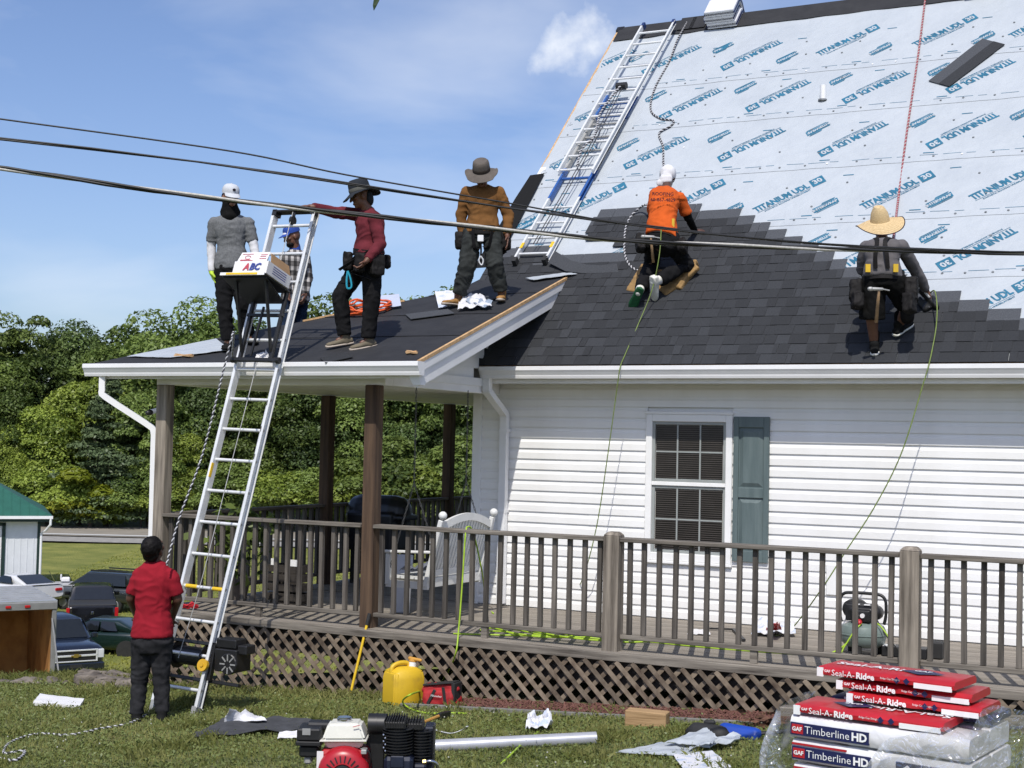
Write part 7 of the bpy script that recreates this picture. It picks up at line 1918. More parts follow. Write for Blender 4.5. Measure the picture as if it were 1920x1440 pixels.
# low stone wall at the edge of the lawn
M['stone'] = mat('weathered_stone', (0.075, 0.062, 0.052), .9, scale=7, col2=(0.21, 0.18, 0.15), bump=.7, bscale=14, rndv=.15, bdist=.03)
ws = thing('stone_wall', 'low dry stone wall at the left edge of the lawn', 'wall', (-4.2, -2.2, -.9)); q = random.Random(6)
def stone(px, py, w, h, dp):
    p = og(px, py, 0); p.z += h * .35; b = MB(); Rm = Matrix.Rotation(math.atan2(SIDE.y, SIDE.x) + q.uniform(-.15, .15), 3, 'Z')
    b.box(p, (w, dp, h), Rm); o_ = q.random() * 50
    me = remesh(b, .018, 2, lambda v: .035 * mnoise.noise(v * 5 + Vector((o_, 0, 0))) + .018 * mnoise.noise(v * 14 + Vector((o_, 0, 0))) - .012 * abs(mnoise.noise(Vector((v.x * 6, v.y * 6, v.z * 30))))); me.materials.append(M['stone']); link_mesh('stone', me, ws)
for px, py, w, h, dp in ((163, 1284, .26, .13, .22), (205, 1285, .30, .12, .22), (243, 1288, .22, .09, .2), (178, 1271, .30, .09, .2), (222, 1273, .28, .08, .2), (60, 1281, .42, .045, .2), (108, 1282, .24, .05, .2), (14, 1280, .3, .045, .2)): stone(px, py, w, h, dp)

# ================================================================== ENGINE-DRIVEN COMPRESSOR (near foreground)
ED = 8.4
def EP(px, py, dz=0.0): return Q(px, py, ED + dz)
FR = frame_of(-VIEW, (0, 0, 1)); EX = FR @ Vector((1, 0, 0)); EY = FR @ Vector((0, 1, 0)); UZ = Vector((0, 0, 1)); KP = ED / FPX
ec = thing('engine_compressor', 'petrol engine with white fuel tank and red starter driving a black finned compressor', 'air compressor', EP(690, 1560))
def ebox(px0, px1, py0, py1, d0, d1, nm, m, bev=.008, par=None, **k):
    p = EP((px0 + px1) / 2, (py0 + py1) / 2, (d0 + d1) / 2); return MB().box(p, ((px1 - px0) * KP, d1 - d0, (py1 - py0) * KP), FR).build(nm, m, par or ec, bevel=bev, **k)
M['tankw'] = mat('cream_tank', (0.62, 0.61, 0.54), .35, .05, 7); M['redeng'] = mat('red_engine_cowl', (0.36, 0.010, 0.018), .35, .06, 8); M['navyeng'] = mat('dark_navy_casting', (0.010, 0.014, 0.030), .45, .2, 14); M['chrome'] = mat('chrome', (0.6, 0.6, 0.62), .15, .03, metal=1.0)
# fuel tank: lower pan and bevelled upper shell with a seam lip
def tank(py0, py1, x0, x1, X0, X1, dep0, dep1):
    lo_ = [EP(x, py1, 0) + EY * d for x, d in ((X0, -dep1), (X1, -dep1), (X1, dep1), (X0, dep1))]; hi_ = [EP(x, py0, 0) + EY * d for x, d in ((x0, -dep0), (x1, -dep0), (x1, dep0), (x0, dep0))]
    return MB().add(lo_ + hi_, [(3, 2, 1, 0), (4, 5, 6, 7), (0, 1, 5, 4), (1, 2, 6, 5), (2, 3, 7, 6), (3, 0, 4, 7)])
tk = tank(1352, 1381, 618, 678, 608, 689, .085, .115).build('fuel_tank', M['tankw'], ec, bevel=.014, seg=3, smooth='auto')
tank(1382, 1397, 610, 687, 616, 680, .112, .09).build('tank_pan', M['tankw'], tk, bevel=.010, seg=2, smooth='auto'); tank(1380.5, 1383, 604, 691, 604, 691, .125, .125).build('tank_seam', M['tankw'], tk, bevel=.003)
b = MB(); p = EP(646, 1352); b.tube([p - UZ * .005, p + UZ * .018], .045, 22); b.tube([p + UZ * .018, p + UZ * .026], .040, 22); b.build('filler_cap', M['chrome'], tk, smooth='auto')
p = EP(668, 1362, -.112); MB().bar(p - EX * .02 - UZ * .004, p + EX * .022 + UZ * .008, .003, .006, EY).build('tank_marking', M['inkred'], tk)
# air cleaner
ebox(561, 605, 1361, 1383, -.10, .10, 'air_cleaner', M['black'], .008); ebox(559, 607, 1384, 1392, -.105, .105, 'air_cleaner_base', M['black'], .004); ebox(564, 600, 1393, 1415, -.07, .09, 'carburettor', M['black'], .012); ebox(577, 622, 1352, 1366, .02, .14, 'muffler_shield', M['black'], .012); ebox(567, 582, 1366, 1378, -.106, -.102, 'air_cleaner_label', M['alug'], 0)
ebox(572, 586, 1416, 1430, -.05, .05, 'bowl', M['alug'], .01); ebox(594, 606, 1418, 1445, -.09, -.05, 'choke_lever', M['black'], .01)
# red recoil starter: dome with radial slots and dark hub
pc_ = EP(643, 1451, -.16); b = MB()
Mx = Matrix((EX, UZ, -EY)).transposed()
b.lathe([(.155, -.16), (.155, -.03), (.148, .0), (.13, .02), (.105, .03), (.064, .035), (.06, .018), (.001, .018)], pc_, 40, Mx); rc = b.build('recoil_cowl', M['redeng'], ec, smooth='auto')
for i in range(22):
    a = 2 * math.pi * i / 22; d_ = EX * math.cos(a) + UZ * math.sin(a)
    MB().bar(pc_ + d_ * .075 - EY * .036, pc_ + d_ * .112 - EY * .031, .007, .006, EY).build('vent_slot', M['black'], rc)
b = MB(); b.lathe([(.056, .016), (.056, .027), (.042, .029), (.042, .022), (.001, .022)], pc_, 24, Mx); b.build('starter_hub', M['black'], rc)
ebox(604, 692, 1400, 1446, -.13, .10, 'engine_block', M['redeng'], .02); ebox(594, 606, 1409, 1440, -.13, -.125, 'warning_label', M['carton'], 0); ebox(678, 688, 1404, 1412, -.17, -.10, 'throttle_bracket', M['alug'], .003)
b = MB(); b.tube(curve([EP(676, 1404, -.14), EP(690, 1408, -.14), EP(695, 1425, -.13), EP(690, 1445, -.1)], 5), .006, 6); b.build('throttle_cable', M['black'], ec)
# compressor pump: intake can, two finned cylinders with heads, crankcase, belt guard
b = MB(); p = EP(708, 1357, .03); b.tube([p - EX * .055 + EY * .0, p + EX * .055], .062, 24); b.tube([p - EX * .01, p + EX * .0], .064, 24); b.build('intake_filter', M['black'], ec, smooth='auto'); MB().tube([p + EX * .055, p + EX * .085], .018, 10).build('intake_pipe', M['chrome'], ec)
ebox(688, 722, 1366, 1446, .04, .16, 'flywheel_guard', M['black'], .006)
for cx, r_, y0, y1, dd in ((746, .085, 1362, 1412, -.02), (788, .072, 1366, 1428, .07)):
    p = EP(cx, y1, dd); q_ = EP(cx, y0, dd); MB().tube([p, q_], r_ * .78, 20).build('cylinder', M['black'], ec, smooth='auto')
    n = int((y1 - y0) / 5.4)
    for i in range(n):
        f = p.lerp(q_, (i + .5) / n); MB().tube([f - UZ * .0022, f + UZ * .0022], r_ * 1.12, 22).build('cooling_fin', M['black'], ec, smooth='auto')
for x0, x1, y0, y1, d0, d1, t_ in ((722, 764, 1342, 1361, -.12, .10, 0), (764, 796, 1346, 1365, -.02, .16, .35)):
    ebox(x0 + 2, x1 - 2, y0 + 6, y1, d0 + .01, d1 - .01, 'cylinder_head', M['black'], .006)
    n = int((x1 - x0) / 4.6)
    for i in range(n):
        x = x0 + (x1 - x0) * (i + .5) / n; yy = 2.5 * abs(i / n - .5) * 2
        MB().box(EP(x, (y0 + yy + y1 - 3) / 2, (d0 + d1) / 2), (.0045, d1 - d0, (y1 - 3 - y0 - yy) * KP), FR @ Matrix.Rotation(-.12 - t_ * .3, 3, 'Y')).build('head_fin', M['black'], ec)
for i in range(6): MB().ell(EP(719.5 + (i % 2) * 3, 1378 + i * 6, -.09), .008, 8, 6).build('stud', M['chrome'], ec)
cc = ebox(722, 776, 1413, 1470, -.12, .10, 'crankcase', M['navyeng'], .02); ebox(732, 757, 1418, 1440, -.13, -.12, 'crank_cover', M['navyeng'], .008, cc); ebox(776, 800, 1428, 1470, -.06, .12, 'crankcase_side', M['navyeng'], .012)
ebox(796, 815, 1358, 1462, .05, .22, 'belt_guard', M['navyeng'], .008); ebox(811, 814, 1360, 1460, .03, .05, 'guard_lip', M['black'], .002)
b = MB(); b.tube(curve([EP(795, 1429, -.1), EP(806, 1427, -.11), EP(818, 1432, -.10), EP(824, 1450, -.08)], 5), .010, 8); b.build('discharge_pipe', M['chrome'], ec, smooth=True); MB().tube([EP(793, 1429, -.1), EP(799, 1428, -.1)], .017, 6).build('brass_nut', mat('brass', (0.45, 0.32, 0.12), .3, metal=.9), ec)
# tank, frame and wheels below the frame of the photograph
p = EP(690, 1520); b = MB(); b.cone(p - EX * .38, p + EX * .38, .13, .13, 20); b.build('air_tank', M['navyeng'], ec, smooth='auto'); MB().box(EP(690, 1474, 0), (.80, .30, .012), FR).build('base_plate', M['navyeng'], ec); b = MB()
for q_ in (-.3, .3): b.bar(p + EX * q_ + UZ * .10, EP(690, 1474, 0) + EX * q_, .05, .2, EX)
b.build('saddle', M['navyeng'], ec)
for q_ in (-.3, .3):
    for e_ in (-.2, .2):
        w0 = p + EX * q_ + EY * e_; z_ = gz(w0.x, 0); w0.z = z_ + .095; MB().tube([w0 - EY * .03, w0 + EY * .03], .095, 18).build('wheel', M['rubber'], ec, smooth='auto'); MB().bar(w0, p + EX * q_, .03, .03).build('wheel_strut', M['navyeng'], ec)

# ================================================================== PALLET OF SHINGLES
PO = Q(1487, 1340, 7.25); PA = R_(-9); PX = Vector((math.cos(PA), math.sin(PA), 0)); PY = Vector((-PX.y, PX.x, 0))
def Pl(x, y, z): return PO + PX * x + PY * y + UZ * z
PRM = Matrix((PX, PY, UZ)).transposed()
gzp = gz(PO.x + .5, 0); M['wrapw2'] = mat('white_bundle_film', (0.62, 0.62, 0.63), .3, .08, 5, bump=.6, bscale=16, bdist=.012)
pal = thing('pallet', 'wooden pallet under the stack of shingle bundles', 'pallet', Pl(.5, .5, gzp - PO.z))
bt = -.64
for i in range(7): MB().box(Pl(.5, .06 + i * .15, bt + .0), (1.04, .10, .018), PRM).build('deck_slat', M['lat'], pal)
for i in range(3): MB().box(Pl(.04 + .46 * i, .5, bt - .055), (.09, 1.0, .085), PRM).build('stringer', M['lat'], pal)
def bundle(x0, y0, z0, w, l, h, name, label, group, kind, seed, yaw=0.0):
    q = random.Random(seed); t = thing(name, label, 'shingle bundle', Pl(x0 + w / 2, y0 + l / 2, z0), group)
    Ry = Matrix.Rotation(yaw, 3, 'Z'); ctr = Vector((x0 + w / 2, y0 + l / 2, z0))
    def B_(x, y, z): v = Ry @ Vector((x - w / 2, y - l / 2, 0)); return Pl(ctr.x + v.x, ctr.y + v.y, z0 + z)
    b = MB(); n = 14; V = []; prof = [(0, .012), (-.010, h * .30), (-.012, h * .70), (0, h - .010), (.012, h)]
    for i in range(n + 1):
        x = w * i / n; sag = .006 * mnoise.noise(Vector((i * .5, seed, 1)))
        f = [B_(x, e + .005 * mnoise.noise(Vector((i * .9, k_ * 1.3, seed))), z + sag) for k_, (e, z) in enumerate(prof)]; r_ = [B_(x, l - e, z + sag) for e, z in prof[::-1]]
        V.append(f + r_)
    m_ = len(V[0]); flat = [p for s_ in V for p in s_]; F_ = []
    for i in range(n):
        for j in range(m_): F_.append((i * m_ + j, i * m_ + (j + 1) % m_, (i + 1) * m_ + (j + 1) % m_, (i + 1) * m_ + j))
    F_ += [tuple(range(m_))[::-1], tuple(n * m_ + j for j in range(m_))]
    b.add(flat, F_); main = {'tim': M['wrapw2'], 'red': M['wrapr'], 'nav': M['wrapn']}[kind]
    bo = b.build('bundle_wrap', main, t, smooth='auto')
    def face(xa, xb, za, zb, m, nm, e=.018):
        k_ = 8; A = [B_(xa + (xb - xa) * i / k_, -e + .003 * mnoise.noise(Vector((xa * 9 + i, za * 9, seed))), za) for i in range(k_ + 1)]; C2 = [p + UZ * (zb - za) for p in A]
        mb_ = MB().strip(A, C2); mb_.strip([p + PY * .008 for p in A], [p + PY * .008 for p in C2]); mb_.strip(C2, [p + PY * .008 for p in C2]); return mb_.build(nm, m, bo, fix=False)
    def word(txt, size, x, z, m, bold=0.0, e=.023, align='LEFT', dz=None):
        vs, fs = text_mesh(txt, size, bold=bold, align=align); mb_ = MB().add([B_(x + v.x, -e, z + v.y) for v in vs], fs); return mb_.build('lettering', m, bo, fix=False)
    def top(xa, xb, ya, yb, m, nm, z=.004): return MB().add([B_(xa, ya, h + z), B_(xb, ya, h + z), B_(xb, yb, h + z), B_(xa, yb, h + z)], [(0, 1, 2, 3)]).build(nm, m, bo, fix=False)
    def topword(txt, size, x, y, m, flip=False, bold=0.0, z=.008, italic=0):
        vs, fs = text_mesh(txt, size, bold=bold, shear=italic); s_ = -1 if flip else 1; return MB().add([B_(x + s_ * v.x, y + s_ * v.y, h + z) for v in vs], fs).build('lettering', m, bo, fix=False)
    return t, bo, face, word, top, topword, B_
LB = 'stacked shingle bundles on the pallet'
WH = M['white']
rowh = .122
for r_ in range(5):
    z0 = -rowh * (r_ + 1)
    for y_ in range(2):
        lab = ('topmost', 'second', 'third', 'fourth', 'lowest')[r_] + ' white and navy shingle bundle in the ' + ('front' if y_ == 0 else 'rear') + ' stack on the pallet'
        t, bo, face, word, top, tw, B_ = bundle(.010 * ((r_ * 7) % 3) - .01, .325 * y_, z0, .93, .315, rowh - .003, 'shingle_bundle', lab, LB, 'tim', r_ * 10 + y_)
        if y_ == 0:
            xe = .43 if r_ == 0 else .435
            face(.004, xe, .024, .088, M['wrapn'], 'navy_band'); face(.012, .076, .032, .080, M['wrapr'], 'red_badge', .0205); word('GAF', .029, .016, .056, WH, .001, .0245); word('Timberline', .056, .084, .056, WH, -.0004); word('HD', .056, .338, .056, WH, .0022)
            if r_: face(.004, .30, .096, .106, M['wrapr'], 'red_stripe')
            if r_ in (1, 3):
                face(.56, .925, .020, .088, M['wrapn'], 'navy_band'); face(.74, .80, .022, .086, M['wrapr'], 'red_badge', .0205); word('NE', .040, .747, .054, WH, .002, .0245)
                for xx in (.62, .69):
                    MB().add([B_(xx - .030, -.023, .055), B_(xx, -.023, .030), B_(xx + .030, -.023, .055), B_(xx, -.023, .080)], [(0, 1, 2, 3)]).build('diamond_mark', WH, bo, fix=False); MB().add([B_(xx - .007, -.025, .05), B_(xx + .007, -.025, .05), B_(xx + .007, -.025, .066), B_(xx - .007, -.025, .066)], [(0, 1, 2, 3)]).build('diamond_centre', M['inkred'], bo, fix=False)
                face(.82, .915, .028, .080, M['carton'], 'spec_label', .021)
def ridge_bundle(x0, y0, z0, lab, seed, yaw, flip=False, kind='red', w=.78):
    t, bo, face, word, top, tw, B_ = bundle(x0, y0, z0, w, .32, .052, 'ridge_bundle', lab, 'ridge cap bundles on top of the pallet', kind, seed, yaw)
    if kind == 'red':
        face(w * .72, w * .985, .004, .030, WH, 'white_panel'); face(.0, .035, .003, .050, WH, 'white_end', .017)
        word('Seal-A-', .045, .085, .030, WH, 0); word('Ridge', .045, .222, .030, WH, .0016); word('GAF', .018, .045, .036, WH, .0006); word('Ridge Cap Shingles', .014, .355, .034, WH)
        for xx in (w * .60, w * .67): MB().add([B_(xx - .018, -.023, .032), B_(xx, -.023, .014), B_(xx + .018, -.023, .032), B_(xx, -.023, .050)], [(0, 1, 2, 3)]).build('diamond_mark', M['wrapn'], bo, fix=False)
        dx = w * .34 if flip else w * .70
        MB().add([B_(dx - .12, .16, 0.0595), B_(dx, .08, 0.0595), B_(dx + .12, .16, 0.0595), B_(dx, .24, 0.0595)], [(0, 1, 2, 3)]).build('navy_diamond', M['wrapn'], bo, fix=False); tw('GAF', .05, dx, .16, WH, flip, .001, .0125); tw('Seal-A-Ridge', .10, w * .40 if not flip else w * .66, .17, WH, flip, .002, .0055)
    else:
        for i in range(3): face(.08 + i * .3, .15 + i * .3, .03, .06, WH, 'white_mark')
ridge_bundle(.0, .02, .002, 'red ridge cap bundle with upside down lettering lying along the front of the pallet', 71, .02, True)
ridge_bundle(.06, .36, .004, 'navy ridge cap bundle behind the front red one', 74, .0, False, 'nav', .86)
ridge_bundle(.20, 0.24, .058, 'lowest of the three fanned red ridge cap bundles', 72, .01, False, 'red', .70)
ridge_bundle(.13, .27, .115, 'middle of the three fanned red ridge cap bundles', 73, .02, False, 'red', .71)
ridge_bundle(.03, .25, .172, 'topmost red ridge cap bundle, tilted on the fan', 75, -.02, False, 'red', .74)
# torn clear wrap slumped round the stack
def film(name):
    m = bpy.data.materials.new(name); m.use_nodes = True; t = m.node_tree; N = t.nodes; K = t.links.new; N.clear()
    o = N.new('ShaderNodeOutputMaterial'); tr = N.new('ShaderNodeBsdfTransparent'); gl_ = N.new('ShaderNodeBsdfGlossy'); gl_.inputs['Roughness'].default_value = .07; df = N.new('ShaderNodeBsdfDiffuse'); df.inputs['Color'].default_value = (.75, .77, .80, 1)
    a1_ = N.new('ShaderNodeMixShader'); a2_ = N.new('ShaderNodeMixShader'); no = N.new('ShaderNodeTexNoise'); no.inputs['Scale'].default_value = 5; no.inputs['Detail'].default_value = 6; tcn = N.new('ShaderNodeTexCoord'); K(tcn.outputs['Object'], no.inputs['Vector'])
    mr = N.new('ShaderNodeMapRange'); mr.inputs['From Min'].default_value = .50; mr.inputs['From Max'].default_value = .68; mr.inputs['To Min'].default_value = .06; mr.inputs['To Max'].default_value = .62; K(no.outputs['Fac'], mr.inputs['Value'])
    bp = N.new('ShaderNodeBump'); bp.inputs['Strength'].default_value = 1.0; bp.inputs['Distance'].default_value = .05; n2_ = N.new('ShaderNodeTexNoise'); n2_.inputs['Scale'].default_value = 14; n2_.inputs['Distortion'].default_value = 1.5; K(tcn.outputs['Object'], n2_.inputs['Vector']); K(n2_.outputs['Fac'], bp.inputs['Height']); K(bp.outputs['Normal'], gl_.inputs['Normal'])
    K(mr.outputs['Result'], a1_.inputs[0]); K(tr.outputs[0], a1_.inputs[1]); K(df.outputs[0], a1_.inputs[2]); a2_.inputs[0].default_value = .26; K(a1_.outputs[0], a2_.inputs[1]); K(gl_.outputs[0], a2_.inputs[2]); K(a2_.outputs[0], o.inputs['Surface']); return m
M['film'] = film('clear_plastic_film')
b = MB(); nx, nz = 76, 22; V = []
def wrap_base(t):       # walk round left side, front (right part), right side
    P_ = [(-.13, .60), (-.13, .25), (-.08, -.03), (.0, -.05), (.40, -.05), (.70, -.06), (.93, -.06), (1.01, .03), (1.07, .22), (1.09, .60)]
    f = t * (len(P_) - 1); i = min(int(f), len(P_) - 2); k_ = f - i; return P_[i][0] * (1 - k_) + P_[i + 1][0] * k_, P_[i][1] * (1 - k_) + P_[i + 1][1] * k_
for j in range(nz + 1):
    for i in range(nx + 1):
        t = i / nx; x, y = wrap_base(t); zt = .02 + .10 * mnoise.noise(Vector((t * 9, 3, 1))); 
        if t < .33: zt = .03 - .05 * t; 
        if t > .66: zt = .16 + .06 * mnoise.noise(Vector((t * 6, 1, 2)))
        if .28 < t < .50: zt = -.0 - 4.5 * (min(t - .28, .50 - t))          # torn open over the lettering
        z = zt + (-.62 - zt) * (j / nz); out_ = .045 * abs(mnoise.noise(Vector((t * 16, z * 5, 7)))) + .06 * abs(mnoise.noise(Vector((t * 5, z * 2.5, 2)))) + (.09 * (1 - j / nz) * (t > .66)) + .16 * (j / nz) ** 1.5 * (t < .3)
        dx, dy = x - .5, y - .45; l_ = math.hypot(dx, dy); V.append(Pl(x + dx / l_ * out_, y + dy / l_ * out_, z))
b.add(V, [(j * (nx + 1) + i, j * (nx + 1) + i + 1, (j + 1) * (nx + 1) + i + 1, (j + 1) * (nx + 1) + i) for j in range(nz) for i in range(nx)])
A = [Pl(-.05 + 1.2 * i / 40, .30 + .5 * 0, .0) for i in range(41)]
solo(b, 'plastic_wrap', M['film'], 'torn clear plastic wrap slumped round the pallet of shingles', 'plastic wrap', smooth=True, fix=False)
# ================================================================== DOWN THE BANK: TRAILER, VEHICLES, BARN
def px_l(px, d): return (px - 960) / FPX * d
def rbox(b, secs, n=16, pw=.35):
    """loft of rounded-rectangle sections along x: (x, half width, z0, z1)"""
    vs = []; fs = []
    for x, w, z0, z1 in secs:
        for j in range(n):
            a = 2 * math.pi * (j + .5) / n; ca, sa = math.cos(a), math.sin(a)
            vs.append(Vector((x, w * math.copysign(abs(ca) ** pw, ca), (z0 + z1) / 2 + (z1 - z0) / 2 * math.copysign(abs(sa) ** pw, sa))))
    for i in range(len(secs) - 1):
        for j in range(n): fs.append((i * n + j, i * n + (j + 1) % n, (i + 1) * n + (j + 1) % n, (i + 1) * n + j))
    fs += [tuple(range(n))[::-1], tuple((len(secs) - 1) * n + j for j in range(n))]
    return b.add(vs, fs)
def paint(name, c, r=.22): return mat(name, c, r, .04, 3, coat=.6)
M['glass'] = mat('car_glass', (0.010, 0.012, 0.014), .06, .1, spec=.6); M['tyre'] = mat('tyre', (0.014, 0.014, 0.014), .85, .2, 20); M['rim'] = mat('alloy_rim', (0.36, 0.36, 0.37), .35, .1, metal=.7)
M['lampr'] = mat('red_lamp', (0.40, 0.012, 0.016), .25, .1); M['lampw'] = mat('clear_lamp', (0.55, 0.56, 0.58), .15, .1)
def wheels(t, xs, y, r, w=.24):
    for x in xs:
        for q in (-1, 1):
            b = MB(); c = Vector((x, q * y, r)); b.tube([c - Vector((0, w / 2, 0)), c - Vector((0, w / 2 - .03, 0)), c + Vector((0, w / 2 - .03, 0)), c + Vector((0, w / 2, 0))], [r - .03, r, r, r - .03], 22); wo = b.build('wheel', M['tyre'], t, smooth='auto')
            MB().tube([c + Vector((0, q * (w / 2 - .01), 0)), c + Vector((0, q * (w / 2 + .008), 0))], [r * .64, r * .60], 16).build('rim', M['rim'], wo, smooth='auto')
def panel(t, pts, m, nm, off): return MB().prism([Vector(p) for p in pts], Vector(off)).build(nm, m, t)
def park(t, l, d, yaw, z=None):
    """put a thing on the ground at lateral l, distance d; yaw 0 heads away from the camera"""
    z = terrain(l, d) if z is None else z
    t.location = LD(l, d, z); t.rotation_euler = (0, 0, math.atan2(FH.y, FH.x) + yaw)
# --- black pickup, tail towards us
t = thing('pickup_truck', 'black crew cab pickup seen from behind, parked beyond the dark green sedan', 'pickup truck', (0, 0, 0)); PB = paint('black_paint', (0.006, 0.006, 0.007))
b = MB(); rbox(b, [(-2.85, .94, .62, 1.28), (-2.80, 1.0, .50, 1.33), (-.95, 1.0, .45, 1.33), (1.0, 1.0, .45, 1.30), (2.5, .98, .50, 1.22), (2.85, .90, .58, 1.10)]); bo = b.build('body', PB, t, smooth='auto')
b = MB(); rbox(b, [(-.98, .92, 1.22, 1.32), (-.75, .80, 1.22, 1.92), (.35, .80, 1.22, 1.95), (.75, .80, 1.22, 1.88), (1.45, .93, 1.20, 1.28)]); b.build('cab', PB, t, smooth='auto')
MB().bx(-2.78, -1.0, -.92, .92, 1.30, 1.36).build('bed_cover', M['rubber'], t, bevel=.02)
panel(t, [(-.965, -.72, 1.36), (-.965, .72, 1.36), (-.80, .68, 1.84), (-.80, -.68, 1.84)], M['glass'], 'rear_window', (-.03, 0, .01))
for q in (-1, 1):
    for x0, x1, y_ in ((-.68, .12, .845), (.20, .95, .845)): panel(t, [(x0, q * .93, 1.34), (x1, q * .93, 1.34), (min(x1, .78) - .03, q * .80, 1.84), (x0 + .05, q * .80, 1.84)], M['glass'], 'side_window', (0, q * .025, 0))
    MB().bx(-2.88, -2.80, q * .94 - .07, q * .94 + .07, .86, 1.25).build('tail_light', M['lampr'], t, bevel=.02); MB().bx(.78, .95, q * 1.02 - .1, q * 1.02 + .12, 1.35, 1.52).build('mirror', PB, t, bevel=.03)
    for x in (-1.75, 1.75): MB().tube([Vector((x, q * .99, .42)), Vector((x, q * 1.015, .42))], .52, 22).build('wheel_arch', M['rubber'], t)
MB().bx(-2.90, -2.86, -.80, .80, .72, 1.26).build('tailgate', PB, t, bevel=.015); MB().bx(-3.0, -2.82, -.98, .98, .46, .66).build('rear_bumper', M['black'], t, bevel=.03); MB().bx(-3.02, -3.0, -.16, .16, .50, .62).build('number_plate', M['white'], t)
MB().bx(-2.925, -2.905, -.05, .05, .98, 1.10).build('tailgate_badge', M['chrome'], t, bevel=.01)
wheels(t, (-1.75, 1.75), .88, .42, .28); park(t, px_l(184, 59), 59, R_(17), -6.5)
# --- dark van roof behind the pickup
t = thing('dark_suv', 'dark grey vehicle with a long roof parked behind the black pickup', 'suv', (0, 0, 0)); PG = paint('dark_grey_paint', (0.02, 0.024, 0.024))
b = MB(); rbox(b, [(-2.4, .90, .5, 1.15), (-2.3, .96, .4, 1.2), (1.2, .96, .4, 1.18), (2.3, .90, .45, .98)]); b.build('body', PG, t, smooth='auto'); b = MB(); rbox(b, [(-2.35, .88, 1.1, 1.3), (-2.1, .80, 1.1, 1.82), (.2, .80, 1.1, 1.86), (1.3, .88, 1.05, 1.15)]); b.build('cabin', PG, t, smooth='auto')
for q in (-1, 1): panel(t, [(-2.0, q * .90, 1.25), (.9, q * .90, 1.25), (.2, q * .80, 1.74), (-1.9, q * .80, 1.74)], M['glass'], 'side_window', (0, q * .02, 0)); MB().bx(-1.9, .1, q * .7 - .02, q * .7 + .02, 1.86, 1.92).build('roof_rack', M['black'], t)
wheels(t, (-1.45, 1.45), .82, .36); park(t, px_l(200, 66), 66, R_(70))
# --- dark green sedan facing left
t = thing('green_sedan', 'dark green saloon car between the chrome grilled suv and the man in red', 'car', (0, 0, 0)); PS_ = paint('dark_green_paint', (0.008, 0.020, 0.016))
b = MB(); rbox(b, [(-2.3, .80, .48, .98), (-2.2, .86, .35, 1.02), (-.9, .88, .28, 1.02), (.8, .88, .28, .98), (2.1, .84, .32, .85), (2.3, .74, .42, .74)]); b.build('body', PS_, t, smooth='auto'); b = MB(); rbox(b, [(-1.75, .80, .95, 1.03), (-.95, .66, .95, 1.42), (.15, .66, .95, 1.46), (1.05, .80, .92, 1.0)]); b.build('cabin', PS_, t, smooth='auto')
for q in (-1, 1):
    panel(t, [(-1.0, q * .80, 1.04), (-.30, q * .80, 1.04), (-.30, q * .685, 1.38), (-.82, q * .685, 1.36)], M['glass'], 'side_window', (0, q * .03, 0)); panel(t, [(-.22, q * .80, 1.04), (.72, q * .80, 1.02), (.18, q * .685, 1.38), (-.22, q * .685, 1.38)], M['glass'], 'side_window', (0, q * .03, 0)); MB().bx(.62, .78, q * .93 - .09, q * .93 + .09, 1.0, 1.12).build('mirror', PS_, t, bevel=.02)
    for x in (-1.4, 1.4): MB().tube([Vector((x, q * .865, .32)), Vector((x, q * .89, .32))], .39, 20).build('wheel_arch', M['rubber'], t)
panel(t, [(1.0, -.70, 1.02), (1.0, .70, 1.02), (.24, .60, 1.40), (.24, -.60, 1.40)], M['glass'], 'windscreen', (.03, 0, .02)); 
wheels(t, (-1.4, 1.4), .78, .32, .2); park(t, px_l(205, 54), 54, R_(80), -6.75)
# --- dark blue-black suv facing us
t = thing('dark_suv', 'dark blue suv with a chrome barred grille facing the camera behind the trailer', 'suv', (0, 0, 0)); PN_ = paint('navy_paint', (0.007, 0.011, 0.022))
b = MB(); rbox(b, [(-2.5, .95, .5, 1.25), (-2.4, 1.0, .45, 1.3), (.9, 1.0, .45, 1.28), (2.2, 1.0, .42, 1.24), (2.45, .96, .45, 1.16), (2.55, .88, .52, 1.05)]); b.build('body', PN_, t, smooth='auto'); b = MB(); rbox(b, [(-2.45, .90, 1.2, 1.3), (-2.2, .82, 1.2, 1.88), (.0, .82, 1.2, 1.92), (1.0, .92, 1.18, 1.28)]); b.build('cabin', PN_, t, smooth='auto')
panel(t, [(.95, -.78, 1.30), (.95, .78, 1.30), (.12, .70, 1.84), (.12, -.70, 1.84)], M['glass'], 'windscreen', (.03, 0, .02))
M['chromeb'] = mat('bright_chrome', (0.75, 0.76, 0.78), .25, .03, metal=.35); gx = 2.56; MB().bx(gx - .08, gx, -.72, .72, .72, 1.10).build('grille', M['black'], t, bevel=.02)
for z0, z1 in ((1.07, 1.12), (.88, .945), (.70, .74)): MB().bx(gx - .02, gx + .03, -.74, .74, z0, z1).build('chrome_bar', M['chromeb'], t, bevel=.008)
for q in (-1, 1): MB().bx(gx - .02, gx + .03, q * .71 - .03, q * .71 + .03, .74, 1.07).build('chrome_bar', M['chromeb'], t, bevel=.008); MB().bx(gx - .22, gx + .01, q * .85 - .11, q * .85 + .11, .80, 1.10).build('headlight', M['lampw'], t, bevel=.02); MB().bx(.85, 1.0, q * 1.03 - .1, q * 1.03 + .1, 1.28, 1.46).build('mirror', PN_, t, bevel=.03); panel(t, [(-2.1, q * .92, 1.34), (.7, q * .93, 1.34), (.1, q * .82, 1.82), (-2.0, q * .82, 1.82)], M['glass'], 'side_window', (0, q * .02, 0)); MB().bx(gx - .02, gx + .02, q * .72 - .12, q * .72 + .12, .48, .56).build('fog_lamp', M['lampw'], t)
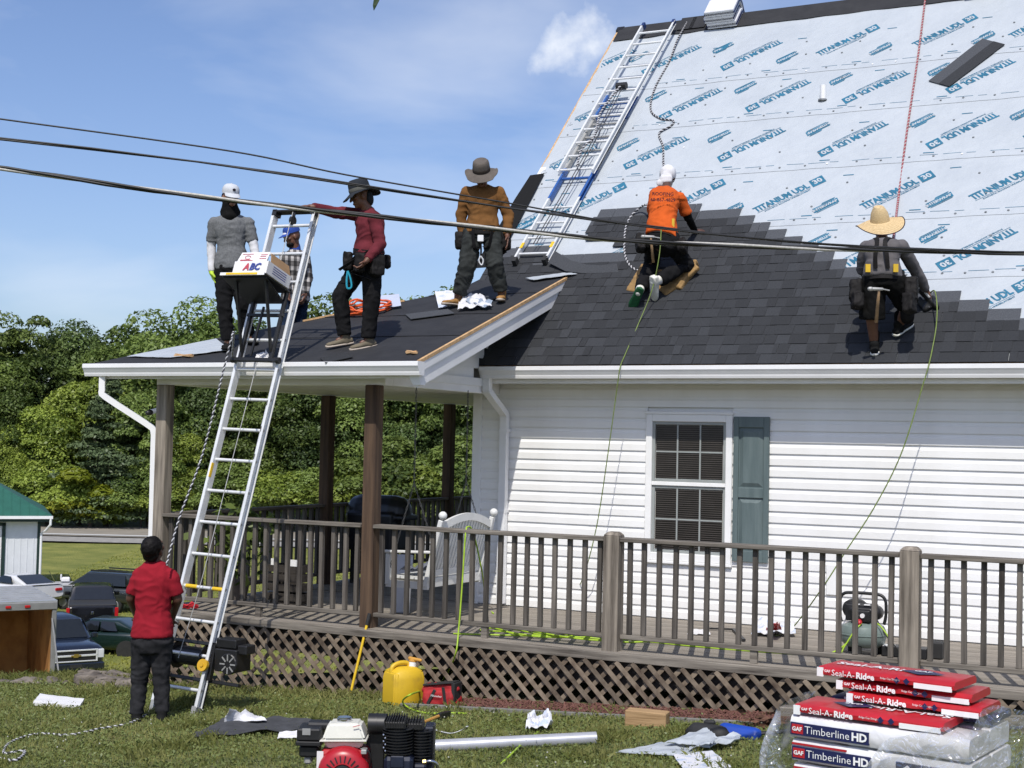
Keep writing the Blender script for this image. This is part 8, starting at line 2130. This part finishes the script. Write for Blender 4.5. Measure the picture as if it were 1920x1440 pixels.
gold = mat('gold_emblem', (0.50, 0.36, 0.10), .3, .05, metal=.8)
MB().bx(gx + .03, gx + .045, -.17, .17, .885, .94).build('emblem', gold, t); MB().prism([(gx + .03, -.09, .85), (gx + .03, .07, .85), (gx + .03, .09, .975), (gx + .03, -.07, .975)], (.014, 0, 0)).build('emblem', gold, t)
MB().bx(gx - .14, gx + .04, -.98, .98, .40, .66).build('front_bumper', PN_, t, bevel=.04); MB().bx(gx + .04, gx + .05, -.2, .2, .50, .62).build('number_plate', M['rubber'], t); wheels(t, (-1.5, 1.55), .88, .40, .26); park(t, px_l(157, 48), 48, R_(211), -6.78)
t.location = t.location - Matrix.Rotation(t.rotation_euler.z, 3, 'Z') @ Vector((2.55, 0, 0))
# --- white coupe
t = thing('white_coupe', 'low white coupe with dark windows behind the trailer roof', 'car', (0, 0, 0)); PW = paint('white_paint', (0.66, 0.66, 0.67), .25)
b = MB(); rbox(b, [(-2.25, .85, .48, .98), (-2.1, .92, .35, 1.02), (-.8, .93, .28, .98), (.8, .92, .28, .94), (2.1, .88, .32, .82), (2.3, .76, .40, .68)]); b.build('body', PW, t, smooth='auto'); b = MB(); rbox(b, [(-1.95, .78, .92, 1.0), (-.7, .64, .92, 1.32), (.1, .64, .92, 1.36), (1.05, .80, .88, .96)]); b.build('cabin', PW, t, smooth='auto')
panel(t, [(-1.8, -.62, 1.03), (-1.8, .62, 1.03), (-.80, .54, 1.31), (-.80, -.54, 1.31)], M['glass'], 'rear_window', (-.01, 0, .03))
for q in (-1, 1): panel(t, [(-.85, q * .78, 1.02), (.75, q * .80, 1.0), (.1, q * .67, 1.29), (-.55, q * .67, 1.28)], M['glass'], 'side_window', (0, q * .03, 0)); MB().bx(-2.30, -2.2, q * .62 - .16, q * .62 + .16, .74, .86).build('tail_light', M['lampr'], t, bevel=.02)
MB().bx(-2.28, -1.95, -.80, .80, 1.03, 1.06).build('spoiler', PW, t, bevel=.012); wheels(t, (-1.4, 1.4), .82, .33, .22); park(t, px_l(46, 61), 61, R_(48), -5.75)
# --- bass boat on a trailer
t = thing('fishing_boat', 'grey fishing boat with black outboard motor standing behind the white coupe', 'boat', (0, 0, 0)); PBt = mat('boat_hull_grey', (0.10, 0.11, 0.12), .3, .1, 4, metal=.4)
b = MB(); rbox(b, [(-2.6, .9, .55, 1.15), (-1, 1.0, .5, 1.12), (1.2, .9, .55, 1.15), (2.3, .5, .75, 1.2), (2.8, .06, 1.0, 1.22)]); b.build('hull', PBt, t, smooth='auto'); MB().bx(-2.5, 1.9, -.82, .82, 1.13, 1.17).build('boat_deck', mat('boat_deck', (0.40, 0.40, 0.40), .6), t)
b = MB(); b.cone((-2.85, 0, 1.45), (-2.75, 0, 1.75), .22, .26); b.bar((-2.8, 0, .45), (-2.8, 0, 1.45), .14, .2); piece('outboard_motor', remesh(b, .03, 3), M['black'], t)
for x in (-.9, .6): MB().box((x, .35, 1.32), (.4, .4, .2)).box((x - .2, .35, 1.42), (.08, .4, .3)).build('boat_seat', M['carton'], t, bevel=.04)
panel(t, [(.1, .1, 1.2), (.1, .75, 1.2), (-.15, .70, 1.70), (-.15, .15, 1.70)], M['glass'], 'boat_windscreen', (.02, 0, 0)); b = MB(); b.cone((1.9, .1, 1.28), (2.2, .1, 1.5), .10, .14); b.build('trolling_motor', M['carton'], t, smooth=True)
MB().bx(-2.4, 3.6, -.05, .05, .42, .5).bx(-1.2, -.2, -.95, .95, .40, .46).build('boat_trailer', M['alug'], t); wheels(t, (-.7,), .95, .33, .2); park(t, px_l(108, 66), 66, R_(-72))
# --- open cargo trailer
M['ply'] = mat('plywood', (0.30, 0.145, 0.045), .7, scale=1.6, stretch=(1, 1, .8), col2=(0.52, 0.285, 0.10), detail=9, lo=.40, hi=.60)
M['ribroof'] = mat('ribbed_aluminium_roof', (0.42, 0.43, 0.44), .4, .08, 3, metal=.4); M['trframe'] = mat('trailer_frame_grey', (0.20, 0.20, 0.20), .5, .1, 5)
t = thing('cargo_trailer', 'open enclosed trailer lined with bare plywood at the left edge of the view', 'trailer', (0, 0, 0))
TL, TW, TH = 2.9, 1.12, 2.02; zf = .50           # x: forward (away from the open rear at x=0)
MB().bx(0, TL, -TW, TW, zf - .06, zf).build('floor', M['ply'], t)
for q in (-1, 1): MB().bx(.06, TL - .02, q * (TW - .02) - .012, q * (TW - .02) + .012, zf, zf + TH).build('plywood_lining', M['ply'], t); MB().bx(0, TL, q * TW - .004 * 1, q * TW + .014, zf - .1, zf + TH).build('side_skin', M['rubber'], t); MB().bx(-.03, .05, q * (TW - .03) - .045, q * (TW - .03) + .045, zf - .1, zf + TH + .12).build('door_post', M['trframe'], t, bevel=.01)
MB().bx(TL - .03, TL, -TW, TW, zf, zf + TH).build('front_wall', M['ply'], t); MB().bx(-.05, .04, -TW - .02, TW + .02, zf + TH - .02, zf + TH + .13).build('header', M['trframe'], t, bevel=.01); MB().bx(-.02, TL, -TW - .02, TW + .02, zf + TH + .13, zf + TH + .16).build('roof', M['ribroof'], t)
for i in range(8): MB().bx(.2 + i * .36, .23 + i * .36, -TW, TW, zf + TH + .161, zf + TH + .185).build('roof_rib', M['ribroof'], t)
for y in (-.55, -.18, .2): MB().bx(-.075, -.05, y - .055, y + .055, zf + TH + .03, zf + TH + .085).build('marker_light', M['lampr'], t, bevel=.01)
MB().bx(-.09, -.05, -TW - .0, -TW + .1, .55, .75).build('tail_light', M['lampr'], t); MB().tube([(-.05, -TW + .08, zf + TH - .2), (-1.5, -TW + .05, zf - .1)], .018, 6).build('door_cable', M['trframe'], t); MB().bar((-.05, 0, zf - .03), (-1.7, 0, zf - .42), 2 * TW - .1, .05).build('ramp_door', M['ply'], t)
b = MB(); b.tube([(-.25, -TW + .02, zf - .6), (-.25, -TW + .02, .9)], .03, 8); b.build('jack_stand', M['trframe'], t); wheels(t, (1.2, 2.0), TW + .12, .36, .2)
YW = R_(29)
park(t, 0, 28.5, YW, 1.795 - (1290 - 811) / 2600 * 28.5 - .86)
cr0 = LD(px_l(117, 28.5), 28.5, t.location.z); t.location = cr0 - Matrix.Rotation(t.rotation_euler.z, 3, 'Z') @ Vector((0, -TW, 0))
# --- barn / garage with green hip roof
t = thing('white_garage', 'white garage with dark green metal roof and green trim at the left edge', 'garage', (0, 0, 0)); GRN = mat('green_metal_roof', (0.022, 0.105, 0.072), .45, .08, 2); GRT = mat('dark_green_trim', (0.008, 0.028, 0.022), .5)
WHB = mat('white_ribbed_wall', (0.62, 0.64, 0.66), .5, .04, 3)
BW_, BD, BH = 9.0, 9.0, 3.15           # local: x to the right, y away; right front corner at origin
b = MB(); b.bx(-BW_, 0, 0, BD, -.6, BH); b.build('wall', WHB, t)
for i in range(30): MB().bx(-.28 - i * .3 - .02, -.28 - i * .3 + .02, -.018, .002, 0, BH).build('wall_rib', WHB, t)
MB().bx(-.12, .03, -.03, .12, 0, BH).build('corner_trim', GRT, t); o = .55; rz = BH + 2.6
R0 = [(-BW_ - o, -o, BH - .1), (o, -o, BH - .1), (o, BD + o, BH - .1), (-BW_ - o, BD + o, BH - .1)]; RG = [(-BW_ / 2 - .3, BD / 2, rz), (-BW_ / 2 + .3, BD / 2, rz)]
b = MB(); b.add(R0 + RG, [(0, 1, 5, 4), (1, 2, 5), (2, 3, 4, 5), (3, 0, 4), (3, 2, 1, 0)]); b.build('roof', GRN, t)
for i in range(26):
    x = o - .3 - i * .4
    k_ = min(1.0, (o - x) / (BW_ / 2 + o - .3)); MB().bar((x, -o, BH - .09), (x, -o + k_ * (BD / 2 + o), BH - .09 + k_ * (rz - BH + .1)), .03, .03).build('roof_rib', GRN, t)
MB().bx(-BW_ - o, o, -o - .12, -o, BH - .22, BH - .08).build('gutter', M['white'], t); MB().bx(-BW_ - o, o, -o + .02, -o + .06, BH - .36, BH - .22).build('fascia', GRT, t); MB().bx(-BW_, o - .05, -o + .06, 0, BH - .3, BH - .27).build('soffit', WHB, t)
MB().tube([(o - .1, -o - .06, BH - .2), (o - .1, -o - .06, BH - .5), (.25, -.3, BH - .8), (.06, -.05, BH - .95), (.06, -.05, .2)], .06, 8).build('downspout', M['white'], t)
dr = MB().bx(-4.6, -1.75, -.04, -.002, 0, 2.55).build('garage_door', M['carton'], t)
for i in range(5): MB().bx(-4.58, -1.77, -.055, -.041, .05 + i * .5, .49 + i * .5).build('door_panel', M['carton'], dr, bevel=.01)
MB().bx(-1.74, -1.58, -.06, 0, 0, 2.7).build('door_trim', GRT, t); MB().bx(-4.78, -1.58, -.06, 0, 2.56, 2.72).build('door_trim', GRT, t); MB().bx(-2.6, -2.3, -.07, -.056, 1.0, 1.12).build('door_handle', GRT, dr)
l = px_l(82, 68); zb = 1.795 - (1092 - 811) / 2600 * 68
t.location = LD(l, 68, zb + .2); t.rotation_euler = (0, 0, math.atan2(RH.y, RH.x) + R_(21))
